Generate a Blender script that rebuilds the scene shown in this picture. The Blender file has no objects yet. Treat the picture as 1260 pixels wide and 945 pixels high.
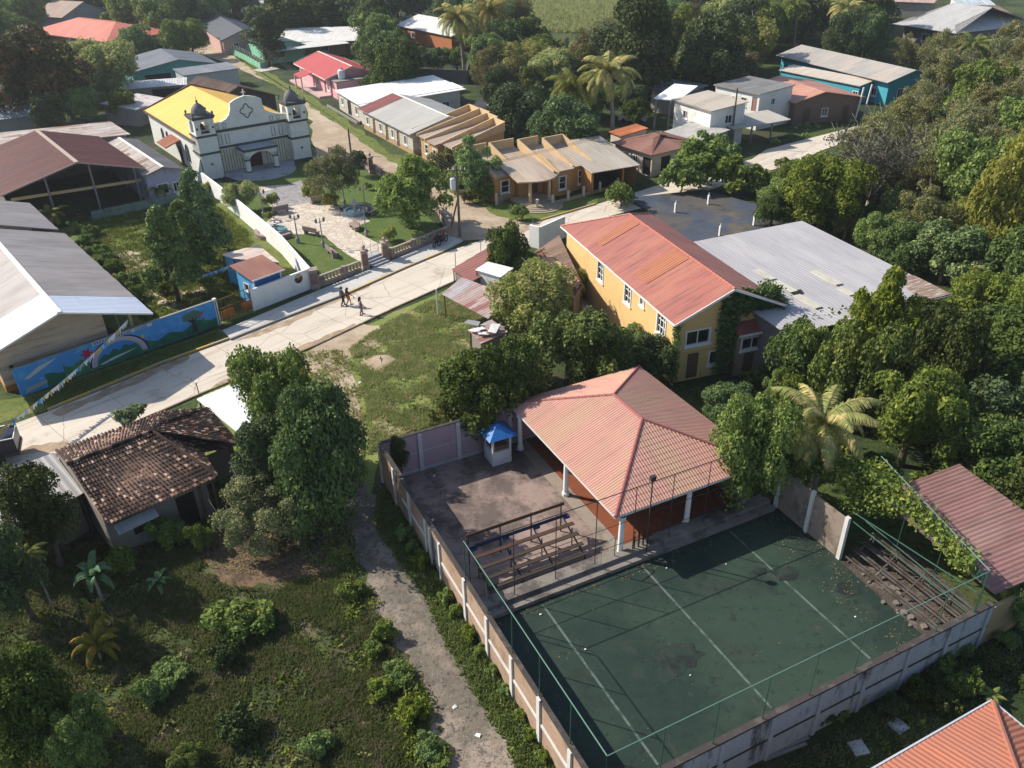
import bpy, bmesh, math, random
import numpy as np
from mathutils import Vector, Matrix
random.seed(7); RNG = np.random.default_rng(7)
S = bpy.context.scene; COL = S.collection
R = math.radians
# ------------------------------------------------------------------ measured camera
H = 30.0; F = 1019.0; PIT = R(30.945); ROLL = R(1.116)
_cp, _sp, _cr, _sr = math.cos(PIT), math.sin(PIT), math.cos(ROLL), math.sin(ROLL)
FW = (0, _cp, -_sp); RT = (_cr, -_sr*_sp, -_sr*_cp); DN = (-_sr, -_cr*_sp, -_cr*_cp)
def U(px, py, z=0.0):
    """point of the plane at height z that was measured at pixel px,py of the photo"""
    u = (px-630)/F; v = (py-472.5)/F
    d = [FW[i]+u*RT[i]+v*DN[i] for i in range(3)]
    t = (z-H)/d[2]
    return Vector((d[0]*t, d[1]*t, z))
def PX(x, y, z):
    w = (x, y, z-H); D = sum(a*b for a, b in zip(w, FW))
    if D < 1: return (-9999, -9999, D)
    return (630+F*sum(a*b for a, b in zip(w, RT))/D, 472.5+F*sum(a*b for a, b in zip(w, DN))/D, D)
cam = bpy.data.cameras.new('camera'); co = bpy.data.objects.new('camera', cam); COL.objects.link(co)
cam.sensor_width = 36; cam.lens = 36*F/1260; cam.clip_end = 5000; cam.clip_start = .5
co.matrix_world = Matrix.Translation((0, 0, H)) @ Matrix(((RT[0], -DN[0], -FW[0]), (RT[1], -DN[1], -FW[1]), (RT[2], -DN[2], -FW[2]))).to_4x4()
S.camera = co
HAZE = .0002
# ------------------------------------------------------------------ light
SD = Vector((-.93, .36, 0)).normalized(); EL = R(38)
sd = Vector((SD.x*math.cos(EL), SD.y*math.cos(EL), math.sin(EL)))
sl = bpy.data.lights.new('sun', 'SUN'); sl.energy = 4.7; sl.angle = R(.53); sl.color = (1, .93, .82)
so = bpy.data.objects.new('sun', sl); COL.objects.link(so); so.rotation_euler = sd.to_track_quat('Z', 'Y').to_euler()
W = bpy.data.worlds.new('World'); S.world = W; W.use_nodes = True
nt = W.node_tree; bg = nt.nodes['Background']; sk = nt.nodes.new('ShaderNodeTexSky'); sk.sky_type = 'NISHITA'; sk.sun_disc = False
sk.sun_elevation = EL; sk.sun_rotation = math.atan2(SD.x, SD.y); sk.air_density = 1.0; sk.dust_density = 1.0
nt.links.new(sk.outputs[0], bg.inputs[0]); bg.inputs[1].default_value = .12
S.view_settings.view_transform = 'Standard'; S.view_settings.look = 'None'; S.view_settings.exposure = .6; S.view_settings.gamma = 1
S.render.engine = 'CYCLES'
S.cycles.max_bounces = 4; S.cycles.diffuse_bounces = 2; S.cycles.glossy_bounces = 2; S.cycles.transmission_bounces = 2; S.cycles.transparent_max_bounces = 4
# ------------------------------------------------------------------ materials
def srgb(r, g, b):
    f = lambda c: (c/255/12.92 if c/255 <= .04045 else ((c/255+.055)/1.055)**2.4)
    return (f(r), f(g), f(b))
class NT:
    def __init__(s, name):
        s.m = bpy.data.materials.new(name); s.m.use_nodes = True; s.t = s.m.node_tree
        s.b = s.t.nodes['Principled BSDF']; s.out = s.t.nodes['Material Output']
    def n(s, ty, **k):
        x = s.t.nodes.new(ty)
        for a, v in k.items(): setattr(x, a, v)
        return x
    def l(s, a, b): s.t.links.new(a, b)
    def math(s, op, a, b=None, c=None):
        x = s.n('ShaderNodeMath', operation=op)
        for i, v in enumerate((a, b, c)):
            if v is None: continue
            if isinstance(v, (int, float)): x.inputs[i].default_value = v
            else: s.l(v, x.inputs[i])
        return x.outputs[0]
    def mix(s, f, a, b, bt='MIX'):
        x = s.n('ShaderNodeMix', data_type='RGBA', blend_type=bt)
        for i, v in ((0, f), (6, a), (7, b)):
            if isinstance(v, (int, float)): x.inputs[i].default_value = v
            elif isinstance(v, tuple): x.inputs[i].default_value = (*v, 1)
            else: s.l(v, x.inputs[i])
        return x.outputs[2]
    def noise(s, vec, scale, detail=4, rough=.6, lo=.4, hi=.6, dist=0):
        x = s.n('ShaderNodeTexNoise'); x.inputs['Scale'].default_value = scale; x.inputs['Detail'].default_value = detail
        x.inputs['Roughness'].default_value = rough; x.inputs['Distortion'].default_value = dist; s.l(vec, x.inputs['Vector'])
        r = s.n('ShaderNodeMapRange', interpolation_type='SMOOTHSTEP'); r.inputs[1].default_value = lo; r.inputs[2].default_value = hi
        s.l(x.outputs[0], r.inputs[0]); return r.outputs[0], x.outputs[0]
    def map(s, vec, sc=(1, 1, 1), loc=(0, 0, 0), rot=(0, 0, 0)):
        x = s.n('ShaderNodeMapping'); x.inputs[1].default_value = loc; x.inputs[2].default_value = rot; x.inputs[3].default_value = sc
        s.l(vec, x.inputs[0]); return x.outputs[0]
    def coord(s, w='Object'): return s.n('ShaderNodeTexCoord').outputs[w]
    def bump(s, h, strength=.5, dist=.02, nrm=None):
        x = s.n('ShaderNodeBump'); x.inputs['Strength'].default_value = strength; x.inputs['Distance'].default_value = dist
        s.l(h, x.inputs['Height']);
        if nrm: s.l(nrm, x.inputs['Normal'])
        return x.outputs[0]
    def fin(s, col, rough=.85, nrm=None, spec=.3, metal=0):
        if isinstance(col, tuple): s.b.inputs['Base Color'].default_value = (*col, 1)
        else: s.l(col, s.b.inputs['Base Color'])
        s.b.inputs['Roughness'].default_value = rough; s.b.inputs['Specular IOR Level'].default_value = spec; s.b.inputs['Metallic'].default_value = metal
        if nrm: s.l(nrm, s.b.inputs['Normal'])
        return s.m
_mats = {}
def mul(c, k): return tuple(min(1, x*k) for x in c)
def surf(name, base, layers=(), rough=.85, bump=(30, .3, .01), spec=.25, coord='Object', metal=0, var=.12):
    """base colour + layers (colour, scale, lo, hi, stretch, strength)"""
    if name in _mats: return _mats[name]
    t = NT(name); v = t.coord(coord)
    _, f = t.noise(v, 1.7, 5, .65)
    c = t.mix(f, mul(base, 1-var*1.6), mul(base, 1+var*1.3))
    for L in layers:
        L = list(L)+[None]*(6-len(L)); col, sc, lo, hi, st, k = L
        vv = t.map(v, st or (1, 1, 1), (sc*3.1, sc*1.7, 2.2))
        m, _ = t.noise(vv, sc, 6, .65, lo, hi)
        if k: m = t.math('MULTIPLY', m, k)
        c = t.mix(m, c, col)
    nr = None
    if bump:
        _, h = t.noise(v, bump[0], 4, .7); nr = t.bump(h, bump[1], bump[2])
    _mats[name] = t.fin(c, rough, nr, spec, metal); return _mats[name]
def plaster(name, base, dirt=(.12, .10, .08), amt=.45, streak=.35):
    return surf(name, base, [(mul(base, .72), 1.1, .5, .75, None, .6), (dirt, 2.2, .56, .8, (1, 1, .22), streak*1.2), (dirt, .55, .55, .8, None, amt*.5)], rough=.9, bump=(22, .25, .01), var=.07)
def roofm(name, base, c2=None, rust=None, rust_amt=.5, stain=(.08, .06, .05), stain_amt=.35, rough=.55, sheet=.9, metal=0, sv=.16, spec=.35):
    """metal / cement sheet roof: UV in metres, u along the eave, v up the slope"""
    if name in _mats: return _mats[name]
    t = NT(name); uv = t.coord('UV'); sp = t.n('ShaderNodeSeparateXYZ'); t.l(uv, sp.inputs[0])
    iu = t.math('FLOOR', t.math('DIVIDE', sp.outputs[0], sheet)); iv = t.math('FLOOR', t.math('DIVIDE', t.math('ADD', sp.outputs[1], t.math('MULTIPLY', iu, .37)), 2.7))
    cb = t.n('ShaderNodeCombineXYZ'); t.l(iu, cb.inputs[0]); t.l(iv, cb.inputs[1])
    wn = t.n('ShaderNodeTexWhiteNoise', noise_dimensions='3D'); t.l(cb.outputs[0], wn.inputs[0])
    c = t.mix(wn.outputs[0], mul(base, 1-sv), mul(base, 1+sv))
    if c2:
        m, _ = t.noise(t.map(uv, (1, .35, 1)), .35, 3, .6, .42, .62); c = t.mix(m, c, c2)
    m, _ = t.noise(t.map(uv, (3.2, .28, 1)), 1.0, 6, .7, .46, .72); c = t.mix(t.math('MULTIPLY', m, stain_amt), c, stain)
    if rust:
        m, _ = t.noise(t.map(uv, (1.6, .45, 1), (4, 7, 0)), .55, 6, .7, .62-rust_amt*.28, .72-rust_amt*.2)
        m2, _ = t.noise(t.map(cb.outputs[0], (1, 1, 1), (.5, .5, 0)), .9, 2, .5, .45, .6)
        c = t.mix(t.math('MULTIPLY', m, t.math('ADD', t.math('MULTIPLY', m2, .6), .35)), c, rust)
    _, h = t.noise(uv, 14, 3, .6); nr = t.bump(h, .15, .01)
    _mats[name] = t.fin(c, rough, nr, spec, metal); return _mats[name]
def leafm(name, c1, c2, c3=None, amt3=.15, trans=.28):
    if name in _mats: return _mats[name]
    t = NT(name); g = t.n('ShaderNodeNewGeometry'); oi = t.n('ShaderNodeObjectInfo')
    c = t.mix(g.outputs['Random Per Island'], c1, c2)
    v = t.coord('Object'); m, _ = t.noise(v, .9, 3, .6, .42, .6); c = t.mix(t.math('MULTIPLY', m, .55), c, c2)
    if c3:
        m, _ = t.noise(v, 1.3, 3, .6, .66-amt3*.5, .70-amt3*.4); c = t.mix(m, c, c3)
    hs = t.n('ShaderNodeHueSaturation'); t.l(c, hs.inputs['Color'])
    t.l(t.math('ADD', t.math('MULTIPLY', oi.outputs['Random'], .035), .466), hs.inputs['Hue'])
    t.l(t.math('ADD', t.math('MULTIPLY', oi.outputs['Random'], .45), .80), hs.inputs['Value'])
    t.l(t.math('ADD', t.math('MULTIPLY', oi.outputs['Random'], -.25), 1.0), hs.inputs['Saturation'])
    t.fin(hs.outputs[0], .65, None, .15)
    tr = t.n('ShaderNodeBsdfTranslucent'); t.l(hs.outputs[0], tr.inputs[0]); mx = t.n('ShaderNodeMixShader'); mx.inputs[0].default_value = trans
    t.l(t.b.outputs[0], mx.inputs[1]); t.l(tr.outputs[0], mx.inputs[2]); t.l(mx.outputs[0], t.out.inputs[0])
    _mats[name] = t.m; return t.m
def island(name, cols, rough=.8, dirt=None):
    """tint that differs from tile to tile / stone to stone"""
    if name in _mats: return _mats[name]
    t = NT(name); g = t.n('ShaderNodeNewGeometry'); r = t.n('ShaderNodeValToRGB'); r.color_ramp.interpolation = 'LINEAR'
    e = r.color_ramp.elements
    while len(e) < len(cols): e.new(.5)
    for i, (p, c) in enumerate(cols): e[i].position = p; e[i].color = (*c, 1)
    t.l(g.outputs['Random Per Island'], r.inputs[0]); c = r.outputs[0]
    if dirt:
        m, _ = t.noise(t.coord(), .8, 5, .6, .42, .62); c = t.mix(t.math('MULTIPLY', m, .6), c, dirt)
    _mats[name] = t.fin(c, rough, None, .2); return _mats[name]
WHITE = plaster('white_plaster', (.72, .70, .66)); WHITEC = plaster('clean_white', (.76, .75, .72), amt=.15, streak=.15)
GLASS = surf('dark_glass', (.012, .014, .018), rough=.12, bump=None, spec=.6)
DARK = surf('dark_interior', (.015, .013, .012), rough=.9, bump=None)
FRAMEW = surf('white_frame', (.7, .69, .66), rough=.6, bump=None)
CONC = surf('grey_concrete', (.25, .235, .21), [((.12, .11, .10), 1.2, .5, .7, None, .5)], bump=(18, .3, .01))
WOOD = surf('old_wood', (.13, .075, .04), [((.25, .22, .19), 3, .5, .7, (1, 8, 8), .6)], rough=.85)
METALG = surf('grey_steel', (.22, .22, .21), rough=.5, bump=None, metal=.3)
BARK = surf('bark', (.13, .10, .075), [((.05, .04, .03), 3, .45, .65, (1, 1, .3))], rough=.95, bump=(12, .8, .05))
BARKP = surf('pale_bark', (.30, .26, .21), [((.13, .11, .09), 2, .45, .65, (1, 1, .4))], rough=.95, bump=(12, .6, .05))
# ------------------------------------------------------------------ mesh helpers
class MB:
    def __init__(s): s.v = []; s.f = []; s.uv = []
    def add(s, vs, fs, uvs=None):
        o = len(s.v); s.v += [tuple(v) for v in vs]
        for i, f in enumerate(fs):
            s.f.append(tuple(o+k for k in f)); s.uv.append(uvs[i] if uvs else [(vs[k][0], vs[k][1]) for k in f])
        return s
    def quad(s, a, b, c, d, uv=None): return s.add([a, b, c, d], [(0, 1, 2, 3)], [uv] if uv else None)
    def poly(s, ps): return s.add(ps, [tuple(range(len(ps)))])
    def box(s, x0, x1, y0, y1, z0, z1):
        v = [(x, y, z) for z in (z0, z1) for y in (y0, y1) for x in (x0, x1)]
        return s.add(v, [(0, 2, 3, 1), (4, 5, 7, 6), (0, 1, 5, 4), (2, 6, 7, 3), (0, 4, 6, 2), (1, 3, 7, 5)])
    def beam(s, p, q, w, h):
        """box of width w (horizontal) and height h from p to q"""
        p, q = Vector(p), Vector(q); d = (q-p).normalized(); up = Vector((0, 0, 1))
        if abs(d.z) > .95: up = Vector((1, 0, 0))
        a = d.cross(up).normalized()*w/2; b = a.cross(d).normalized()*h/2
        v = [p-a-b, p+a-b, p+a+b, p-a+b, q-a-b, q+a-b, q+a+b, q-a+b]
        return s.add(v, [(3, 2, 1, 0), (4, 5, 6, 7), (0, 1, 5, 4), (1, 2, 6, 5), (2, 3, 7, 6), (3, 0, 4, 7)])
    def prism(s, pts, z0, z1):
        n = len(pts); v = [(p[0], p[1], z0) for p in pts]+[(p[0], p[1], z1) for p in pts]
        return s.add(v, [tuple(range(n))[::-1], tuple(range(n, 2*n))]+[(i, (i+1) % n, n+(i+1) % n, n+i) for i in range(n)])
    def slab(s, pts, th):
        """convex 3D polygon given a thickness downward"""
        n = len(pts); v = [tuple(p) for p in pts]+[(p[0], p[1], p[2]-th) for p in pts]
        return s.add(v, [tuple(range(n)), tuple(range(n, 2*n))[::-1]]+[(i, n+i, n+(i+1) % n, (i+1) % n) for i in range(n)])
    def tube(s, pts, rs, n=8, cap=True):
        pts = [Vector(p) for p in pts]; rs = rs if isinstance(rs, (list, tuple)) else [rs]*len(pts); v = []; f = []
        for i, p in enumerate(pts):
            d = (pts[min(i+1, len(pts)-1)]-pts[max(i-1, 0)]).normalized(); a = d.cross(Vector((0, 0, 1)) if abs(d.z) < .9 else Vector((1, 0, 0))).normalized(); b = d.cross(a)
            for k in range(n):
                t = 2*math.pi*k/n; v.append(p+a*math.cos(t)*rs[i]+b*math.sin(t)*rs[i])
        for i in range(len(pts)-1):
            for k in range(n): f.append((i*n+k, i*n+(k+1) % n, (i+1)*n+(k+1) % n, (i+1)*n+k))
        if cap: f.append(tuple(range(n))[::-1]); f.append(tuple(range((len(pts)-1)*n, len(pts)*n)))
        return s.add(v, f)
    def lathe(s, prof, n=16, c=(0, 0), a0=0, a1=2*math.pi):
        full = abs(a1-a0-2*math.pi) < 1e-6; m = n if full else n+1; v = []; f = []
        for r, z in prof:
            for k in range(m):
                t = a0+(a1-a0)*k/n; v.append((c[0]+r*math.cos(t), c[1]+r*math.sin(t), z))
        for i in range(len(prof)-1):
            for k in range(n): f.append((i*m+k, i*m+(k+1) % m, (i+1)*m+(k+1) % m, (i+1)*m+k))
        return s.add(v, f)
    def wall_box(s, x0, x1, z0, z1, y, th=.03):
        return s.box(x0, x1, y-th, y, z0, z1)
    def build(s, name, m, parent=None, smooth=False, loc=None):
        me = bpy.data.meshes.new(name); me.from_pydata(s.v, [], s.f)
        uv = me.uv_layers.new(name='UVMap'); fl = [c for u in s.uv for p in u for c in p]; uv.data.foreach_set('uv', fl)
        me.materials.append(m)
        if smooth: me.polygons.foreach_set('use_smooth', [True]*len(me.polygons))
        o = bpy.data.objects.new(name, me); COL.objects.link(o)
        if parent: o.parent = parent
        if loc: o.location = loc
        return o
def npmesh(name, V, Fq, m, parent=None):
    """numpy verts (n,3) and faces (k,4) or (k,3)"""
    me = bpy.data.meshes.new(name); k = Fq.shape[1]
    me.vertices.add(len(V)); me.vertices.foreach_set('co', V.astype(np.float32).ravel())
    me.loops.add(Fq.size); me.loops.foreach_set('vertex_index', Fq.astype(np.int32).ravel())
    me.polygons.add(len(Fq)); me.polygons.foreach_set('loop_start', np.arange(0, Fq.size, k, dtype=np.int32))
    try: me.polygons.foreach_set('loop_total', np.full(len(Fq), k, dtype=np.int32))
    except Exception: pass
    me.update(calc_edges=True); me.validate(); me.materials.append(m)
    o = bpy.data.objects.new(name, me); COL.objects.link(o)
    if parent: o.parent = parent
    return o
def tag(o, label=None, cat=None, group=None, kind=None):
    if label: o['label'] = label
    if cat: o['category'] = cat
    if group: o['group'] = group
    if kind: o['kind'] = kind
    return o
def thing(name, label, cat, loc=(0, 0, 0), rz=0, group=None, kind=None):
    o = bpy.data.objects.new(name, None); COL.objects.link(o); o.location = loc; o.rotation_euler = (0, 0, rz); o.empty_display_size = .5
    return tag(o, label, cat, group, kind)
def dup(root, loc, rz=0, sc=(1, 1, 1), label=None, group=None):
    r = root.copy(); COL.objects.link(r); r.location = loc; r.rotation_euler = (0, 0, rz); r.scale = sc
    if label: r['label'] = label
    if group: r['group'] = group
    for ch in list(root.children):
        c = ch.copy(); COL.objects.link(c); c.parent = r
        for g in list(ch.children):
            d = g.copy(); COL.objects.link(d); d.parent = c
    return r
class Fr:
    """right-angled frame: origin + angle (degrees); converts measured points to local coordinates"""
    def __init__(s, o, ang): s.o = Vector(o); s.a = R(ang); s.c = math.cos(s.a); s.s = math.sin(s.a)
    def loc(s, p): x, y = p[0]-s.o.x, p[1]-s.o.y; return (x*s.c+y*s.s, -x*s.s+y*s.c)
    def wor(s, x, y, z=0): return Vector((s.o.x+x*s.c-y*s.s, s.o.y+x*s.s+y*s.c, s.o.z+z))
    def px(s, px, py, z=0): return s.loc(U(px, py, z))
    def plane(s, px, py, y):
        """where pixel px,py meets the vertical plane local-y = y: (x, z)"""
        d = U(px, py, 0)-Vector((0, 0, H)); c0 = s.loc((0, 0)); c1 = s.loc((d.x, d.y)); dy = c1[1]-c0[1]
        t = (y-c0[1])/dy; p = Vector((0, 0, H))+d*t
        return s.loc(p)[0], p.z
# ------------------------------------------------------------------ ribbed sheet roofs
def rib_plane(mb, poly, spacing=.3, amp=.025, per=4, step=None, stepamp=.02, lift=.0):
    """convex planar polygon, first edge = eave; ribs run up the slope"""
    P = [Vector(p) for p in poly]; o = P[0]; u = (P[1]-P[0]).normalized(); n = None
    for k in range(2, len(P)):
        c = u.cross(P[k]-P[0])
        if c.length > 1e-6: n = c.normalized(); break
    if n.z < 0: n = -n
    v = n.cross(u).normalized()
    if (sum((p for p in P), Vector())/len(P)-o).dot(v) < 0: v = -v
    Q = [((p-o).dot(u), (p-o).dot(v)) for p in P]
    umin, umax = min(q[0] for q in Q), max(q[0] for q in Q)
    def span(x):
        lo, hi = 1e9, -1e9
        for i in range(len(Q)):
            a, b = Q[i], Q[(i+1) % len(Q)]
            if abs(a[0]-b[0]) < 1e-9:
                if abs(a[0]-x) < 1e-6: lo = min(lo, a[1], b[1]); hi = max(hi, a[1], b[1])
                continue
            t = (x-a[0])/(b[0]-a[0])
            if -1e-9 <= t <= 1+1e-9:
                y = a[1]+t*(b[1]-a[1]); lo = min(lo, y); hi = max(hi, y)
        return lo, hi
    N = max(2, int((umax-umin)/spacing*per)); vs = []; fs = []; uvs = []
    prof = [0, 1, 1, 0] if per == 4 else [math.sin(2*math.pi*i/per)*.5+.5 for i in range(per)]
    vmax = max(q[1] for q in Q); nv = max(1, int(vmax/step)) if step else 1
    xs = [umin+(umax-umin)*i/N for i in range(N+1)]
    cols = []; rj = random.Random(int(abs(o.x*7+o.y*13))); sj = [(rj.uniform(-.007, .007), rj.uniform(0, .05)) for _ in range(N//(per*3)+2)]
    for i, x in enumerate(xs):
        x2 = min(max(x, umin+1e-5), umax-1e-5); lo, hi = span(x2)
        if hi < lo: lo = hi = 0
        col = []
        a = prof[i % per]*amp+lift; jl, je = sj[i//(per*3)]
        if not step: a += jl; lo = min(hi, lo-je)
        if not step:
            for y in (lo, hi): col.append((y, a))
        else:
            for j in range(nv+1):
                y0, y1 = j*step, (j+1)*step if j < nv else vmax
                y0c, y1c = min(max(y0, lo), hi), min(max(y1, lo), hi)
                col.append((y0c, a+stepamp)); col.append((y1c, a))
        cols.append((x2, col))
    m = len(cols[0][1]); base = len(vs)
    for x, col in cols:
        for y, h in col: vs.append(o+u*x+v*y+n*h)
    for i in range(len(cols)-1):
        for j in range(m-1):
            if cols[i][1][j][0] == cols[i][1][j+1][0] == cols[i+1][1][j][0] == cols[i+1][1][j+1][0] and (j % 2 == 0): continue
            k = [i*m+j, (i+1)*m+j, (i+1)*m+j+1, i*m+j+1]; fs.append(tuple(k))
            uvs.append([(cols[i][0]+o.x % 7, cols[i][1][j][0]), (cols[i+1][0]+o.x % 7, cols[i+1][1][j][0]), (cols[i+1][0]+o.x % 7, cols[i+1][1][j+1][0]), (cols[i][0]+o.x % 7, cols[i][1][j+1][0])])
    mb.add(vs, fs, uvs)
    return mb
FOOT = []   # world footprints, for keeping trees out
def planes_for(kind, x0, x1, y0, y1, ze, zr, rf=.5, ze2=None):
    ym = y0+(y1-y0)*rf; xm = x0+(x1-x0)*rf; e2 = ze if ze2 is None else ze2; h = min(ym-y0, y1-ym)
    if kind == 'gable': return [[(x0, y0, ze), (x1, y0, ze), (x1, ym, zr), (x0, ym, zr)], [(x1, y1, e2), (x0, y1, e2), (x0, ym, zr), (x1, ym, zr)]]
    if kind == 'gabley': return [[(x0, y1, ze), (x0, y0, ze), (xm, y0, zr), (xm, y1, zr)], [(x1, y0, e2), (x1, y1, e2), (xm, y1, zr), (xm, y0, zr)]]
    if kind in ('hip', 'hip0', 'hip1'):
        a = x0+h if kind in ('hip', 'hip0') else x0; b = x1-h if kind in ('hip', 'hip1') else x1
        out = [[(x0, y0, ze), (x1, y0, ze), (b, ym, zr), (a, ym, zr)], [(x1, y1, e2), (x0, y1, e2), (a, ym, zr), (b, ym, zr)]]
        if a > x0: out.append([(x0, y1, ze), (x0, y0, ze), (a, ym, zr)])
        if b < x1: out.append([(x1, y0, ze), (x1, y1, ze), (b, ym, zr)])
        return out
    if kind == 'shed': return [[(x0, y0, ze), (x1, y0, ze), (x1, y1, zr), (x0, y1, zr)]]
    if kind == 'shedx': return [[(x0, y1, ze), (x0, y0, ze), (x1, y0, zr), (x1, y1, zr)]]
def zof(planes, x, y):
    z = 1e9
    for p in planes:
        a, b, c = Vector(p[0]), Vector(p[1]), Vector(p[2]); n = (b-a).cross(c-a)
        if abs(n.z) < 1e-9: continue
        z = min(z, a.z-(n.x*(x-a.x)+n.y*(y-a.y))/n.z)
    return z
def wall_side(mb, p0, p1, planes, ops, drop, zb=0, reveal=.14, flat=None):
    """vertical wall p0->p1 (outside on the right-hand side), rectangular openings cut out"""
    p0, p1 = Vector((*p0, 0)), Vector((*p1, 0)); L = (p1-p0).length; u = (p1-p0)/L; n = Vector((u.y, -u.x, 0))
    top = lambda s: (flat if flat is not None else zof(planes, *(p0+u*s).to_2d())-drop)
    ops = [o for o in ops if o[0] > .02 and o[0]+o[2] < L-.02]
    zt = max([o[1]+o[3] for o in ops], default=zb)+.01
    zt = min(zt, min(top(L*i/12) for i in range(13))-.01) if ops else zb
    us = sorted(set([0, L]+[o[0] for o in ops]+[o[0]+o[2] for o in ops])); zs = sorted(set([zb, zt]+[min(zt, o[1]) for o in ops]+[min(zt, o[1]+o[3]) for o in ops]))
    pt = lambda s, z, d=0: tuple(p0+u*s+Vector((0, 0, z))-n*d)
    if ops:
        for i in range(len(us)-1):
            for j in range(len(zs)-1):
                cu, cz = (us[i]+us[i+1])/2, (zs[j]+zs[j+1])/2
                if zs[j+1]-zs[j] < 1e-4: continue
                if any(o[0] < cu < o[0]+o[2] and o[1] < cz < o[1]+o[3] for o in ops): continue
                mb.quad(pt(us[i], zs[j]), pt(us[i+1], zs[j]), pt(us[i+1], zs[j+1]), pt(us[i], zs[j+1]))
        for o in ops:
            a, b, c, d = o[0], o[0]+o[2], o[1], min(zt, o[1]+o[3])
            for (s0, z0, s1, z1) in ((a, c, a, d), (a, d, b, d), (b, d, b, c), (b, c, a, c)):
                mb.quad(pt(s0, z0), pt(s1, z1), pt(s1, z1, reveal), pt(s0, z0, reveal))
    N = 16
    bot = [pt(L, zt), pt(0, zt)]; tops = [pt(L*i/N, top(L*i/N)) for i in range(N+1)]
    for i in range(N): mb.quad(pt(L*i/N, zt), pt(L*(i+1)/N, zt), tops[i+1], tops[i])
    return u, n
def fit_out(parent, p0, p1, ops, reveal=.14, framem=None, doorm=None, sill=True):
    """frames, panes, doors set in the openings of a wall p0->p1; each a part"""
    p0, p1 = Vector((*p0, 0)), Vector((*p1, 0)); L = (p1-p0).length; u = (p1-p0)/L; n = Vector((u.y, -u.x, 0)); fm = framem or FRAMEW
    def bx(mb, s0, s1, z0, z1, d0, d1):
        v = [tuple(p0+u*s-n*d+Vector((0, 0, z))) for z in (z0, z1) for d in (d0, d1) for s in (s0, s1)]
        mb.add(v, [(0, 2, 3, 1), (4, 5, 7, 6), (0, 1, 5, 4), (2, 6, 7, 3), (0, 4, 6, 2), (1, 3, 7, 5)])
    for o in ops:
        s, z, w, h = o[:4]; k = o[4] if len(o) > 4 else 'w'
        if not (s > .02 and s+w < L-.02): continue
        if k[0] == 'w' or k[0] == 'g':
            m = MB(); t = .07; a, b = (-.05, reveal) if k[0] == 'w' else (.02, reveal)
            e = .012
            bx(m, s-t*.6, s+t, z-t*.6, z+h+t*.6, a, b-.02); bx(m, s+w-t, s+w+t*.6, z-t*.6, z+h+t*.6, a, b-.02)
            bx(m, s+t, s+w-t, z+h-t, z+h+t*.6-e, a+e, b-.03); bx(m, s+t, s+w-t, z-t*.6+e, z+t, a+e, b-.03)
            nb = max(1, int(k[1:2] or '2')); nz = int(k[2:3] or '1')
            for i in range(1, nb): c = s+w*i/nb; bx(m, c-.03, c+.03, z+t, z+h-t, .03, b-.04)
            for i in range(1, nz): c = z+h*i/nz; bx(m, s+t, s+w-t, c-.025, c+.025, .04, b-.05)
            if sill: bx(m, s-.12, s+w+.12, z-.16, z-t*.6, -.1, .02)
            f = m.build('window', fm, parent)
            g = MB(); bx(g, s+.01, s+w-.01, z+.01, z+h-.01, reveal-.03, reveal+.02); g.build('pane', GLASS, f)
        elif k[0] == 'd':
            g = MB(); bx(g, s+.01, s+w-.01, z, z+h-.01, reveal-.07, reveal+.02); g.build('door', doorm or WOOD, parent)
        elif k[0] == 'o':
            g = MB(); bx(g, s+.01, s+w-.01, z+.01, z+h-.01, reveal-.02, reveal+.03); g.build('doorway', DARK, parent)
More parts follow.
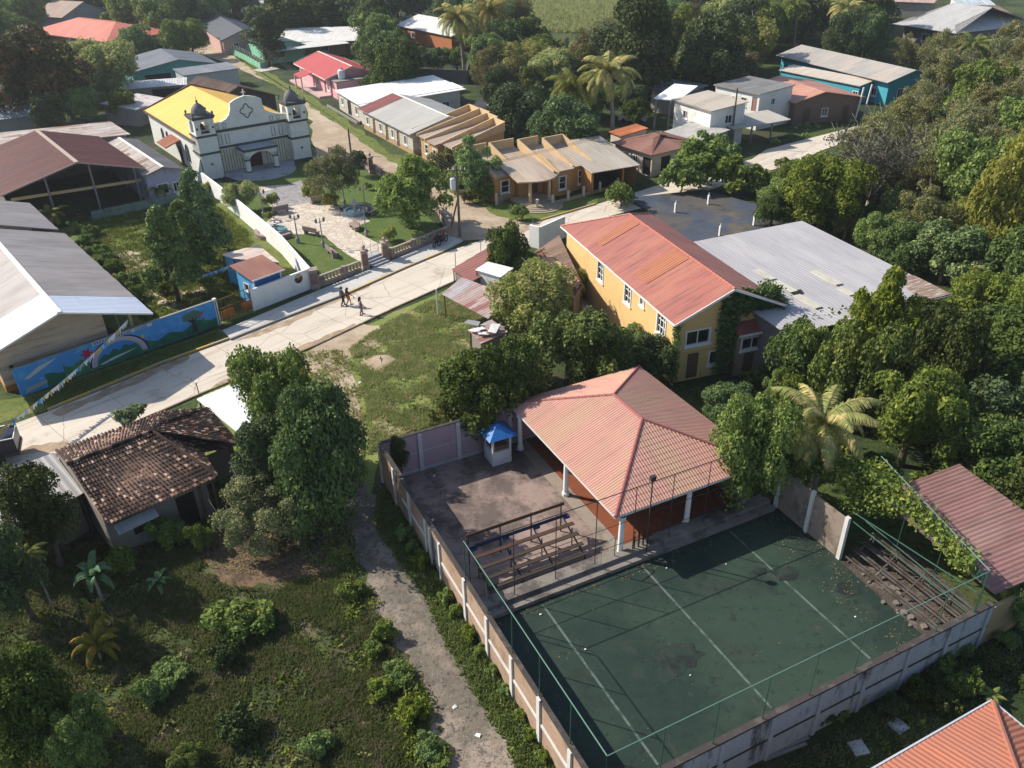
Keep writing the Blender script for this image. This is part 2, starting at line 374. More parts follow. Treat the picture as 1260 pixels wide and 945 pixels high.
def building(name, label, cat, A, ang, L, Wd, ze, zr, kind='gable', rf=.5, ze2=None, roof=None, wall=None, ins=(.5, .4, .5, .4), sides='0123', ops=None,
             sp=.3, amp=.03, step=None, trim=None, posts=(), framem=None, doorm=None, group=None, per=4, zb=0, base=None, sill=True, o2=None, rname='roof', drop=.12):
    """A: measured eave corner ((px,py) at height ze, or a Vector); local x along ang"""
    o = A if isinstance(A, Vector) else U(A[0], A[1], ze); fr = Fr((o.x, o.y, 0), ang)
    if o2: o = fr.wor(*o2); fr = Fr((o.x, o.y, 0), ang)
    t = thing(name, label, cat, (o.x, o.y, 0), fr.a, group)
    pl = planes_for(kind, 0, L, 0, Wd, ze, zr, rf, ze2)
    mb = MB()
    for p in pl:
        rib_plane(mb, p, sp, amp, per, step); mb.slab([(q[0], q[1], q[2]-.012) for q in p] if (Vector(p[1])-Vector(p[0])).cross(Vector(p[2])-Vector(p[0])).z > 0 else [(q[0], q[1], q[2]-.012) for q in p[::-1]], .07)
    rf_o = mb.build(rname, roof, t)
    if trim:
        m = MB()
        for p in pl:
            if len(p) > 2: m.beam((*p[0][:2], p[0][2]-.06), (*p[1][:2], p[1][2]-.06), .05, .18)
        if kind in ('gable', 'hip', 'hip0', 'hip1'):
            a, b = pl[0][3], pl[0][2]; m.beam((a[0], a[1], a[2]+.05), (b[0], b[1], b[2]+.05), .3, .06)
        if kind in ('gable', 'gabley'):
            for p in pl:
                m.beam(p[0], p[3], .06, .2); m.beam(p[1], p[2], .06, .2)
        m.build('roof_trim', trim, t)
    x0, y0, x1, y1 = ins[0], ins[1], L-ins[2], Wd-ins[3]
    C = [(x0, y0), (x1, y0), (x1, y1), (x0, y1)]; ops = ops or {}
    m = MB()
    for i, ch in enumerate('0123'):
        if ch not in sides: continue
        p0, p1 = C[i], C[(i+1) % 4]
        wall_side(m, p0, p1, pl, ops.get(ch, []), drop, zb)
        fit_out(t, p0, p1, ops.get(ch, []), framem=framem, doorm=doorm, sill=sill)
    if m.f: m.build('wall', wall, t)
    if base and m.f:
        b = MB(); e = .025
        for i, ch in enumerate('0123'):
            if ch not in sides: continue
            p0, p1 = Vector((*C[i], 0)), Vector((*C[(i+1) % 4], 0)); u = (p1-p0).normalized(); n = Vector((u.y, -u.x, 0)); cuts = sorted([(q[0]-.03, q[0]+q[2]+.03) for q in ops.get(ch, []) if q[1] < base[1]])
            s = 0; Lw = (p1-p0).length
            for a, c in cuts+[(Lw, Lw)]:
                if a > s: b.beam(p0+u*s+n*e*.5+Vector((0, 0, base[1]/2)), p0+u*a+n*e*.5+Vector((0, 0, base[1]/2)), e, base[1])
                s = max(s, c)
        b.build('wall_base', base[0], t)
    for (px_, py_) in posts:
        q = MB(); h = zof(pl, px_, py_)-.1; q.box(px_-.09, px_+.09, py_-.09, py_+.09, 0, h); q.build('post', wall if not isinstance(wall, str) and wall else METALG, t)
    FOOT.append([fr.wor(*c).to_2d() for c in ((0, 0), (L, 0), (L, Wd), (0, Wd))])
    t['_'] = 0; del t['_']
    return t, fr, pl
def sheet(name, pts, z, m, kind='structure', jit=0, step=1.5, label=None, world=False):
    """flat ground sheet from measured outline points; edges roughened by jit metres"""
    P = [Vector(p).to_2d() if world else U(*p).to_2d() for p in pts]
    if jit:
        Q = []
        for i, p in enumerate(P):
            q = P[(i+1) % len(P)]; n = max(1, int((q-p).length/step)); d = (q-p); nn = Vector((-d.y, d.x)).normalized()
            for k in range(n): Q.append(p+d*k/n+nn*random.uniform(-jit, jit))
        P = Q
    mb = MB(); mb.poly([(p.x, p.y, 0) for p in P]); o = mb.build(name, m); o.location.z = z
    bm = bmesh.new(); bm.from_mesh(o.data); bmesh.ops.triangulate(bm, faces=bm.faces, ngon_method='EAR_CLIP')
    for f in bm.faces:
        if f.normal.z < 0: f.normal_flip()
    bm.to_mesh(o.data); bm.free()
    return tag(o, label, None, None, kind)
# ================================================================== GROUND
G_GREEN = (.07, .10, .022); G_DARK = (.025, .042, .012); G_DRY = (.17, .145, .075); SOIL = (.13, .095, .065)
m_ground = surf('ground_mix', G_DARK, [(G_GREEN, .09, .42, .6, None, .8), ((.07, .055, .035), .16, .52, .68, None, .8), ((.10, .12, .03), .5, .58, .75, None, .6), ((.012, .02, .006), 3.5, .48, .66, None, .7), ((.14, .15, .05), 6, .6, .7, None, .5)], rough=.95, bump=(5, 1, .12))
g = MB(); g.quad((-1500, -200, 0), (1500, -200, 0), (1500, 2600, 0), (-1500, 2600, 0)); tag(g.build('ground', m_ground), None, None, None, 'structure')
m_road = surf('road_base', (.56, .49, .40), [((.33, .23, .15), .22, .5, .7, (1, 1, 1), .6), ((.20, .17, .14), .6, .58, .75, None, .45), ((.60, .56, .50), .35, .55, .75, None, .5), ((.16, .13, .11), 3.5, .68, .74, (1, .25, 1), .5)], rough=.9, bump=(9, .3, .01), var=.05)
def roadmat():
    t = NT('road_concrete'); v = t.coord(); d_ = (U(484, 379)-U(95, 551)); rz = -math.atan2(d_.y, d_.x); vr = t.map(v, (1, 1, 1), (0, 0, 0), (0, 0, rz))
    _, f = t.noise(v, .5, 6, .7); c = t.mix(f, (.50, .435, .35), (.63, .56, .47))
    m, _ = t.noise(t.map(vr, (.12, 1.1, 1)), .8, 6, .7, .50, .72); c = t.mix(t.math('MULTIPLY', m, .75), c, (.34, .25, .165))
    m, _ = t.noise(t.map(vr, (.05, 1.6, 1), (3, 9, 0)), 1.0, 5, .7, .54, .70); c = t.mix(t.math('MULTIPLY', m, .5), c, (.66, .61, .54))
    m, _ = t.noise(v, .35, 6, .7, .56, .70); c = t.mix(t.math('MULTIPLY', m, .55), c, (.24, .20, .165))
    m, _ = t.noise(v, 5, 5, .7, .60, .72); c = t.mix(t.math('MULTIPLY', m, .45), c, (.20, .165, .13))
    bk = t.n('ShaderNodeTexBrick'); t.l(vr, bk.inputs[0]); bk.inputs['Scale'].default_value = 1; bk.inputs['Brick Width'].default_value = 4.4; bk.inputs['Row Height'].default_value = 3.4; bk.inputs['Mortar Size'].default_value = .022; bk.inputs['Mortar Smooth'].default_value = .3; bk.offset = 0
    bk.inputs['Color1'].default_value = (1, 1, 1, 1); bk.inputs['Color2'].default_value = (.9, .9, .9, 1); bk.inputs['Mortar'].default_value = (.42, .38, .33, 1); c = t.mix(.85, c, bk.outputs[0], 'MULTIPLY')
    vo = t.n('ShaderNodeTexVoronoi', feature='DISTANCE_TO_EDGE'); vo.inputs['Scale'].default_value = .22; nn = t.n('ShaderNodeTexNoise'); nn.inputs['Scale'].default_value = 1.5; t.l(v, nn.inputs[0]); t.l(t.mix(.25, v, nn.outputs[1]), vo.inputs['Vector'])
    cr = t.math('LESS_THAN', vo.outputs[0], .004); c = t.mix(t.math('MULTIPLY', cr, .55), c, (.16, .13, .11))
    _, h = t.noise(v, 9, 4, .7); return t.fin(c, .9, t.bump(h, .3, .01), .2)
m_road = roadmat()
m_walk = surf('pavement_concrete', (.46, .44, .40), [((.25, .23, .20), .7, .5, .72, None, .5), ((.6, .58, .54), .4, .55, .7, None, .4)], rough=.9, var=.06)
m_dirt = surf('packed_dirt', (.34, .26, .18), [((.46, .38, .28), .25, .45, .62, None, .7), ((.22, .16, .10), .7, .52, .7, None, .6), ((.16, .17, .06), .35, .6, .72, None, .6)], rough=.95, bump=(6, .5, .03))
m_gravel = surf('gravel_lane', (.15, .13, .10), [((.30, .24, .19), .3, .46, .6, None, .8), ((.06, .055, .05), 4, .52, .62, None, .7), ((.09, .08, .07), 1.1, .5, .66, None, .6), ((.30, .26, .22), 7, .62, .7, None, .6), ((.08, .09, .035), .5, .62, .72, None, .5)], rough=.95, bump=(5, .9, .05))
m_lawn = surf('lawn', (.12, .15, .03), [((.19, .20, .045), .35, .48, .66, None, .7), ((.05, .08, .018), 1.0, .5, .68, None, .6), ((.22, .18, .09), .45, .63, .74, None, .5), ((.035, .06, .012), 4, .5, .66, None, .6), ((.26, .25, .08), 7, .6, .7, None, .5)], rough=.95, bump=(9, 1, .06))
m_lot = surf('rough_grass', (.15, .20, .042), [((.23, .23, .07), .3, .46, .62, None, .7), ((.30, .245, .15), .22, .53, .63, None, .9), ((.055, .08, .018), .9, .52, .7, None, .6)], rough=.95, bump=(9, 1, .05))
m_lawnp = surf('plaza_lawn', (.075, .115, .022), [((.12, .15, .035), .6, .48, .66, None, .6), ((.05, .09, .015), 1.4, .52, .7, None, .5), ((.035, .06, .012), 5, .5, .66, None, .5), ((.20, .21, .06), 8, .6, .7, None, .4)], rough=.95, bump=(12, .8, .04))
m_litter = surf('leaf_litter', (.17, .11, .065), [((.06, .045, .03), .6, .46, .62, None, .7), ((.30, .20, .12), 2.2, .55, .68, None, .6), ((.06, .08, .02), .4, .56, .7, None, .7), ((.04, .03, .02), 4, .5, .62, None, .6), ((.38, .28, .18), 7, .6, .68, None, .6)], rough=.95, bump=(9, 1, .06))
m_yard = surf('shade_toned_yard_grass', (.05, .07, .02), [((.09, .12, .03), .35, .46, .66, None, .7), ((.15, .115, .07), .22, .50, .62, None, .8), ((.015, .022, .008), .9, .5, .68, None, .6), ((.13, .105, .06), 5, .58, .7, None, .5), ((.012, .016, .006), 3, .5, .62, None, .5)], rough=.95, bump=(8, 1, .07))  # dark tones put the foreground's dimmer light into the ground colour
m_paint = surf('yellow_kerb_paint', (.50, .33, .09), [((.35, .31, .25), 1.2, .45, .6, None, .8)])
m_wet = surf('stained_slab', (.085, .075, .065), [((.04, .06, .10), .16, .46, .6, None, .75), ((.13, .105, .05), .22, .52, .66, None, .8), ((.03, .035, .04), .5, .5, .68, None, .7), ((.17, .15, .11), .9, .62, .74, None, .5)], rough=.75, bump=(4, .3, .01), spec=.3)
roadN = [(-60, 548), (0, 528), (58, 507), (130, 478), (200, 449), (280, 420), (350, 393), (425, 364), (499, 331), (547, 311), (601, 293), (665, 272), (733, 252), (800, 231), (870, 210), (925, 196), (943, 184), (1028, 162), (1075, 150)]
roadS = [(1095, 156), (1014, 184), (968, 204), (925, 216), (850, 242), (765, 262), (690, 283), (620, 318), (565, 343), (484, 379), (387, 425), (300, 462), (240, 487), (165, 520), (95, 551), (30, 600), (-60, 650)]
sheet('road', roadN+roadS, .016, m_road)
sheet('dirt_street', [(553, 297), (547, 268), (538, 248), (505, 226), (472, 212), (446, 202), (412, 192), (388, 196), (383, 150), (372, 128), (345, 108), (318, 96), (280, 78), (236, 62), (200, 45), (160, 28), (180, 20), (225, 36), (272, 60), (320, 87), (372, 118), (424, 152), (478, 192), (540, 222), (575, 243), (612, 262), (664, 273), (640, 283), (601, 293)], .010, m_dirt, jit=.35, step=2.5)
sheet('street_verge', [(272, 58), (320, 84), (372, 112), (424, 146), (478, 186), (540, 216), (575, 237), (612, 256), (664, 268), (660, 275), (612, 266), (575, 247), (540, 228), (478, 198), (424, 158), (372, 124), (320, 94)], .013, m_lawn, jit=.4)
sheet('verge', [(664, 272), (733, 251), (742, 240), (700, 244), (655, 252), (600, 240), (592, 246), (625, 262)], .012, m_lawn, jit=.2)
sheet('grass_lot', [(380, 430), (484, 384), (560, 350), (600, 360), (640, 400), (650, 470), (600, 520), (475, 545), (455, 600), (440, 700), (300, 700), (240, 520), (250, 486), (300, 464)], .006, m_lot, jit=.3)
sheet('bare_patch', [(335, 450), (395, 425), (440, 400), (478, 400), (470, 425), (430, 440), (440, 465), (450, 520), (445, 560), (425, 560), (410, 480), (360, 462)], .010, m_dirt, jit=.35, step=.9)
sheet('bare_mound', [(452, 440), (470, 432), (490, 436), (492, 452), (470, 460), (455, 455)], .010, m_dirt, jit=.3, step=.8)
sheet('gravel_lane', [(428, 590), (452, 590), (468, 640), (498, 690), (528, 730), (556, 790), (590, 850), (640, 930), (670, 990), (580, 990), (545, 920), (520, 850), (488, 790), (462, 735), (440, 700), (428, 650)], .012, m_gravel, jit=.35, step=.5)
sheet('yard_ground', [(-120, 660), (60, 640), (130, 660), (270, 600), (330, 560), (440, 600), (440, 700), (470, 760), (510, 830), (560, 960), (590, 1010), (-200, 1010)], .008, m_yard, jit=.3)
sheet('leaf_litter', [(262, 650), (300, 640), (380, 640), (425, 650), (430, 690), (395, 720), (340, 715), (300, 730), (262, 700), (230, 690)], .014, m_litter, jit=.4, step=.8)
sheet('school_yard', [(70, 283), (150, 262), (230, 236), (260, 240), (390, 330), (313, 384), (268, 402), (190, 425), (120, 400), (-10, 300)], .006, m_lawn, jit=.2)
sheet('bare_earth', [(135, 310), (165, 308), (180, 325), (172, 340), (150, 330)], .010, m_dirt, jit=.4, step=.8)
sheet('bare_earth', [(185, 358), (240, 350), (262, 362), (250, 376), (200, 378)], .010, m_dirt, jit=.4, step=.8)
sheet('school_verge', [(25, 490), (100, 463), (190, 432), (270, 404), (284, 410), (200, 447), (130, 476), (58, 505), (30, 512), (-60, 540), (-60, 500)], .008, m_lawn, jit=.12)
m_rd = surf('road_dirt', (.34, .25, .165), [((.22, .165, .11), .8, .45, .62, None, .7), ((.46, .38, .29), 1.6, .5, .66, None, .6)], rough=.95)
for pts in ([(62, 508), (100, 492), (150, 471), (200, 449), (236, 436), (232, 442), (190, 462), (150, 480), (100, 500), (75, 512)], [(286, 420), (350, 394), (400, 373), (455, 350), (452, 354), (400, 378), (355, 400), (310, 416)], [(250, 484), (330, 450), (387, 425), (440, 401), (436, 399), (385, 420), (330, 444), (262, 474)], [(20, 560), (60, 556), (90, 548), (84, 542), (40, 548)], [(600, 296), (640, 280), (665, 273), (662, 277), (640, 287), (606, 300)]): sheet('road_dirt', pts, .0195, m_rd, jit=.16, step=.5)
# pavement beside the road, a real step up
def strip_box(name, a, b, w, h, m, z0=0, side=1):
    A_, B_ = U(*a), U(*b); d = (B_-A_).to_2d(); L = d.length; d /= L; n = Vector((-d.y, d.x))*side
    q = MB(); P = [A_.to_2d(), B_.to_2d(), B_.to_2d()+n*w, A_.to_2d()+n*w]
    if side < 0: P = P[::-1]
    q.prism(P, z0, z0+h); o = q.build(name, m); return tag(o, None, None, None, 'structure')
def poly_box(name, pts, h, m, z0=0.0):
    P = [U(*p).to_2d() for p in pts]; ar = sum(P[i].x*P[(i+1) % len(P)].y-P[(i+1) % len(P)].x*P[i].y for i in range(len(P)))
    if ar < 0: P = P[::-1]
    q = MB(); q.prism(P, z0, z0+h); return tag(q.build(name, m), None, None, None, 'structure')
poly_box('pavement', [(284, 418), (274, 408), (313, 392), (389, 360), (450, 335), (482, 322), (553, 291), (570, 297), (547, 309.5), (499, 329.5), (425, 362.5), (350, 391.5)], .13, m_walk)
for i, (a, b) in enumerate([((60, 505.5), (130, 476.5)), ((130, 476.5), (200, 447.5)), ((200, 447.5), (282, 418)), ((284, 419), (350, 392.6)), ((350, 392.6), (425, 363.6)), ((425, 363.6), (499, 330.6)), ((499, 330.6), (547, 310.6)), ((665, 272), (733, 252))]):
    strip_box('kerb', a, b, .16, .16, m_paint if i in (0, 1, 2, 5, 6, 7) else CONC)
m_edge = surf('road_edge', (.20, .15, .10), [((.4, .3, .12), 1.5, .5, .65, None, .6)])
for a, b in [((97, 551), (165, 520.5)), ((165, 520.5), (240, 487.5)), ((240, 487.5), (300, 462.5)), ((300, 462.5), (387, 425.5)), ((387, 425.5), (484, 379.5)), ((484, 379.5), (565, 343.5))]:
    strip_box('kerb', a, b, .14, .10, m_edge, side=-1)
# stained slab lot with stub posts
poly_box('slab', [(770, 246), (866, 236), (960, 262), (1010, 285), (900, 330), (860, 310), (800, 262)], .25, m_wet)
for i, (a, b, lb) in enumerate([((1068, 0), 0, 'short white stub post on the stained slab, nearest the orange bushes'), ((908, 0), 0, 'short white stub post on the stained slab nearest the orange roofed house'),
                       ((1122, 0), 0, 'short white stub post on the stained slab beside the corner of the big grey roof'), ((0, 1), 0, 'short white stub post at the far edge of the stained slab under the trees')]):
    q = [(871, 254), (830.5, 264), (885, 293), (927, 280)][i]; p = U(*q); mm = MB(); mm.box(-.1, .1, -.1, .1, .2, 1.25); mm.box(-.03, .03, -.03, .03, 1.25, 1.5)
    o = mm.build('stub_post', WHITE); o.location = p; o.rotation_euler.z = .5; tag(o, lb, 'post', 'stub posts on the stained slab')
# ================================================================== COURT COMPOUND (frame: x = s across, y = -t towards the camera)
CO = Vector((-7.714, 39.075, 0)); CA = 25.95; CF = Fr(CO, CA)
def cthing(name, label, cat, group=None): return thing(name, label, cat, CO, R(CA), group)
def csheet(name, pts, z, m): return sheet(name, [CF.wor(s, -t) for s, t in pts], z, m, world=True)
m_turf = surf('green_court', (.0135, .029, .022), [((.027, .049, .033), .12, .42, .62, None, .85), ((.010, .014, .015), .22, .55, .7, None, .6), ((.035, .042, .033), .5, .56, .7, None, .6), ((.013, .014, .013), .9, .62, .72, None, .7), ((.06, .055, .045), 1.4, .60, .72, (1, .35, 1), .55), ((.008, .012, .011), 3, .56, .68, None, .6), ((.065, .08, .065), 6, .62, .74, None, .4)], rough=.75, bump=(9, .5, .015), spec=.25, var=.2)
m_slab = surf('mouldy_slab', (.28, .205, .175), [((.05, .042, .038), .28, .46, .6, None, .7), ((.27, .20, .17), .55, .5, .66, None, .5), ((.05, .042, .038), 1.6, .5, .66, None, .5), ((.03, .025, .022), .18, .58, .7, None, .7)], rough=.9, bump=(10, .3, .01))
m_tile = surf('orange_floor', (.20, .065, .032), [((.11, .045, .03), .5, .5, .7, None, .5), ((.36, .12, .06), 1.5, .55, .7, None, .4)], rough=.55, bump=None)
m_line = surf('worn_line_paint', (.10, .13, .115), [((.03, .05, .04), 1.8, .45, .62, None, .85)], bump=None)
tf = csheet('court', [(.12, 12.75), (18.75, 12.75), (18.75, 24.05), (.12, 24.05)], .02, m_turf)
csheet('slab_floor', [(.12, .12), (8.62, .12), (8.62, 11.4), (.12, 11.4)], .05, m_slab)
csheet('slab_margin', [(8.62, .12), (9.4, .12), (9.4, 11.4), (8.62, 11.4)], .056, surf('pale_strip', (.27, .22, .18), [((.1, .08, .07), .8, .5, .7, None, .6)]))
csheet('tiled_floor', [(9.4, -2), (17.9, -2), (17.9, 11.4), (9.4, 11.4)], .05, m_tile)
for s, w in ((3.7, .11), (9.5, .12), (15.2, .12)): csheet('court_line', [(s-w/2, 12.95), (s+w/2, 12.95), (s+w/2, 22.6), (s-w/2, 22.6)], .0245, m_line)
m_stain = surf('burnt_patch', (.011, .017, .015), [((.045, .048, .042), 1.6, .50, .64, None, .8), ((.02, .035, .027), .8, .45, .6, None, .8)], bump=(8, .6, .02))
for _k, (cx, cy, r) in enumerate(((7.6, 18.6, .9), (6.5, 19.2, .45), (15.6, 16.7, .55), (14.5, 16.0, .3), (12.6, 13.9, .3), (17.6, 19.0, .5))):
    csheet('stain', [(cx+r*math.cos(a)*random.uniform(.7, 1.3)*1.3, cy+r*math.sin(a)*random.uniform(.7, 1.2)) for a in [i*2*math.pi/16 for i in range(16)]], .0285+.0012*_k, m_stain)
# kerb of the court towards the terraces: three long worn steps
st = MB(); st.box(.15, 18.5, -12.7, -12.25, 0, .22); st.box(.15, 18.5, -12.25, -11.85, 0, .42); st.box(.15, 18.5, -11.85, -11.4, 0, .28)
stp = tag(st.build('court_steps', surf('step_concrete', (.20, .175, .15), [((.06, .05, .045), .7, .48, .62, None, .8), ((.36, .32, .28), .5, .58, .7, None, .6)])), None, None, None, 'structure'); stp.location = CO; stp.rotation_euler.z = R(CA)
m_pink = plaster('pink_lilac_plaster', (.36, .25, .28), amt=.8, streak=.6); m_brick = surf('raw_brick', (.27, .165, .105), [((.38, .28, .20), 1.2, .5, .66, None, .6), ((.13, .09, .065), .8, .52, .7, None, .5)], bump=(16, .5, .02))
# brick courses
def brickmat():
    t = NT('small_brick'); v = t.coord(); b = t.n('ShaderNodeTexBrick'); mp = t.n('ShaderNodeSeparateXYZ'); t.l(v, mp.inputs[0]); cb = t.n('ShaderNodeCombineXYZ')
    t.l(t.math('ADD', mp.outputs[0], mp.outputs[1]), cb.inputs[0]); t.l(mp.outputs[2], cb.inputs[1]); t.l(cb.outputs[0], b.inputs[0])
    b.inputs['Scale'].default_value = 1; b.inputs['Brick Width'].default_value = .28; b.inputs['Row Height'].default_value = .1; b.inputs['Mortar Size'].default_value = .012
    b.inputs['Color1'].default_value = (.30, .17, .10, 1); b.inputs['Color2'].default_value = (.40, .25, .16, 1); b.inputs['Mortar'].default_value = (.34, .29, .24, 1)
    m, _ = t.noise(v, .9, 6, .65, .5, .7); c = t.mix(t.math('MULTIPLY', m, .55), b.outputs[0], (.12, .09, .07)); m, _ = t.noise(v, .5, 4, .65, .5, .7); c = t.mix(t.math('MULTIPLY', m, .5), c, (.42, .32, .24))
    return t.fin(c, .9, t.bump(b.outputs[1], .4, .01), .2)
m_bk = brickmat(); m_mould = surf('mouldy_cap', (.05, .043, .038), [((.12, .10, .085), 2, .5, .66, None, .6)])
m_post = plaster('post_white', (.55, .53, .50), amt=.4)
# left wall
w = cthing('boundary_wall', 'long small-brick wall with white posts and rail beside the gravel lane', 'wall')
q = MB(); q.box(0, .15, -7.95, 0, 0, 2.6); q.box(0, .15, -24.1, -9.05, 0, 2.6); q.box(0, .15, -9.05, -7.95, 2.2, 2.6); q.build('wall', m_bk, w)
q = MB(); q.box(-.03, .18, -3.5, .02, 2.6, 2.78); q.box(-.03, .18, -24.1, -3.5, 2.602, 2.68); q.build('wall_cap', m_mould, w)
q = MB(); q.box(-.045, 0, -7.95, -3.6, 1.22, 1.38); q.box(-.045, 0, -24.1, -9.05, 1.22, 1.38); q.build('rail_band', m_post, w)
for t_ in (.02, 2.4, 4.85, 7.3, 12.2, 14.65, 17.1, 19.55, 22.0):
    q = MB(); q.box(-.09, .0, -t_-.12, -t_+.12, 0, 2.74 if t_ in (12.2, 19.55, .02) else 2.58); q.build('post', m_post, w)
for t_ in (7.86, 9.14): q = MB(); q.box(-.1, .2, -t_-.09, -t_+.09, 0, 2.5); q.build('gate_post', m_post, w)
q = MB(); q.box(.02, .08, -9.05, -7.95, .05, 2.2); q.build('gate', surf('grey_gate', (.13, .13, .14), rough=.5, bump=None, metal=.3), w)
# far pink wall
w = cthing('boundary_wall', 'pink plastered wall with pale pilasters at the far side of the concrete yard', 'wall')
q = MB(); q.box(.15, 13, 0, .15, 0, 2.7); q.build('wall', m_pink, w)
q = MB(); q.box(.15, 13, -.03, .18, 2.7, 2.76); q.build('wall_cap', m_mould, w)
q = MB(); q.box(.3, 13, -.02, 0, 1.35, 1.42); q.box(.3, 13, -.05, -.0, 0, .22); q.build('rail_band', plaster('lilac_band', (.40, .36, .37)), w)
for s_ in (2.45, 4.9, 8.35): q = MB(); q.box(s_-.13, s_+.13, -.1, 0, 0, 2.69); q.build('pilaster', plaster('lilac_post', (.46, .42, .44)), w)
# near wall (seen from outside)
w = cthing('boundary_wall', 'tall grey panelled block wall with black mould streaks, nearest the camera', 'wall')
m_grey = surf('grey_blue_plaster', (.34, .34, .36), [((.035, .032, .032), .7, .54, .66, (1, 1, .35), .85), ((.05, .045, .045), 2.0, .58, .66, (1, 1, .2), .7), ((.40, .40, .42), .5, .5, .7, None, .5), ((.10, .085, .07), .4, .58, .7, None, .6)], bump=(16, .3, .01), rough=.9)
q = MB(); q.box(.1, 20.2, -24.3, -24.12, 0, 2.55); q.build('wall', m_grey, w)
q = MB(); q.box(20.2, 23.5, -24.3, -24.12, 0, 2.3); q.build('wall_extension', plaster('ochre_plaster', (.30, .22, .12), amt=.8, streak=.6), w)
q = MB(); q.box(.05, 20.25, -24.34, -24.08, 2.55, 2.66); q.build('wall_cap', m_mould, w); q = MB(); q.box(.1, 20.2, -24.33, -24.3, 1.2, 1.3); q.build('band', m_mould, w)
for i in range(9):
    s_ = .3+i*2.45; q = MB(); q.box(s_-.1, s_+.1, -24.38, -24.3, 0, 2.55); q.build('pilaster', m_grey, w)
# right wall + vines
w = cthing('boundary_wall', 'weathered bare plaster wall with white posts at the far right side of the green court', 'wall')
q = MB(); q.box(18.8, 18.95, -17.2, -12.4, 0, 2.5); q.build('wall', surf('peeling_plaster', (.24, .19, .15), [((.10, .075, .055), .8, .48, .62, None, .7), ((.40, .36, .32), .7, .56, .68, None, .7)]), w)
for t_ in (12.45, 14.8, 17.15): q = MB(); q.box(18.68, 18.86, -t_-.11, -t_+.11, 0, 2.75); q.build('post', m_post, w)
# bleacher recess behind the right edge of the court
m_rub = surf('rubble', (.075, .06, .05), [((.2, .17, .14), 1.8, .52, .64, None, .7), ((.03, .025, .02), .8, .5, .66, None, .7)], bump=(8, 1, .05))
csheet('rubble_floor', [(18.7, 17.2), (22.6, 17.2), (22.0, 24.05), (18.3, 24.05)], .03, m_rub)
w = cthing('bleacher', 'low ruined bleacher with pale rails beside the right edge of the green court', 'bleacher')
for i, (s_, z_) in enumerate(((19.0, .35), (19.45, .62), (19.95, .9), (20.45, 1.2))):
    q = MB(); q.beam((s_-.1, -17.4, z_), (s_-.1, -23.9, z_), .07, .07); q.beam((s_+.1, -17.4, z_), (s_+.1, -23.9, z_), .07, .07); q.build('rail', surf('pale_rail', (.10, .088, .078), [((.05, .035, .025), 1.5, .45, .62, None, .8)]), w)
for t_ in (17.6, 19.1, 20.7, 22.3, 23.7): q = MB(); q.beam((18.9, -t_, 0.02), (20.6, -t_, 1.25), .07, .07); q.beam((20.55, -t_, 0.02), (20.55, -t_, 1.2), .07, .07); q.build('support', m_rub, w)
rng = random.Random(3)
for i in range(26):
    s_, t_ = rng.uniform(18.3, 21), rng.uniform(17.5, 23.6); q = MB(); a = rng.uniform(.06, .2); pts = [(a*math.cos(k*1.05)*rng.uniform(.7, 1.2), a*math.sin(k*1.05)*rng.uniform(.7, 1.2)) for k in range(6)]; q.prism(pts, 0, a*.7)
    o = q.build('rubble_block', surf('pale_rubble', (.17, .145, .125))); p = CF.wor(s_, -t_); o.location = (p.x, p.y, .03); tag(o, 'small broken masonry lump among the debris of the ruined bleacher', 'rubble', 'rubble lumps by the ruined bleacher')
# fences
m_gp = surf('green_paint', (.03, .085, .055), [((.03, .05, .035), 1.5, .5, .66, None, .6)], rough=.5, bump=None); m_gpl = surf('pale_green_paint', (.11, .20, .155), rough=.5, bump=None); m_dk = surf('dark_steel', (.035, .035, .033), [((.08, .04, .025), 2, .5, .65, None, .6)], rough=.6, bump=None)
def fence(label, a, b, z0, z1, n, rails, m, mr=None, lean=0):
    t = cthing('sports_fence', label, 'fence', None); a = Vector((*a, 0)); b = Vector((*b, 0))
    for i in range(n+1):
        p = a.lerp(b, i/n); q = MB(); q.tube([(p.x, p.y, z0), (p.x, p.y, z1)], .023, 6); q.build('post', m, t)
    for z in rails:
        q = MB(); q.tube([(a.x, a.y, z), (b.x, b.y, z)], .025 if z == z1 else .016, 6); q.build('rail', mr if (mr and z == z1) else m, t)
    return t
fence('green pipe fence standing on top of the small-brick wall along the court', (.08, -12.2), (.08, -24.2), 2.6, 5.0, 5, [5.0], m_gp, m_gpl)
fence('green pipe fence standing on top of the near grey mould-streaked wall', (.08, -24.2), (18.9, -24.2), 2.6, 5.0, 8, [5.0], m_gp, m_gpl)
fence('tall dark pipe fence between the concrete yard and the green court', (.35, -12.05), (18.6, -12.05), .3, 4.5, 8, [4.5, 2.5, 1.15], m_dk)
t = fence('green pipe fence round the bleacher recess, grown over with vine', (21.4, -16.2), (19.0, -24.2), 1.2, 5.0, 3, [5.0], m_gp, m_gpl)
q = MB(); q.beam((21.45, -17.2, 3.75), (19.3, -23.9, 4.2), .05, .42); q.build('sheet_strip', m_gp, t)
for (a_, b_) in (((18.9, -17.2, 3.1), (19.0, -24.0, 3.6)), ((19.9, -17.2, 2.2), (19.1, -24.0, 2.6)), ((18.9, -17.2, 2.6), (18.9, -24.0, 2.4))): q = MB(); q.tube([a_, b_], .03, 6); q.build('rail', m_gp, t)
# goal frame / gate by the column
gt = cthing('court_gate', 'small pale green pipe gate standing open beside the front pavilion column', 'gate')
q = MB(); q.tube([(7.4, -12.3, .3), (7.4, -12.3, 1.7), (8.4, -12.0, 1.7), (8.4, -12.0, .3)], .03, 6); q.build('gate_frame', m_gpl, gt)
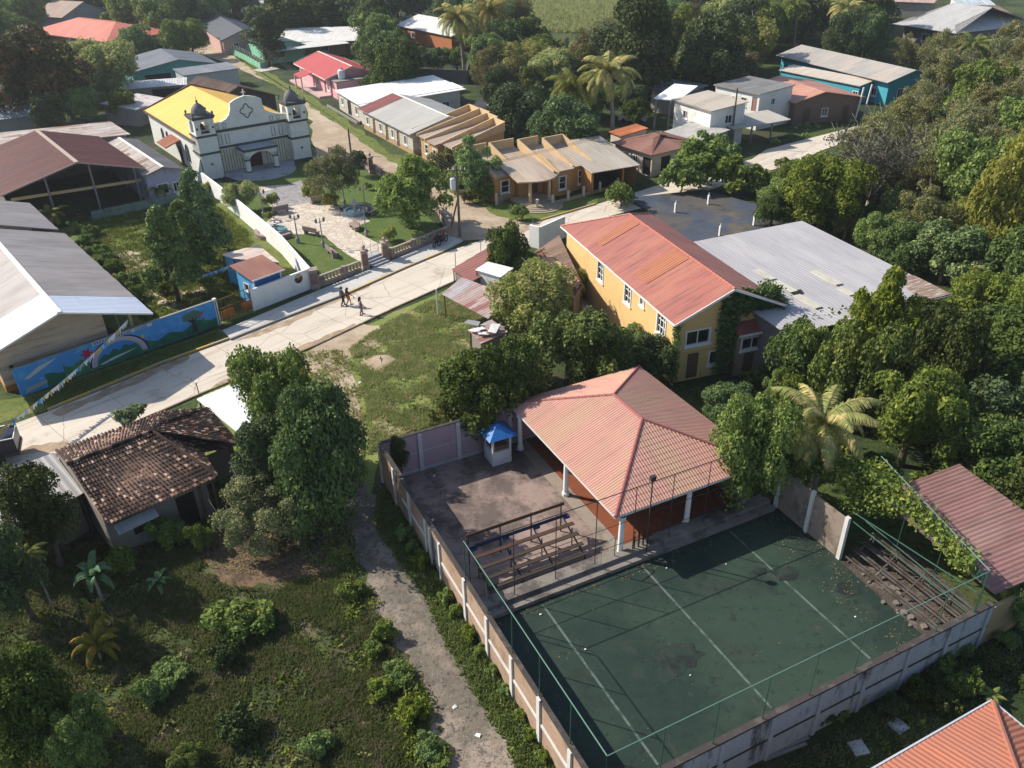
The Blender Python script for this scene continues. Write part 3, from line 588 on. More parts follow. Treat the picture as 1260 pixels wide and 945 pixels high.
# wooden stand in the yard
bl = cthing('bleacher', 'old wooden five-row bleacher with blue and brown planks on the mouldy yard', 'bleacher')
rows = [(8.75, 1.95, (.11, .055, .028)), (9.1, 1.45, (.02, .03, .07)), (9.7, 1.3, (.065, .032, .02)), (10.2, 1.0, (.055, .036, .025)), (10.7, .7, (.045, .032, .024)), (11.15, .42, (.04, .03, .024))]
for i, (t_, z_, c) in enumerate(rows):
    q = MB()
    if i < 2: q.beam((1.55, -t_, z_), (7.25, -t_, z_), .04, .2)
    else: q.beam((1.6, -t_, z_), (7.3, -t_, z_), .24, .05)
    q.build('plank', surf('plank_%d' % i, c, [((.05, .04, .034), 1.4, .45, .65, (.5, 3, 1), .6)], rough=.8), bl)
m_bl = surf('blue_bracket', (.03, .05, .15), rough=.6, bump=None)
for s_ in (1.7, 3.5, 5.3, 7.1):
    q = MB(); q.beam((s_, -8.7, 0.05), (s_, -8.7, 2.05), .06, .06); q.beam((s_, -8.75, 1.25), (s_, -11.3, .3), .06, .08); q.beam((s_, -11.25, .05), (s_, -11.25, .4), .06, .06); q.beam((s_, -9.9, .05), (s_, -9.9, 1.2), .05, .05); q.build('frame', m_dk, bl)
    q = MB(); q.box(s_-.06, s_+.3, -9.15, -8.95, 1.2, 1.35); q.build('bracket', m_bl, bl)
# booth
bt = cthing('ticket_booth', 'small white booth with a blue pyramid roof in the corner of the mouldy yard', 'booth'); ox, oy = 6.35, -1.75
m_bw = plaster('booth_white', (.55, .55, .58), amt=.3)
q = MB(); q.box(ox, ox+1.25, oy, oy+1.25, 0, 1.0)
for (cx, cy) in ((0, 0), (1.13, 0), (0, 1.13), (1.13, 1.13)): q.box(ox+cx, ox+cx+.12, oy+cy, oy+cy+.12, 1.0, 2.0)
q.box(ox, ox+1.25, oy, oy+1.25, 1.95, 2.05); q.build('booth_wall', m_bw, bt)
q = MB(); q.box(ox+.15, ox+1.1, oy+.15, oy+1.1, 1.0, 1.3); q.build('counter', WOOD, bt)
q = MB(); c = (ox+.62, oy+.62, 2.65); e = [(ox-.3, oy-.3, 2.05), (ox+1.55, oy-.3, 2.05), (ox+1.55, oy+1.55, 2.05), (ox-.3, oy+1.55, 2.05)]
for i in range(4): q.add([e[i], e[(i+1) % 4], c], [(0, 1, 2)])
q.poly(e[::-1]); q.build('roof', surf('blue_roof', (.025, .14, .38), rough=.45, bump=None), bt)
# pavilion
m_pav = roofm('pavilion_roof', (.45, .235, .185), c2=(.42, .26, .175), stain_amt=.28, sheet=1.0, rough=.6, sv=.05, spec=.25)
pv, pf, ppl = building('pavilion', 'open pavilion with a pink tiled hip roof and white columns beside the court', 'pavilion', CF.wor(8.35, -11.95), CA, 9.6, 12.0, 2.95, 4.72, 'hip', roof=m_pav, sides='', sp=.2, amp=.035, step=.42, ins=(0, 0, 0, 0))
hp = MB(); a, b = Vector(ppl[0][3]), Vector(ppl[0][2])
def ridge_caps(parent, planes, m, seg=.4):
    """half-round caps along ridge and hips"""
    seen = set(); q = MB()
    for p in planes:
        for i in range(len(p)):
            a, b = Vector(p[i]), Vector(p[(i+1) % len(p)]); k = tuple(sorted([tuple(round(c, 2) for c in a), tuple(round(c, 2) for c in b)]))
            if k in seen: continue
            if i == 0: continue
            cnt = sum(1 for r in planes for j in range(len(r)) if tuple(sorted([tuple(round(c, 2) for c in r[j]), tuple(round(c, 2) for c in r[(j+1) % len(r)])])) == k)
            if cnt < 2: continue
            seen.add(k); n = max(1, int((b-a).length/seg))
            for s in range(n):
                u, v = a.lerp(b, s/n), a.lerp(b, (s+1.08)/n); z = Vector((0, 0, .0)); q.tube([u+z, v+z], [.10, .085], 7)
    q.build('ridge_cap', m, parent)
# the pavilion ridge runs away from the camera: hip planes built by hand
for o in list(pv.children): bpy.data.objects.remove(o)
x1, y1, ze, zr = 9.6, 12.1, 2.95, 4.72; A1, A2 = (4.6, 4.6, zr), (4.6, 7.5, zr)
ppl = [[(x1, 0, ze), (x1, y1, ze), A2, A1], [(0, y1, ze), (0, 0, ze), A1, A2], [(0, 0, ze), (x1, 0, ze), A1], [(x1, y1, ze), (0, y1, ze), A2]]
mb = MB()
for p in ppl: rib_plane(mb, p, .17, .03, 6, .36, .012)
mb.build('roof', m_pav, pv)
q = MB()
for p in ppl: q.slab([(v[0], v[1], v[2]-.02) for v in p], .05)
q.build('ceiling', surf('ceiling', (.22, .15, .12)), pv)
ridge_caps(pv, ppl, surf('maroon_ridge', (.30, .10, .09), rough=.6))
q = MB(); q.box(.2, .42, .2, y1-.2, 2.6, 2.88); q.box(x1-.42, x1-.2, .2, y1-.2, 2.6, 2.88); q.box(.42, x1-.42, .2, .42, 2.602, 2.878); q.box(.42, x1-.42, y1-.42, y1-.2, 2.602, 2.878); q.build('ring_beam', WHITE, pv)
q = MB(); q.beam((0, 0, 2.9), (x1, 0, 2.9), .05, .1); q.beam((0, 0, 2.9), (0, y1, 2.9), .05, .1); q.build('gutter', m_post, pv)
for (cx, cy) in ((.6, .25), (5.1, .6), (9.1, .6), (.55, 5.85), (.3, 11.1), (9.1, 5.85), (9.1, 11.1)):
    q = MB(); q.lathe([(.22, .05), (.22, .22), (.15, .3), (.145, 1.4), (.13, 2.35), (.2, 2.45), (.2, 2.62)], 12, (cx, cy)); q.build('column', WHITEC, pv, smooth=False)
q = MB(); q.box(9.1, 9.25, 1.2, 11, .05, 2.6); q.box(8.6, 8.9, .2, .9, .05, 2.4); q.build('end_wall', plaster('pavilion_back_wall', (.26, .22, .2), amt=.7), pv)
# lamp pole at the pavilion corner
lp = thing('floodlight_pole', 'thin dark floodlight pole at the front corner of the pink pavilion roof', 'lamp post', CF.wor(10.2, -12.3), R(CA)); q = MB(); q.tube([(0, 0, 0), (0, 0, 4.9)], .035, 6); q.build('pole', m_dk, lp); q = MB(); q.box(-.14, .14, -.1, .1, 4.85, 5.1); q.build('lamp', m_dk, lp)
# dark machines by the column
mc = cthing('exercise_machine', 'dark blue metal exercise frame beside the front pavilion column', 'machine'); q = MB()
for k in range(4): q.tube([(9.6+k*.28, -12.0, .3), (9.6+k*.28, -12.0, 1.25+.2*(k % 2)), (9.75+k*.28, -11.8, 1.3)], .05, 6)
q.beam((9.5, -12, .9), (10.7, -12, .9), .05, .05); q.build('machine_frame', m_dk, mc)
# red-roofed shed beyond the bleachers
m_red2 = roofm('maroon_tile_sheet', (.20, .105, .095), c2=(.25, .15, .13), stain_amt=.65, sv=.15, sheet=1.1)
building('shed', 'long low shed with a dusty maroon tile-sheet roof beyond the vine-covered fence', 'shed', CF.wor(21.45, -16.5), CA-96.6, 7.5, 5.2, 2.75, 3.3, 'shed', roof=m_red2, wall=plaster('ochre_plaster', (.30, .22, .12)), sp=.25, amp=.04, per=6, sides='', ins=(.2, .2, .2, .2))
# ================================================================== BUILDINGS
OR = (.42, .13, .075)
m_yroof = roofm('red_orange_roof', (.31, .105, .08), c2=(.35, .135, .09), stain=(.09, .05, .045), stain_amt=.75, sheet=2.2, sv=.05, rough=.5)
m_ywall = plaster('yellow_plaster', (.66, .435, .19), amt=.25, streak=.35)
def win(u, z, w, h, k='w22'): return (u, z, w, h, k)
yh, yf, ypl = building('house', 'two storey yellow house with a long red-orange metal gable roof and white grid windows', 'house', (690, 278), -71.4, 20.1, 8.6, 5.0, 6.9, 'hip0', roof=m_yroof, wall=m_ywall,
    ins=(.3, .45, .7, .45), sp=.28, amp=.03, sides='0123',
    ops={'0': [win(6.5, 2.85, 1.1, 1.6, 'w23'), win(11.4, 3.0, 1.1, 1.6, 'w23'), win(13.9, 3.85, .7, .6, 'w21'), win(16.6, 2.95, 1.3, 1.65, 'w33')], '1': [win(.9, 2.75, 1.9, 1.15, 'w21'), (1.2, .1, .9, 2.0, 'd'), (2.9, .9, .8, 1.1, 'w11')]})
# hip at the far end
for o in list(yh.children):
    if o.name.startswith('roof') and not o.name.startswith('roof_trim'): bpy.data.objects.remove(o)
L, W_, ze, zr = 20.1, 8.6, 5.0, 6.9
pls = [[(0, 0, ze), (L, 0, ze), (L, 4.3, zr), (4.3, 4.3, zr)], [(L, W_, ze), (0, W_, ze), (4.3, 4.3, zr), (L, 4.3, zr)], [(0, W_, ze), (0, 0, ze), (4.3, 4.3, zr)]]
q = MB()
for p in pls: rib_plane(q, p, .25, .014, 4); q.slab([(v[0], v[1], v[2]-.02) for v in p], .06)
q.build('roof', m_yroof, yh); q = MB(); q.beam((-.02, -.03, 4.93), (L, -.03, 4.93), .05, .12); q.build('gutter', WHITE, yh); q = MB(); q.beam((L+.03, 0, 4.93), (L+.03, 4.3, 6.83), .05, .16); q.beam((L+.03, 8.6, 4.93), (L+.03, 4.3, 6.83), .05, .16); q.build('barge_board', WHITE, yh); ridge_caps(yh, pls, surf('roof_cap_red', (.40, .13, .09), rough=.5, bump=None))
# orange replaced sheet panels on the near slope
sl_ = (zr-ze)/4.3
for (a, b, c) in ((12.2, 14.3, .0), (5.2, 6.5, .0)):
    q = MB()
    P0 = [(a, .9+c, 0), (b, .9+c, 0), (b, 4.1, 0), (a, 4.1, 0)]; rib_plane(q, [(x, y, ze+sl_*y+.022) for x, y, _ in P0], .28, .03, 4)
    q.build('roof_patch', roofm('orange_sheet', (.36, .13, .065), stain_amt=.5, sv=.03), yh)
q = MB(); q.box(L-.72, L-.55, .42, W_-.42, 2.35, 2.55); q.box(L-1.0, L-.7, 1.0, W_-.42, 2.3, 2.5); q.build('floor_band', m_ywall, yh)
# small annex roof by the ivy

# grey roof warehouse
m_wroof = roofm('grey_fibre_roof', (.35, .335, .345), c2=(.40, .38, .38), stain=(.22, .19, .18), stain_amt=.45, sheet=1.0, sv=.03, rough=.6)
wh, wf, wpl = building('warehouse', 'large open warehouse with a flat pale grey sheet roof and a hole in it', 'warehouse', (987, 409), 23.2, 14.4, 15.8, 4.6, 5.0, 'shed', roof=m_wroof, wall=plaster('warehouse_wall', (.14, .13, .13), amt=.8), sides='0123', sp=.3, amp=.012, ins=(.4, .6, .4, .4), ops={'0': [(3, .05, 3, 2.6, 'o'), (8.5, 1.2, 2, 1.2, 'o')]}, o2=(-1.0, 0))
FOOT[-1] = [wf.wor(*c).to_2d() for c in ((0, 0), (14, 0), (14, 15.8), (0, 15.8))]
q = MB()
for i, (x, y0, y1) in enumerate(((4.0, 2.2, 4.6), (4.15, 4.9, 7.0), (7.6, 2.8, 4.2), (7.9, 4.5, 7.2), (2.6+1.5, 7.2, 9.2))):
    zf = lambda y: 4.6+.4*y/15.8+.05; q.box(x, x+.6, y0, y1, zf(y0), zf(y1)+.02)
q.build('skylight_panel', surf('yellowed_panel', (.47, .45, .36), [((.36, .33, .27), 1.2, .5, .7, None, .6)], rough=.4), wh)
q = MB(); q.add([(4.0, 4.55, 4.8), (4.9, 4.5, 4.8), (5.1, 5.0, 4.81), (4.5, 5.1, 4.81), (4.1, 4.95, 4.81)], [(0, 1, 2, 3, 4)]); q.v = [(a, b, c+.0) for a, b, c in q.v]; q.build('roof_hole', DARK, wh).location.z = .03
q = MB(); q.add([(11.6, .05, 4.68), (14.35, .05, 4.68), (14.38, 3.4, 4.76), (13.6, 4.2, 4.79), (13.0, 3.4, 4.77), (12.2, 2.0, 4.73)], [(0, 1, 2, 3, 4, 5)]); q.build('rusted_corner', surf('rusty_sheet', (.22, .15, .11), [((.45, .40, .36), 2.5, .5, .62, (.3, 3, 1), .9)]), wh)
# ---- school
m_sroof = roofm('aged_grey_roof', (.30, .265, .25), c2=(.36, .32, .305), stain=(.13, .11, .10), stain_amt=.5, sheet=1.0, sv=.07, rough=.6)
m_swall = surf('tan_block', (.50, .395, .30), [((.20, .16, .13), 1.1, .46, .66, (.15, .15, 3), .6)], rough=.9)
sc, sf, spl = building('school', 'long school building with a grey ridged roof and bright white sheets at its gable end', 'school', (188, 386), 129.7, 22.5, 11.8, 3.6, 5.6, 'gable', roof=m_sroof, wall=m_swall, ins=(2.25, 2.9, .4, 1.5), sp=.3, amp=.025, sides='0123',
    base=(surf('orange_base', (.42, .16, .04)), .5), ops={'0': [(2, .05, .95, 2.1, 'd'), (5, 1, 2, 1.1), (9, 1, 2, 1.1), (13, 1, 2, 1.1)]})
z = lambda y: 3.6+2.0*min(y, 11.8-y)/5.9
q = MB(); rib_plane(q, [(-.02, 0, 3.635), (3.7, 0, 3.635), (3.7, 5.88, 5.63), (-.02, 5.88, 5.63)], .3, .025, 4); q.build('roof_sheet', roofm('pale_blue_sheet', (.52, .57, .66), stain_amt=.12, sv=.05, rough=.4), sc)
q = MB(); rib_plane(q, [(4.2, 11.8, 3.635), (-.02, 11.8, 3.635), (-.02, 5.92, 5.63), (4.2, 5.92, 5.63)], .3, .025, 4); q.build('roof_sheet', roofm('bright_white_sheet', (.86, .85, .84), stain_amt=.05, sv=.02, rough=.4), sc)
q = MB(); q.beam((0, 5.9, 5.66), (22.5, 5.9, 5.66), .35, .05); q.beam((-.03, 0, 3.6), (-.03, 5.9, 5.6), .05, .12); q.beam((-.03, 11.8, 3.6), (-.03, 5.9, 5.6), .05, .12); q.build('roof_trim', WHITE, sc)
for x in (2.5, 7, 12): q = MB(); q.box(x, x+.22, .9, 1.12, 0, 3.75); q.build('post', surf('tan_post', (.42, .32, .2)), sc)
q = MB(); q.box(2.15, 2.25, 9.4, 9.65, 1.6, 1.9); q.build('meter_box', DARK, sc)
building('school', 'second school block whose grey roof continues behind the white-ended one at the left edge', 'school', sf.wor(23.0, .3), 129.7, 10, 11, 3.9, 5.8, 'gable', roof=m_sroof, wall=m_swall, ins=(.5, 2, .5, 1), sp=.3, amp=.025)
# ---- brown roofed open shed
m_broof = roofm('brown_tile_sheet', (.135, .034, .026), c2=(.11, .036, .028), stain=(.30, .15, .11), stain_amt=.28, sheet=1.0, sv=.18)
bs, bf, bpl = building('open_hall', 'open hall with a dark brown tile-sheet gable roof and a wide shaded front', 'hall', (179, 207), 127.9, 18.3, 14.5, 4.0, 5.9, 'gable', roof=m_broof, wall=plaster('hall_wall', (.20, .17, .14), amt=.8), sides='12', ins=(.7, .4, .5, .4), sp=.3, amp=.04, step=.5, per=4, rf=.46)
q = MB(); q.beam((0, 6.67, 5.95), (18.3, 6.67, 5.95), .4, .08); q.beam((-.02, 0, 3.98), (-.02, 6.67, 5.9), .05, .16); q.beam((-.02, 14.5, 3.98), (-.02, 6.67, 5.9), .05, .16); q.build('roof_trim', surf('faded_ridge', (.38, .29, .24)), bs)
for (x, y) in ((.7, 1.1), (.7, 5.5), (.7, 10), (8, .6), (14, .6)): q = MB(); q.box(x-.09, x+.09, y-.09, y+.09, 0, z_ if False else zof(bpl, x, y)-.1); q.build('post', METALG, bs)
q = MB(); q.beam((.8, .6, 2.6), (.8, 13.6, 3.2), .12, .3); q.build('beam', surf('tan_beam', (.50, .36, .18)), bs)
q = MB(); q.box(-1.6, -1.42, -6, 7, 0, 1.0); lo = q.build('low_wall', surf('green_grey_wall', (.16, .22, .18), [((.08, .08, .07), 1, .5, .66, None, .6)])); lo.location = bs.location; lo.rotation_euler = bs.rotation_euler; tag(lo, 'low grey-green wall between the open brown hall and the school yard', 'wall')
# ---- pale roofs behind and beside it
m_rw = roofm('rusty_white_sheet', (.60, .53, .46), c2=(.66, .62, .56), rust=(.30, .15, .08), rust_amt=.75, stain=(.35, .22, .15), stain_amt=.4, sv=.06)
building('shed', 'long shed with a pale rust-streaked white roof behind the open brown hall', 'shed', Vector((*U(160, 165, 3.8).to_2d(), 0)), 127.3, 9, 15, 3.8, 4.6, 'shed', roof=m_rw, wall=plaster('grey_rough', (.25, .23, .21)), sp=.3, ins=(.4, .4, .4, .4))
lh, lf, lpl = building('house', 'small lilac-walled house with a grey ribbed roof beside the church wall', 'house', (226, 208), 127.3, 16.8, 4.4, 3.4, 4.0, 'gable', roof=roofm('dark_grey_ribbed', (.21, .19, .175), c2=(.27, .24, .22), stain_amt=.4, sv=.1), wall=plaster('lilac', (.38, .36, .47), amt=.3), sp=.35, amp=.05, ins=(.6, .35, .4, .3), ops={'3': [(1.0, .9, 1.2, 1.2), (2.7, .9, .8, 1.1)], '0': [(3, .9, 1.2, 1.2)]}, rf=.5)
q = MB(); rib_plane(q, [(16.8, 4.4, 3.43), (-.1, 4.4, 3.43), (-.1, 2.2, 4.03), (16.8, 2.2, 4.03)], .35, .05, 4); q.build('roof_sheet', m_rw, lh)
q = MB(); q.beam((0, 2.2, 4.08), (16.8, 2.2, 4.08), .3, .05); q.build('roof_trim', WHITE, lh)
# ---- church
ch = thing('church', 'white colonial church with two domed bell towers, grey trim and a yellow roof', 'church', U(252.5, 222.5), R(35.8)); cf = Fr(U(252.5, 222.5), 35.8)
m_cw = plaster('church_white', (.66, .655, .60), amt=.12, streak=.15); m_cc = plaster('church_cream', (.63, .57, .44), amt=.15, streak=.2); m_trim = surf('grey_trim', (.075, .072, .07), rough=.8, bump=None)
m_yel = roofm('yellow_roof', (.74, .41, .06), c2=(.72, .43, .08), stain=(.40, .24, .08), stain_amt=.45, sheet=3.5, sv=.035, rough=.6)
pls = [[(0, 22.4, 4.5), (0, 1.2, 4.5), (7.0, 1.2, 6.9), (7.0, 22.4, 6.9)], [(13.9, 1.2, 4.5), (13.9, 22.4, 4.5), (7.0, 22.4, 6.9), (7.0, 1.2, 6.9)]]
q = MB()
for p in pls: rib_plane(q, p, .4, .02, 4); q.slab([(v[0], v[1], v[2]-.02) for v in p], .08)
q.build('roof', m_yel, ch)
q = MB(); wp = [[(0, 0, 4.5), (0, 30, 4.5), (7.0, 0, 6.9)], [(13.9, 0, 4.5), (13.9, 30, 4.5), (7.0, 0, 6.9)]]
o_l = [(4.2, .8, 1.2, 2.2, 'o'), (12.4, 1.8, .8, 1.3, 'o'), (14.6, 1.8, .8, 1.3, 'o')]
wall_side(q, (.35, 22.1), (.35, 1.5), wp, [(22.1-1.5-a-c, b, c, d) for a, b, c, d, _ in o_l], .1); wall_side(q, (13.55, 1.5), (13.55, 22.1), wp, [], .1); wall_side(q, (13.55, 22.1), (.35, 22.1), wp, [], .1)
q.build('nave_wall', m_cw, ch)
for a, b, c, d, _ in o_l:
    f = MB(); yc = 1.5+a+c/2; ar = [(yc+c/2*math.cos(k*math.pi/10), b+d-c/2+c/2*math.sin(k*math.pi/10)) for k in range(11)]
    f.box(.47, .5, yc-c/2, yc+c/2, b, b+d); wo = f.build('window', surf('church_glass', (.08, .075, .09), rough=.3, bump=None), ch)
    f = MB(); rim = [(.33, yc+(c/2+.06)*math.cos(k*math.pi/10), b+d-c/2+(c/2+.06)*math.sin(k*math.pi/10)) for k in range(11)]; f.tube([(.33, yc+c/2+.06, b)]+rim+[(.33, yc-c/2-.06, b)], .06, 4); f.build('frame', m_trim, wo)
    f = MB(); # arch corners filled back with wall
    for sg in (1, -1):
        pts = [(yc+sg*c/2, b+d-c/2)]+[(yc+sg*c/2*math.cos(k*math.pi/16), b+d-c/2+c/2*math.sin(k*math.pi/16)) for k in range(9)]+[(yc, b+d+.0), (yc+sg*c/2, b+d)]
        f.add([(.349, y, z) for y, z in pts], [tuple(range(len(pts)))])
    f.build('arch_filling', m_cw, wo)
q = MB()
for xx, sg in ((0, -1), (13.9, 1)): q.beam((xx+sg*.04, 1.2, 4.42), (xx+sg*.04, 22.4, 4.42), .12, .3)
q.beam((0, 22.45, 4.5), (7.0, 22.45, 6.95), .1, .35); q.beam((13.9, 22.45, 4.5), (7.0, 22.45, 6.95), .1, .35); q.build('eave_trim', surf('brown_trim', (.12, .085, .06)), ch)
# facade: silhouette slab between the towers
FY = 1.15
sil = [(0.3, 0), (0.3, 6.0), (2.6, 6.15), (3.6, 6.25), (4.3, 6.5), (4.75, 6.95), (5.0, 7.6), (5.1, 8.25), (5.7, 8.55), (6.4, 8.75), (7.0, 8.85), (7.7, 8.75), (8.4, 8.55), (9.05, 8.25), (9.1, 7.5), (9.25, 6.9), (9.9, 6.5), (10.6, 6.25), (11.7, 6.05), (13.6, 6.0), (13.6, 0)]
q = MB(); n = len(sil); q.add([(x, FY, z_) for x, z_ in sil]+[(x, FY+.35, z_) for x, z_ in sil], [tuple(range(n))[::-1] if False else tuple(range(n)), tuple(range(n, 2*n))[::-1]]+[(i, n+i, n+(i+1) % n, (i+1) % n) for i in range(n)])
fo = q.build('facade', m_cw, ch)
bm = bmesh.new(); bm.from_mesh(fo.data); bmesh.ops.triangulate(bm, faces=bm.faces, ngon_method='EAR_CLIP'); bmesh.ops.recalc_face_normals(bm, faces=bm.faces); bm.to_mesh(fo.data); bm.free()
q = MB(); q.box(2.4, 11.75, FY-.12, FY, 5.07, 5.37); q.build('cornice', m_trim, ch); q = MB(); q.box(2.4, 11.75, FY-.14, FY, 3.15, 3.4); q.build('cornice', m_trim, ch)
q = MB(); q.box(2.42, 11.73, FY-.04, FY-.0, .0, 3.14); q.build('lower_facade', m_cc, ch)
def outline(mb, pts, y, r=.035): mb.tube([(x, y, z_) for x, z_ in pts]+[(pts[0][0], y, pts[0][1])], r, 4)
q = MB(); rr = [(6.95+(.66+.15*math.cos(4*a))*math.cos(a), 7.1+(.68+.15*math.cos(4*a))*math.sin(a)) for a in [k*math.pi/14 for k in range(28)]]; outline(q, rr, FY-.03, .06)
q.build('quatrefoil', m_trim, ch)
for x in (2.9, 3.8, 9.7, 10.7):
    q = MB(); outline(q, [(x, 3.6), (x+.42, 3.6), (x+.42, 4.75), (x, 4.75)], FY-.02); q.build('panel_outline', m_trim, ch)
for x in (2.8, 3.75, 9.75, 10.6):
    q = MB(); outline(q, [(x, 5.5), (x+.36, 5.5), (x+.36, 6.02), (x, 6.02)], FY-.02); q.build('panel_outline', m_trim, ch)
for x in (2.9, 3.6, 4.3, 5.0, 8.6, 9.3, 10.0, 10.7):
    q = MB(); outline(q, [(x, .25), (x+.36, .25), (x+.36, 2.95), (x, 2.95)], FY-.06); q.build('panel_outline', m_trim, ch)
q = MB(); q.poly([(7.0+.9*math.cos(math.pi*k/12), FY-.1, 2.3+.7*math.sin(math.pi*k/12)) for k in range(12, -1, -1)]+[(7.9, FY-.1, .3), (6.1, FY-.1, .3)]); q.build('door', surf('church_door', (.05, .025, .02)), ch)
m_dome = surf('dome_grey', (.13, .125, .13), [((.22, .21, .21), 1.2, .5, .7, None, .6)], rough=.75)
def tower(x0, x1, yb):
    t0 = bpy.data.objects; y0, y1 = 0, yb; zt = 7.15
    q = MB(); q.box(x0, x1, y0, y1, 0, 5.2)
    # bell stage: four piers and arches
    pw = .62; q.box(x0, x0+pw, y0, y0+pw, 5.2, zt); q.box(x1-pw, x1, y0, y0+pw, 5.2, zt); q.box(x0, x0+pw, y1-pw, y1, 5.2, zt); q.box(x1-pw, x1, y1-pw, y1, 5.2, zt)
    q.box(x0+pw, x1-pw, y0, y0+.2, 5.2, 5.45); q.box(x0, x0+.2, y0+pw, y1-pw, 5.2, 5.45)
    def spandrel(a0, a1, fx):
        c = (a0+a1)/2; r = (a1-a0)/2; ar = [(c+r*math.cos(k*math.pi/10), 6.35+r*.95*math.sin(k*math.pi/10)) for k in range(11)]
        for i in range(10):
            p_, q_ = ar[i], ar[i+1]; q.quad(fx(p_[0], p_[1]), fx(q_[0], q_[1]), fx(q_[0], zt), fx(p_[0], zt))
    spandrel(x0+pw, x1-pw, lambda a, z_: (a, y0+.02, z_)); spandrel(x0+pw, x1-pw, lambda a, z_: (a, y1-.02, z_)); spandrel(y0+pw, y1-pw, lambda a, z_: (x0+.02, a, z_)); spandrel(y0+pw, y1-pw, lambda a, z_: (x1-.02, a, z_))
    if x0 < 1:
        q.add([(x0, y1, 5.2), (x0, y1, 0), (x0-.0, y0, 0), (x0, y0, 5.2)], [(0, 1, 2, 3)])
    t = q.build('tower', m_cw, ch)
    q = MB(); e = .09
    for za, zb in ((2.98, 3.23), (5.03, 5.27)): q.box(x0-e, x1+e, y0-e, y1+e, za, zb); q.build('tower_cornice', m_trim, t); q = MB()
    q.box(x0-.12, x1+.12, y0-.12, y1+.12, zt-.02, zt+.16); q.box(x0-.2, x1+.2, y0-.2, y1+.2, zt+.16, zt+.34); q.build('tower_cornice', m_trim, t)
    cx, cy = (x0+x1)/2, (y0+y1)/2; q = MB(); q.lathe([(.92, zt+.34), (.92, zt+.5), (.86, zt+.85), (.68, zt+1.2), (.4, zt+1.48), (.14, zt+1.66), (.1, zt+1.75), (.16, zt+1.85), (.05, zt+2.0), (.03, zt+2.4), (0, zt+2.42)], 14, (cx, cy)); q.build('dome', m_dome, t, True)
    q = MB()
    for a in (x0, x1):
        for b in (y0, y1): q.lathe([(.14, zt+.34), (.08, zt+.45), (.17, zt+.6), (.12, zt+.72), (.02, zt+.85)], 8, (a, b))
    q.build('corner_urn', m_dome, t)
    q = MB(); q.box(x0+.3, x1-.3, y0+.45, y1-.3, 5.3, 5.5); q.lathe([(.42, 5.75), (.34, 5.85), (.28, 6.2), (.14, 6.4), (0, 6.45)], 12, (cx, cy)); q.build('bell', surf('bell_metal', (.05, .04, .03), rough=.5, bump=None, metal=.6), t)
    q = MB()
    for z_ in (1.8, 6.1):
        for a in ((cx,) if z_ < 3 else (x0+.22, x1-.22)):
            q.beam((a-.07, y0-.02, z_), (a+.07, y0-.02, z_), .02, .3); q.beam((a-.14, y0-.025, z_), (a+.14, y0-.025, z_), .02, .14)
    q.build('ornament', m_trim, t)
    return t
tower(.08, 2.42, 2.5); tower(11.75, 14.1, 2.5)
q = MB(); q.add([(-.0, 2.6, 0), (-1.1, 1.0, 0), (-.9, .2, 0), (0, 0, 0), (0, .3, 2.6), (0, 2.6, 2.9)], [(0, 1, 4, 5), (1, 2, 4), (2, 3, 4)]); q.build('buttress', m_cw, ch)
q = MB(); q.box(11.6, 14.25, -.15, -.02, 0, .45); q.build('plinth', m_trim, ch)
# porch
q = MB(); c0, c1, py0 = 4.95, 9.05, -1.4
for cx, cy in ((c0+.25, py0+.25), (c1-.25, py0+.25)): q.box(cx-.25, cx+.25, cy-.25, cy+.25, .3, 2.35)
def arch_wall(mb, a0, a1, z0, z1, fx, fx2, r0=.25):
    c = (a0+a1)/2; r = (a1-a0)/2-r0; N = 14
    ar = [(c-r*math.cos(k*math.pi/N), z0+min(r, z1-z0-.18)*math.sin(k*math.pi/N)) for k in range(N+1)]; ar = [(a0, z0)]+ar+[(a1, z0)]
    for f in (fx, fx2):
        for i in range(len(ar)-1): p_, q_ = ar[i], ar[i+1]; mb.quad(f(*p_), f(*q_), f(q_[0], z1), f(p_[0], z1))
    for i in range(len(ar)-1): p_, q_ = ar[i], ar[i+1]; mb.quad(fx(*p_), fx(*q_), fx2(*q_), fx2(*p_))
arch_wall(q, c0, c1, 1.75, 2.85, lambda a, z_: (a, py0, z_), lambda a, z_: (a, py0+.35, z_), .5)
arch_wall(q, py0+.35, FY-.05, 1.75, 2.85, lambda a, z_: (c0, a, z_), lambda a, z_: (c0+.3, a, z_), .3); arch_wall(q, py0+.35, FY-.05, 1.75, 2.85, lambda a, z_: (c1, a, z_), lambda a, z_: (c1-.3, a, z_), .3)
q.build('porch', m_cw, ch)
q = MB(); q.box(c0-.15, c1+.15, py0-.15, FY-.15, 2.85, 3.12); pr = q.build('porch_cornice', m_trim, ch)
q = MB(); q.box(c0-.05, c1+.05, py0-.05, FY-.16, 3.125, 3.16); q.build('porch_roof', surf('porch_roof', (.33, .35, .38), [((.18, .2, .22), .8, .5, .68, None, .6)]), ch)
q = MB()
for cx in (c0+.25, c1-.25): q.box(cx-.3, cx+.3, py0-.05, py0+.55, 1.75, 1.92); q.box(cx-.3, cx+.3, py0-.05, py0+.55, .3, .48)
q.build('capital', m_trim, ch)
m_step = surf('grey_step', (.36, .36, .37), [((.15, .15, .15), 1, .5, .68, None, .6)])
for i in range(4): q = MB(); rr_ = 3.0+(3-i)*.42; q.lathe([(0, .08+i*.085), (rr_, .08+i*.085), (rr_, i*.085)], 24, (7.0, -.4), math.pi, 2*math.pi); q.box(2.5, 11.5, -.4, FY, 0, .075+i*.085) if i == 3 else None; q.build('step', m_step, ch)
q = MB(); q.box(6.95, 7.05, FY+.1, FY+.2, 8.7, 9.6); q.box(6.75, 7.25, FY+.11, FY+.19, 9.2, 9.3); q.build('cross', WHITE, ch)
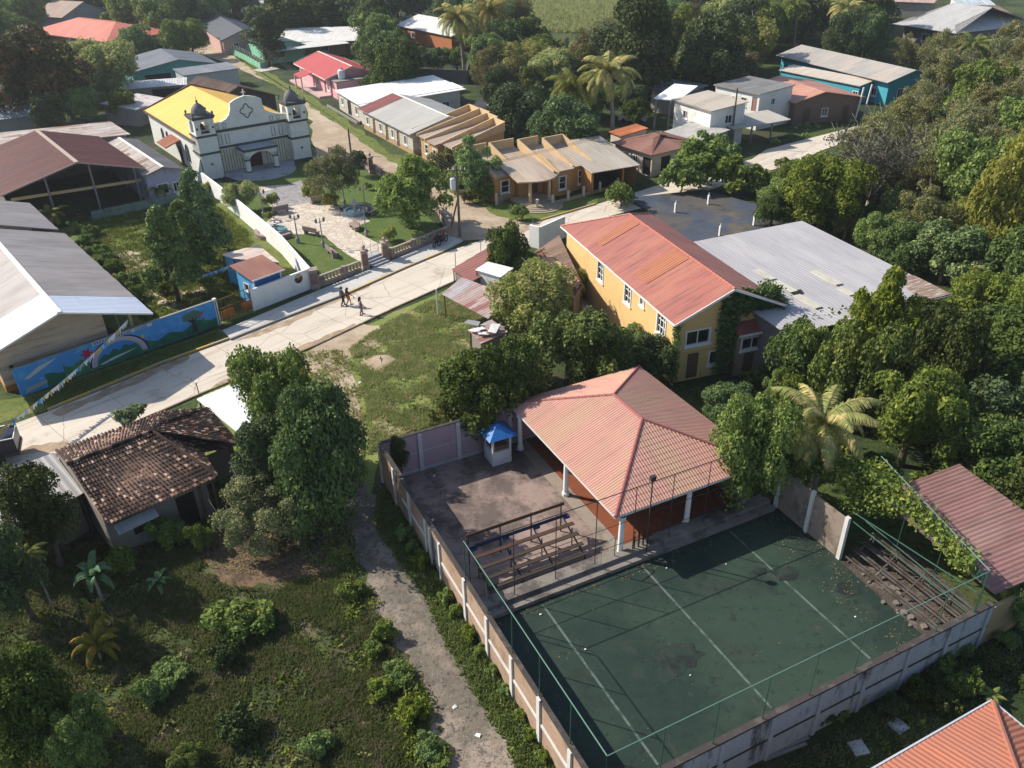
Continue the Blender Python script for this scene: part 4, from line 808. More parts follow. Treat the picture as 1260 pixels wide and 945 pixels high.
FOOT.append([cf.wor(*c).to_2d() for c in ((-.5, -2.5), (14.4, -2.5), (14.4, 22.5), (-.5, 22.5))])
# side canopy on the church
cn = MB(); rib_plane(cn, [(-1.7, 12.2, 2.5), (-1.7, 8.4, 2.5), (.3, 8.4, 3.2), (.3, 12.2, 3.2)], .3, .05, 4, .4); cn.slab([(-1.7, 12.2, 2.48), (-1.7, 8.4, 2.48), (.3, 8.4, 3.18), (.3, 12.2, 3.18)], .06); cn.build('side_canopy', roofm('orange_clay', (.45, .17, .09), sv=.2), ch)
q = MB(); q.box(.3, .38, 8.8, 10, 0, 2.2); q.build('side_door', DARK, ch)
# ---- others round the church
building('house', 'teal-walled house with a dark grey metal roof beyond the church and a yellow-green tree', 'house', Vector((*U(269, 77, 3.2).to_2d(), 0)), 122.5+90-5, 13.5, 17.5, 3.0, 4.1, 'gabley', roof=roofm('slate_sheet', (.15, .16, .18), c2=(.20, .21, .22), sv=.1), wall=plaster('teal', (.06, .25, .25), amt=.3), sp=.4, ops={'0': [(3, 1, 1, 1)], '3': [(4, 1, 1.2, 1), (9, .05, 1, 2.1, 'd')]}) if False else None
m_teal = plaster('teal', (.075, .26, .26), amt=.3); m_slate = roofm('slate_sheet', (.14, .15, .17), c2=(.19, .20, .21), sv=.1)
def bAB(name, label, cat, a, b, ze, Wd, zr, kind, **k):
    A_, B_ = U(a[0], a[1], ze), U(b[0], b[1], ze); d = (B_-A_).to_2d()
    return building(name, label, cat, Vector((A_.x, A_.y, 0)), math.degrees(math.atan2(d.y, d.x)), d.length, Wd, ze, zr, kind, **k)
bAB('house', 'teal-walled house with a grey metal gable roof beyond the white tin roofs behind the church', 'house', (160, 90), (268, 78), 3.0, 15, 4.4, 'gabley', rf=.56, roof=m_slate, wall=m_teal, sp=.4, ins=(.4, .6, .8, .3), ops={'0': [(9.5, 1.0, .9, .9), (2.0, .05, 4.5, 2.2, 'o')]})
bAB('shed', 'very long narrow shed with a whitish tin roof below the teal-walled house', 'shed', (111, 113), (230, 104), 2.5, 4.5, 2.9, 'shed', roof=roofm('whitish_tin', (.52, .52, .50), stain_amt=.4, rust=(.30, .2, .14), rust_amt=.25, sv=.07), wall=plaster('grey_rough', (.25, .23, .21)), sp=.4, ins=(.3, .3, .3, .3), ops={'0': [(9, .05, 5, 2.0, 'o')]})
bAB('shed', 'small shed with a patchy white and rust tin roof right behind the yellow church roof', 'shed', (167, 135), (212, 122), 2.6, 7, 3.0, 'shed', roof=roofm('patchy_tin', (.55, .54, .53), rust=(.32, .16, .10), rust_amt=.7, sv=.12), wall=plaster('grey_rough', (.25, .23, .21)), sp=.4, ins=(.3, .3, .3, .3))
bAB('house', 'low pale house with a lean-to slate roof between the teal house and the clay-tiled house', 'house', (226, 93), (295, 84), 3.0, 6, 3.3, 'shed', roof=m_slate, wall=plaster('pale_mint', (.42, .46, .42)), sp=.4, ins=(.3, .3, .3, .3), ops={'0': [(3, 1, .8, .8)]})
m_clayfar = roofm('old_clay_far', (.16, .105, .075), c2=(.21, .14, .10), stain=(.05, .04, .035), stain_amt=.7, sheet=.4, sv=.35, rough=.9)
bAB('house', 'old house with a weathered brown tile roof and dark gable behind the church facade', 'house', (254, 135), (345, 118), 3.6, 12, 6.0, 'gabley', rf=.45, roof=m_clayfar, wall=plaster('dark_umber', (.07, .06, .055), amt=.6), sp=.3, amp=.05, step=.5, ins=(.5, .7, .5, .3))
# green fenced house
m_mint = plaster('mint_green', (.22, .52, .34), amt=.15, streak=.2); m_ggr = plaster('strong_green', (.03, .30, .12), amt=.2)
bAB('house', 'mint green house behind the green picket wall on the dirt street', 'house', (290, 44), (330, 60), 3.0, 8, 4.2, 'gable', roof=roofm('green_tin', (.06, .12, .09), sv=.15), wall=m_mint, sp=.4, ins=(.5, .4, .5, .4), ops={'0': [(2, 1, 1, 1.2), (5, 1, 1, 1.2)], '1': [(2, 1, 1, 1.2)]})
def fencewall(name, label, cat, pts, h, m, posts=None, pm=None, sp=2.2, th=.15, rail=None, ph=None, cap=None, group=None, pw=.2):
    o = U(*pts[0]); t = thing(name, label, cat, o, 0, group); mb = MB(); cp_ = MB(); k = 0
    for i in range(len(pts)-1):
        a, b = U(*pts[i])-o, U(*pts[i+1])-o; d = (b-a); L_ = d.length; d.normalize()
        if h: mb.beam(a+Vector((0, 0, h/2)), b+Vector((0, 0, h/2)), th, h)
        if cap: cp_.beam(a+Vector((0, 0, h+.04)), b+Vector((0, 0, h+.04)), th+.12, .08)
        if posts:
            n = max(1, int(L_/sp))
            for j in range(n+1 if i == len(pts)-2 else n):
                p = a+d*(L_*j/n); q = MB(); z1 = (ph or h+.15); pd = Vector((-d.y, d.x, 0))
                q.beam(p+Vector((0, 0, 0)), p+Vector((0, 0, z1)), pw, pw); q.build('post', pm or m, t)
        if rail:
            q = MB()
            for z_ in rail: q.beam(a+Vector((0, 0, z_)), b+Vector((0, 0, z_)), .04, .04)
            q.build('rail', METALG, t)
    if h: mb.build('wall', m, t)
    if cap: cp_.build('wall_cap', cap, t)
    return t
fencewall('picket_wall', 'mint green street wall topped with pale posts along the dirt street', 'wall', [(274, 62), (300, 73), (321, 85), (333, 80)], 1.1, m_mint, True, surf('cream_post', (.55, .5, .36), bump=None), 1.7, ph=2.2, rail=(1.7, 2.1))
fencewall('green_wall', 'strong green wall end of the mint green street wall', 'wall', [(273, 60), (294, 58)], 2.1, m_ggr)
bAB('house', 'house with a white metal roof behind the long pale flat canopy', 'house', (338, 52), (440, 50), 3.0, 12, 4.2, 'shed', roof=roofm('white_metal', (.66, .64, .60), stain_amt=.35, sv=.08), wall=plaster('olive_wall', (.25, .23, .12)), sp=.5, ins=(.4, 1.2, .4, .4), ops={'0': [(4, .9, 1.4, 1.1), (9, .9, 1.4, 1.1), (14, .05, 1, 2, 'd')]})
t_, f_, p_ = bAB('carport', 'long pale flat canopy with a brick side wall above the pink house', 'canopy', (332, 64), (430, 53), 2.8, 5, 3.1, 'shed', roof=roofm('pale_canopy', (.60, .58, .53), stain_amt=.3, sv=.05), wall=plaster('brown_brick', (.32, .17, .08)), sp=.5, sides='3', ins=(.1, .1, .2, .2))
strip_box('concrete_apron', (322, 89), (345, 85), 3.2, .12, m_walk, side=1)
# pink house
m_pinkh = plaster('pink_house', (.72, .36, .40), amt=.1, streak=.12)
ph_, pf_, pp_ = bAB('house', 'pink house with a crimson metal gable roof and a small porch on the dirt street', 'house', (361, 78), (400, 98), 3.0, 9.8, 4.6, 'gable', roof=roofm('crimson_metal', (.40, .055, .05), stain_amt=.15, sv=.05, sheet=2), wall=m_pinkh, trim=surf('pink_trim', (.7, .55, .5), bump=None), sp=.5, amp=.02, ins=(.4, .9, .5, .4),
    ops={'0': [(1.5, .9, 1.1, 1.2), (7.5, .05, .9, 2.1, 'd'), (10, .9, 1.1, 1.2), (14, .05, .9, 2.1, 'd'), (15.6, .9, 1.1, 1.2)]})
q = MB(); rib_plane(q, [(7, -2.2, 2.4), (11, -2.2, 2.4), (11, .3, 3.1), (7, .3, 3.1)], .4, .02, 4); q.slab([(7, -2.2, 2.39), (11, -2.2, 2.39), (11, .3, 3.08), (7, .3, 3.08)], .06); q.build('porch_roof', roofm('crimson_metal', (.40, .055, .05)), ph_)
for x in (7.2, 10.8): q = MB(); q.box(x-.1, x+.1, -2.1, -1.9, 0, 2.45); q.build('porch_post', m_pinkh, ph_)
q = MB(); q.box(.2, 17.6, -1.2, .9, .0, .3); q.build('porch_floor', surf('pink_floor', (.5, .36, .33)), ph_)
tk = thing('water_tank', 'white plastic water tank on the flat roof beside the pink house gable', 'water tank', Vector((*pf_.wor(18.6, 2.8).to_2d(), 3.0))); q = MB(); q.lathe([(0, 0), (.62, 0), (.66, .5), (.62, .52), (.66, .56), (.66, 1.0), (.62, 1.02), (.66, 1.06), (.6, 1.3), (.2, 1.5), (.2, 1.58), (0, 1.6)], 18); q.build('tank_body', surf('tank_plastic', (.62, .62, .62), rough=.45, bump=None), tk); q = MB(); q.lathe([(.24, 1.55), (.24, 1.64), (0, 1.66)], 12); q.build('lid', METALG, tk)
building('annex', 'flat-roofed dark annex carrying the white water tank beside the pink house', 'annex', pf_.wor(17.9, .9), math.degrees(pf_.a), 2.6, 8, 2.9, 2.98, 'shed', roof=CONC, wall=m_pinkh, sp=1, amp=0, ins=(0, .2, .1, .2))
# white roofed + grey roofed row
m_rowwall = plaster('row_cream', (.48, .44, .37), amt=.6, streak=.5)
m_white3 = roofm('brilliant_white_sheet', (.70, .68, .63), c2=(.76, .75, .73), stain_amt=.12, sv=.04)
wr_, wf_, wp_ = bAB('house', 'house under a big bright white metal roof beside the pink house', 'house', (411, 111), (444, 131), 2.9, 17, 3.5, 'shed', roof=m_white3, wall=m_rowwall, sp=.5, ins=(.3, .5, .3, 1.0), ops={'0': [(1.5, 1, 1.1, 1.1), (4.6, .05, 1.8, 2.2, 'o'), (8.5, .9, 1.2, 1.2)], '1': [(9, 1, 1.2, 1), (12.5, 1, 1.2, 1)]})
q = MB(); rib_plane(q, [(7.6, -.05, 2.96), (12, -.05, 2.96), (12, 17.1, 3.57), (7.6, 17.1, 3.57)], .5, .02, 4); q.build('roof_sheet', roofm('new_white_sheet', (.88, .88, .87), stain_amt=.03, sv=.01, rough=.4), wr_)
gr_, gf_, gp_ = bAB('row_house', 'row house with a pale grey sheet roof, dark red first bay and many doors', 'house', (441, 134), (504, 166), 2.8, 11.5, 4.3, 'gable', roof=roofm('pale_grey_sheet', (.36, .345, .31), c2=(.40, .385, .35), stain_amt=.25, sv=.05), wall=m_rowwall, trim=None, sp=.5, ins=(.3, .5, .3, .4),
    ops={'0': [(1.2, .9, 1, 1.1), (3.6, .05, .9, 2.1, 'd'), (6.0, .9, 1, 1.1), (8.2, .05, .9, 2.2, 'd'), (10.2, .9, .9, 1.1), (12, .05, .9, 2.1, 'd'), (14.4, .9, 1, 1.2)], '1': [(1.5, .05, .9, 2.0, 'd'), (4, 1, 1, 1)]}, base=(plaster('tan_base', (.40, .27, .15)), .7))
q = MB(); rib_plane(q, [(-.3, 0, 2.84), (3.6, 0, 2.84), (3.6, 5.7, 4.33), (-.3, 5.7, 4.33)], .4, .03, 4); q.build('roof_sheet', roofm('dark_red_sheet', (.20, .055, .045), stain_amt=.4, sv=.12), gr_)
q = MB(); q.beam((0, 5.75, 4.36), (gp_[0][1][0], 5.75, 4.36), .35, .05); q.build('roof_trim', WHITE, gr_)
fencewall('low_wall', 'low grey terrace wall with steps in front of the bright white roofed house', 'wall', [(403, 131), (440, 153), (449, 150)], .35, CONC)
# ---- orange stepped-parapet house
m_or = plaster('orange_house', (.46, .235, .085), amt=.2, streak=.3); m_orl = plaster('pale_orange', (.56, .39, .22), amt=.25, streak=.35); m_tanr = roofm('tan_tiles', (.40, .31, .235), c2=(.45, .36, .28), stain=(.2, .15, .11), stain_amt=.45, sheet=.5, sv=.12, rough=.8)
OF = Fr((*U(676.5, 241).to_2d(), 0), 32.5); oh = thing('house', 'modern orange house with stepped parapet walls, tan lean-to roofs and a curved porch', 'house', OF.o, OF.a)
# bays: x0, x1, front y, back y, roof low z (front) , high z (back), parapet
bays = [(-6.4, -3.6, 1.6, 7.5, 2.9, 4.0), (-3.6, -.2, 1.0, 7.0, 2.9, 4.1), (-.2, 2.7, -.6, 6.2, 2.9, 4.1), (2.7, 5.6, -.2, 5.4, 2.9, 4.0)]
def bay(t, x0, x1, y0, y1, z0, z1, ops=None, wm=None, tm=None, last=False):
    pl = [[(x0-.0, y0-.35, z0), (x1, y0-.35, z0), (x1, y1, z1), (x0, y1, z1)]]
    q = MB(); rib_plane(q, pl[0], .25, .03, 4, .4); q.slab([(a, b, c-.012) for a, b, c in pl[0]], .08); q.build('roof', m_tanr, t)
    q = MB(); C_ = [(x0+.1, y0), (x1-.05, y0), (x1-.05, y1-.1), (x0+.1, y1-.1)]; ops = ops or []
    wall_side(q, C_[0], C_[1], pl, ops, .12); fit_out(t, C_[0], C_[1], ops)
    for i in (1, 2, 3): wall_side(q, C_[i], C_[(i+1) % 4], pl, [], .12)
    q.build('wall', wm or m_or, t)
    # parapet: wedge wall rising along the right edge and the back
    q = MB(); zb = z1+1.0; th = .16
    for xx in ((x0-.06, x1-.08) if last else (x0-.06,)):
        v = [(xx, y0-.45, z0-.1), (xx, y1, z1-.1), (xx, y1, zb), (xx, y0-.45, z0+.25)]; v2 = [(a+th, b, c) for a, b, c in v]
        q.add(v+v2, [(3, 2, 1, 0), (4, 5, 6, 7), (0, 1, 5, 4), (1, 2, 6, 5), (2, 3, 7, 6), (3, 0, 4, 7)])
    q.box(x0+.1, x1-.08, y1-.1, y1+.06, z1-.1, zb-.01); q.build('parapet', tm or m_orl, t)
bay(oh, *bays[0], [(.8, .9, 1.1, 1.4, 'w12')]); bay(oh, *bays[1], [(1.4, .05, 1.2, 2.2, 'd')]); bay(oh, *bays[2], [(.9, .7, 1.0, 1.5, 'w12')]); bay(oh, *bays[3], [(1.0, .7, 1.1, 1.6, 'w12')], None, None, True)
# curved porch
q = MB(); N = 12; xs = [-5.0+5.4*i/N for i in range(N+1)]; yf_ = [-1.1-1.5*math.sin(math.pi*i/N)*1.0 for i in range(N+1)]
vs = []; fs = []; uv = []
for i in range(N+1): vs += [(xs[i], yf_[i], 2.75+.12*math.sin(math.pi*i/N)), (xs[i], 3.2, 3.9)]
for i in range(N): fs.append((2*i, 2*i+2, 2*i+3, 2*i+1)); uv.append([(xs[i], 0), (xs[i+1], 0), (xs[i+1], 5), (xs[i], 5)])
q.add(vs, fs, uv); q.add([(a, b, c-.14) for a, b, c in vs], [f[::-1] for f in fs]); q.add([v for i in range(N+1) for v in (vs[2*i], (vs[2*i][0], vs[2*i][1], vs[2*i][2]-.14))], [(2*i+1, 2*i+3, 2*i+2, 2*i) for i in range(N)]); q.build('porch_roof', m_tanr, oh)
q = MB(); v = [(-5.1, -1.2, 2.7), (-5.1, 3.2, 3.8), (-5.1, 3.2, 4.5), (-5.1, -1.2, 2.95)]; 
for xx in (.32,): w_ = [(xx, b, c) for a, b, c in v]; w2 = [(xx+.15, b, c) for a, b, c in v]; q.add(w_+w2, [(3, 2, 1, 0), (4, 5, 6, 7), (0, 1, 5, 4), (1, 2, 6, 5), (2, 3, 7, 6), (3, 0, 4, 7)])
q.build('parapet', m_orl, oh)
for x, y in ((-3.7, -1.5), (-1.3, -1.7)): q = MB(); q.box(x-.13, x+.13, y-.13, y+.13, 0, 2.7); q.build('column', m_orl, oh)
q = MB(); q.box(-4.6, -.6, -1.9, 1.2, 0, .35); q.build('porch_floor', surf('tan_floor', (.4, .31, .22)), oh)
for i in range(4): q = MB(); q.lathe([(0, .3-i*.07), (1.5+.4*i, .3-i*.07), (1.5+.4*i, .0)], 20, (-2.9, -2.0), math.pi, 2*math.pi); q.build('step', surf('step_tan', (.30, .25, .18)), oh)
FOOT.append([OF.wor(*c).to_2d() for c in ((-6.5, -3), (6, -3), (6, 7.5), (-6.5, 7.5))])
# second stepped block up the street
building('annex', 'ivy-grown glazed bay with a small maroon lean-to roof against the yellow house gable', 'annex', yf.wor(20.35, 5.0), 18.6, 4.3, 1.0, 3.35, 3.95, 'shed', roof=roofm('maroon_sheet', (.22, .06, .045), stain_amt=.4), wall=plaster('annex_wall', (.30, .22, .14), amt=.8), trim=WHITE, ins=(.15, .25, .15, .02), sp=.2, ops={'0': [(.25, 2.0, 3.5, .95, 'w41'), (.6, .1, .9, 1.7, 'd')]})
of2 = Fr((*U(509, 187).to_2d(), 0), -60.5); oh2 = thing('house', 'tan stepped-parapet house end between the grey roofed row house and the leafy pink-flowered tree', 'house', of2.o, of2.a)
for i, (x0, x1, y0, y1) in enumerate(((.2, 3.0, .3, 8.5), (3.0, 5.8, -.2, 8.6), (5.8, 8.6, -.4, 8.2), (8.6, 11.4, .6, 7.6))): bay(oh2, x0, x1, y0, y1, 2.9, 4.2, [(1.2, .9, 1.0, 1.2, 'w12')], plaster('tan_wall', (.45, .28, .13)), m_orl, i == 3)
FOOT.append([of2.wor(*c).to_2d() for c in ((0, -1), (11.4, -1), (11.4, 10), (0, 10))])
bAB('carport', 'open orange-walled carport with a broad tan lean-to roof right of the orange parapet house', 'carport', (728, 213), (788, 203), 2.7, 9, 4.0, 'shed', roof=roofm('tan_sheet', (.37, .32, .26), c2=(.42, .37, .31), stain_amt=.4, sv=.05), wall=m_or, sp=.4, sides='123', ins=(.3, .5, .2, .3), posts=((4.5, .6), (.5, .6)))
fencewall('garden_wall', 'low garden wall with pale square posts in front of the orange parapet house', 'wall', [(661, 258), (680, 252), (699, 247), (718, 242), (738, 236), (760, 231)], .35, plaster('garden_wall', (.36, .28, .2)), True, surf('cream_post2', (.5, .45, .36), bump=None), 2.4, ph=1.15, pw=.28)
fencewall('garden_wall', 'short low wall with one square post left of the rounded porch steps', 'wall', [(611, 252), (632, 243)], .8, plaster('garden_wall', (.36, .28, .2)), True, surf('cream_post2', (.5, .45, .36), bump=None), 6, ph=1.3, pw=.28)
# brown roofed little house and neighbours
m_brn = roofm('faded_brown_sheet', (.23, .105, .075), c2=(.27, .14, .10), stain=(.10, .08, .07), stain_amt=.6, sv=.15)
bAB('house', 'small cream house with a faded brown hip roof and arched porch', 'house', (751, 175), (802, 191), 2.8, 8.6, 3.9, 'hip', roof=m_brn, wall=plaster('cream_wall', (.50, .42, .33), amt=.5), sp=.35, ins=(.4, .5, .4, .4), ops={'0': [(1.2, .9, .9, 1.1), (3.2, .9, .9, 1.1), (5.0, .05, 1.4, 2.1, 'o')], '1': [(1.5, .05, 1.6, 2.1, 'o'), (4, .05, 1.6, 2.1, 'o')]})
bAB('shed', 'small lean-to with a bright orange clay roof at the corner of the brown hip roof', 'shed', (749, 162), (764, 168), 2.7, 4.2, 3.2, 'shed', roof=roofm('bright_clay', (.46, .15, .06), sv=.2), wall=plaster('cream_wall', (.50, .42, .33)), sp=.3, ins=(.2, .2, .2, .2))
bAB('shed', 'flat cracked pale sheet roof leaning against the white cube house', 'shed', (806, 166), (853, 177), 2.5, 7.5, 2.9, 'shed', roof=roofm('cracked_pale', (.42, .40, .36), c2=(.46, .44, .40), stain_amt=.65, sv=.15, sheet=1.5), wall=plaster('grey_rough', (.25, .23, .21)), sp=.4, ins=(.2, .2, .2, .2))
bAB('house', 'two storey white cube house with a beige roof and a bright white sheet edge', 'house', (826, 122), (875, 137), 5.0, 6.2, 5.5, 'shed', roof=roofm('beige_sheet', (.47, .41, .33), stain_amt=.2, sv=.04), wall=WHITE, sp=.4, ins=(.4, .3, .3, .3), trim=CONC, ops={'0': [(2.0, 3.0, .9, 1.0)], '1': [(2.4, 3.0, 1.2, 1.1)]})
bAB('canopy', 'bright white sheet canopy on thin posts beside the white cube house', 'canopy', (804, 121), (834, 124), 4.9, 8, 5.4, 'shed', roof=roofm('new_white_sheet', (.88, .88, .87)), wall=METALG, sp=.4, sides='', ins=(.2, .2, .2, .2), posts=((.3, .3), (2.3, .3)))
bAB('shed', 'dark grey sheet roofed shed behind the bright white canopy', 'shed', (797, 108), (842, 116), 3.5, 6, 3.9, 'shed', roof=roofm('dark_grey_sheet2', (.17, .17, .17), sv=.1), wall=plaster('grey_rough', (.25, .23, .21)), sp=.4)
bAB('house', 'two storey white house with a flat grey roof, small high windows and a brown door', 'house', (878, 104), (935, 116), 5.0, 7.5, 5.3, 'shed', roof=roofm('grey_flat2', (.20, .19, .18)), wall=WHITE, sp=.5, ins=(.2, .3, .2, .3), trim=CONC, ops={'0': [(2.0, 3.5, .7, .45, 'w11'), (3.2, 3.5, .7, .45, 'w11'), (4.9, 2.9, 1.0, 1.2), (6.9, 2.5, .9, 1.9, 'd')], '1': [(2.5, 3.1, .9, .9)]}, doorm=surf('brown_door', (.28, .16, .12), bump=None))
bAB('canopy', 'pale lean-to porch canopy in front of the white two storey house by the upper road', 'canopy', (903, 159), (973, 147), 2.6, 4.5, 3.0, 'shed', roof=roofm('pale_porch', (.42, .39, .34), sv=.05), wall=METALG, sp=.5, sides='3', ins=(.2, .2, .2, .2), posts=((.4, .4), (3.5, .4), (7, .4)))
m_sal = roofm('salmon_sheet', (.46, .22, .15), c2=(.52, .27, .20), stain_amt=.35, sv=.14)
bAB('house', 'house with a broad salmon pink metal roof by the upper road', 'house', (946, 108), (978, 128), 3.2, 13, 4.6, 'gabley', rf=.4, roof=m_sal, wall=plaster('brown_wall', (.20, .14, .11), amt=.6), sp=.4, ins=(.4, .5, .5, .4), ops={'1': [(3, .05, 1, 2.1, 'd'), (6, .9, 1, 1.1)]}) if False else None
building('house', 'house with a broad salmon pink metal roof by the upper road', 'house', (922, 106), -74.5, 12.5, 11.5, 3.2, 4.4, 'gable', roof=m_sal, wall=plaster('brown_wall', (.20, .14, .11), amt=.6), sp=.4, ins=(.4, .5, .5, .4), ops={'1': [(1.5, .05, 1, 2.1, 'd'), (4.5, .9, 1, 1.1), (8, .05, 1, 2.1, 'd')]}, rf=.42)
m_bluew = plaster('turquoise_wall', (.06, .33, .40), amt=.25)
building('long_house', 'very long turquoise-walled building with beige and grey gable roofs beyond the salmon roof', 'building', (955, 68), -68.6, 27, 10.4, 3.6, 5.0, 'gable', roof=roofm('beige_grey_sheet', (.34, .32, .29), c2=(.43, .36, .30), stain_amt=.3, sv=.06), wall=m_bluew, sp=.5, ins=(.5, .9, .6, .4), ops={'0': [(2, 1.4, 1.1, .8), (6, 1.2, 1, 1), (10, .05, 1, 2.1, 'd'), (15, 1.2, 1, 1), (20, .05, 1, 2.1, 'd'), (22.5, 1, 1.2, 1.2)], '1': [(2, 1, 1.3, 1.3), (6, .05, 1, 2.1, 'd')]})
bAB('porch', 'pale lower roof strip along the front of the turquoise building', 'canopy', (958, 86), (1058, 106), 2.8, 3.4, 3.3, 'shed', roof=roofm('cream_sheet', (.52, .45, .37), sv=.06), wall=m_bluew, sp=.5, ins=(.2, .3, .2, .2), ops={'0': [(5, .05, 1, 2), (15, .9, 1, 1)]})
m_hipg = roofm('light_grey_sheet', (.38, .37, .355), c2=(.42, .41, .39), stain_amt=.2, sv=.05, sheet=2)
bAB('hall', 'wide building with a light grey hip roof and a pale railing in the upper right', 'building', (1098, 29), (1176, 41), 3.6, 26, 7.2, 'hip', roof=m_hipg, wall=plaster('grey_brick', (.20, .18, .16), amt=.7), sp=.8, ins=(1.5, 2.2, 1.5, 1), ops={'0': [(5, .9, 1.6, 1.4), (11, .05, 1.6, 2.3, 'o'), (14, .05, 2, 2.3, 'o')]})
bAB('house', 'small house with a dark brown roof below the light grey hip roof', 'house', (1132, 68), (1160, 80), 3.2, 8, 4.2, 'gable', roof=m_clayfar, wall=plaster('pale_gable', (.50, .42, .35)), sp=.4, ins=(.2, .3, .1, .2))
bAB('house', 'white building with a pale blue-grey roof at the top right edge', 'building', (1185, 12), (1232, 12), 3.4, 12, 5, 'shed', roof=roofm('bluegrey', (.42, .46, .48)), wall=plaster('whitish', (.55, .56, .55)), sp=.8)
bAB('house', 'low building with a dark brown roof running behind the light grey hip roof', 'building', (1190, 22), (1254, 22), 3.4, 14, 4.4, 'shed', roof=m_clayfar, wall=plaster('grey_rough', (.25, .23, .21)), sp=.8)
bAB('house', 'small house with blue and red painted walls under a white roof at the right edge', 'house', (1236, 33), (1275, 36), 3.0, 9, 3.8, 'shed', roof=roofm('white_metal', (.66, .64, .60)), wall=plaster('bright_blue', (.05, .20, .50), amt=.1), sp=.8, base=(plaster('dark_red', (.35, .06, .05)), .9))
bAB('house', 'dusty pink roofed building at the top edge behind the light grey hip roof', 'building', (1100, 2), (1150, 4), 3.4, 10, 4.4, 'shed', roof=roofm('dusty_pink', (.42, .30, .25)), wall=plaster('grey_rough', (.25, .23, .21)), sp=.8)
# top-left houses
m_terr = roofm('terracotta_metal', (.48, .13, .075), c2=(.52, .16, .10), stain_amt=.15, sv=.04, sheet=3)
bAB('house', 'large house with a bright terracotta red hip roof at the top left', 'house', (33, 39), (131, 52), 3.0, 17, 5.6, 'hip', roof=m_terr, wall=plaster('grey_rough', (.25, .23, .21)), sp=.8, amp=.03, ins=(.6, .6, .6, .6), trim=surf('terr_trim', (.5, .2, .12), bump=None), ops={'0': [(24, 1, 1.6, 1.2)]})
bAB('house', 'side wing with a bright terracotta red roof right of the large terracotta hip roof', 'house', (131, 47), (203, 38), 3.0, 13, 4.6, 'hip', roof=m_terr, wall=plaster('grey_rough', (.25, .23, .21)), sp=.8, amp=.03, trim=surf('terr_trim', (.5, .2, .12), bump=None))
bAB('house', 'house with a worn brown gable roof behind the terracotta hip roof', 'house', (76, 22), (136, 13), 3.4, 12, 6.4, 'gabley', rf=.5, roof=roofm('worn_thatch', (.30, .19, .12), c2=(.22, .17, .14), stain_amt=.5, sv=.2), wall=plaster('greyblue', (.33, .34, .37)), sp=.8)
bAB('shed', 'pale flat tin roofed shed at the far top left corner among trees', 'shed', (16, 14), (51, 9), 3.0, 10, 3.4, 'shed', roof=roofm('whitish_tin', (.52, .52, .50)), wall=plaster('grey_rough', (.25, .23, .21)), sp=.8)
bAB('shed', 'grey roofed shed at the left edge under the orange-tinged tree', 'shed', (-20, 150), (45, 141), 3.0, 6, 3.8, 'shed', roof=roofm('bluegrey2', (.30, .31, .33), sv=.12), wall=plaster('grey_rough', (.25, .23, .21)), sp=.4)
bAB('house', 'house with a dark slate roof and faded pink walls beyond the green wall', 'house', (240, 28), (272, 50), 3.0, 10, 4.8, 'gable', roof=roofm('charcoal_sheet', (.05, .06, .07), sv=.2), wall=plaster('faded_pink', (.50, .32, .28), amt=.6), sp=.5, ops={'0': [(2, 1, 1.2, 1.2), (6, .05, 1, 2.1, 'd')], '1': [(2, 1, 1.2, 1.2)]})
bAB('shed', 'brownish flat roofed shed at the top behind the charcoal roofed house', 'shed', (262, 8), (330, 5), 3.2, 8, 3.6, 'shed', roof=roofm('pale_canopy', (.60, .58, .53)), wall=plaster('dark_umber', (.07, .06, .055)), sp=.8, sides='')
bAB('house', 'house with white sheet roof and burnt orange walls near the tall palms', 'house', (486, 31), (555, 45), 3.0, 13, 4.8, 'gable', roof=roofm('white_metal2', (.62, .62, .62), c2=(.66, .60, .50), stain_amt=.25, sv=.1), wall=plaster('burnt_orange', (.42, .15, .06)), sp=.5, ops={'0': [(6, 1, 1.4, 1.2)], '3': [(3, 1, 1.2, 1.2)]})
fencewall('block_wall', 'long dark grey block wall behind the bright white roof', 'wall', [(455, 98), (575, 104), (578, 92)], 2.4, plaster('dark_block', (.13, .12, .12), amt=.8))
bAB('shed', 'low rusty patchwork roof between the stepped tan house and the dark round tree', 'shed', (556, 138), (592, 152), 2.3, 6, 2.6, 'shed', roof=roofm('rusty_patch', (.30, .14, .11), c2=(.45, .38, .34), rust=(.2, .07, .05), rust_amt=.6, sv=.25), wall=plaster('grey_rough', (.25, .23, .21)), sp=.4)
ds = thing('satellite_dish', 'round grey satellite dish beside the stepped tan house', 'satellite dish', U(592, 158)); q = MB(); q.tube([(0, 0, 0), (0, 0, 2.9)], .05, 6); q.build('pole', METALG, ds); q = MB(); q.lathe([(0, 0), (.5, .04), (.95, .2)], 18); d_ = q.build('dish', surf('dish_grey', (.38, .34, .32), bump=None), ds); d_.location = (0, 0, 3.0); d_.rotation_euler = (R(60), 0, R(20))
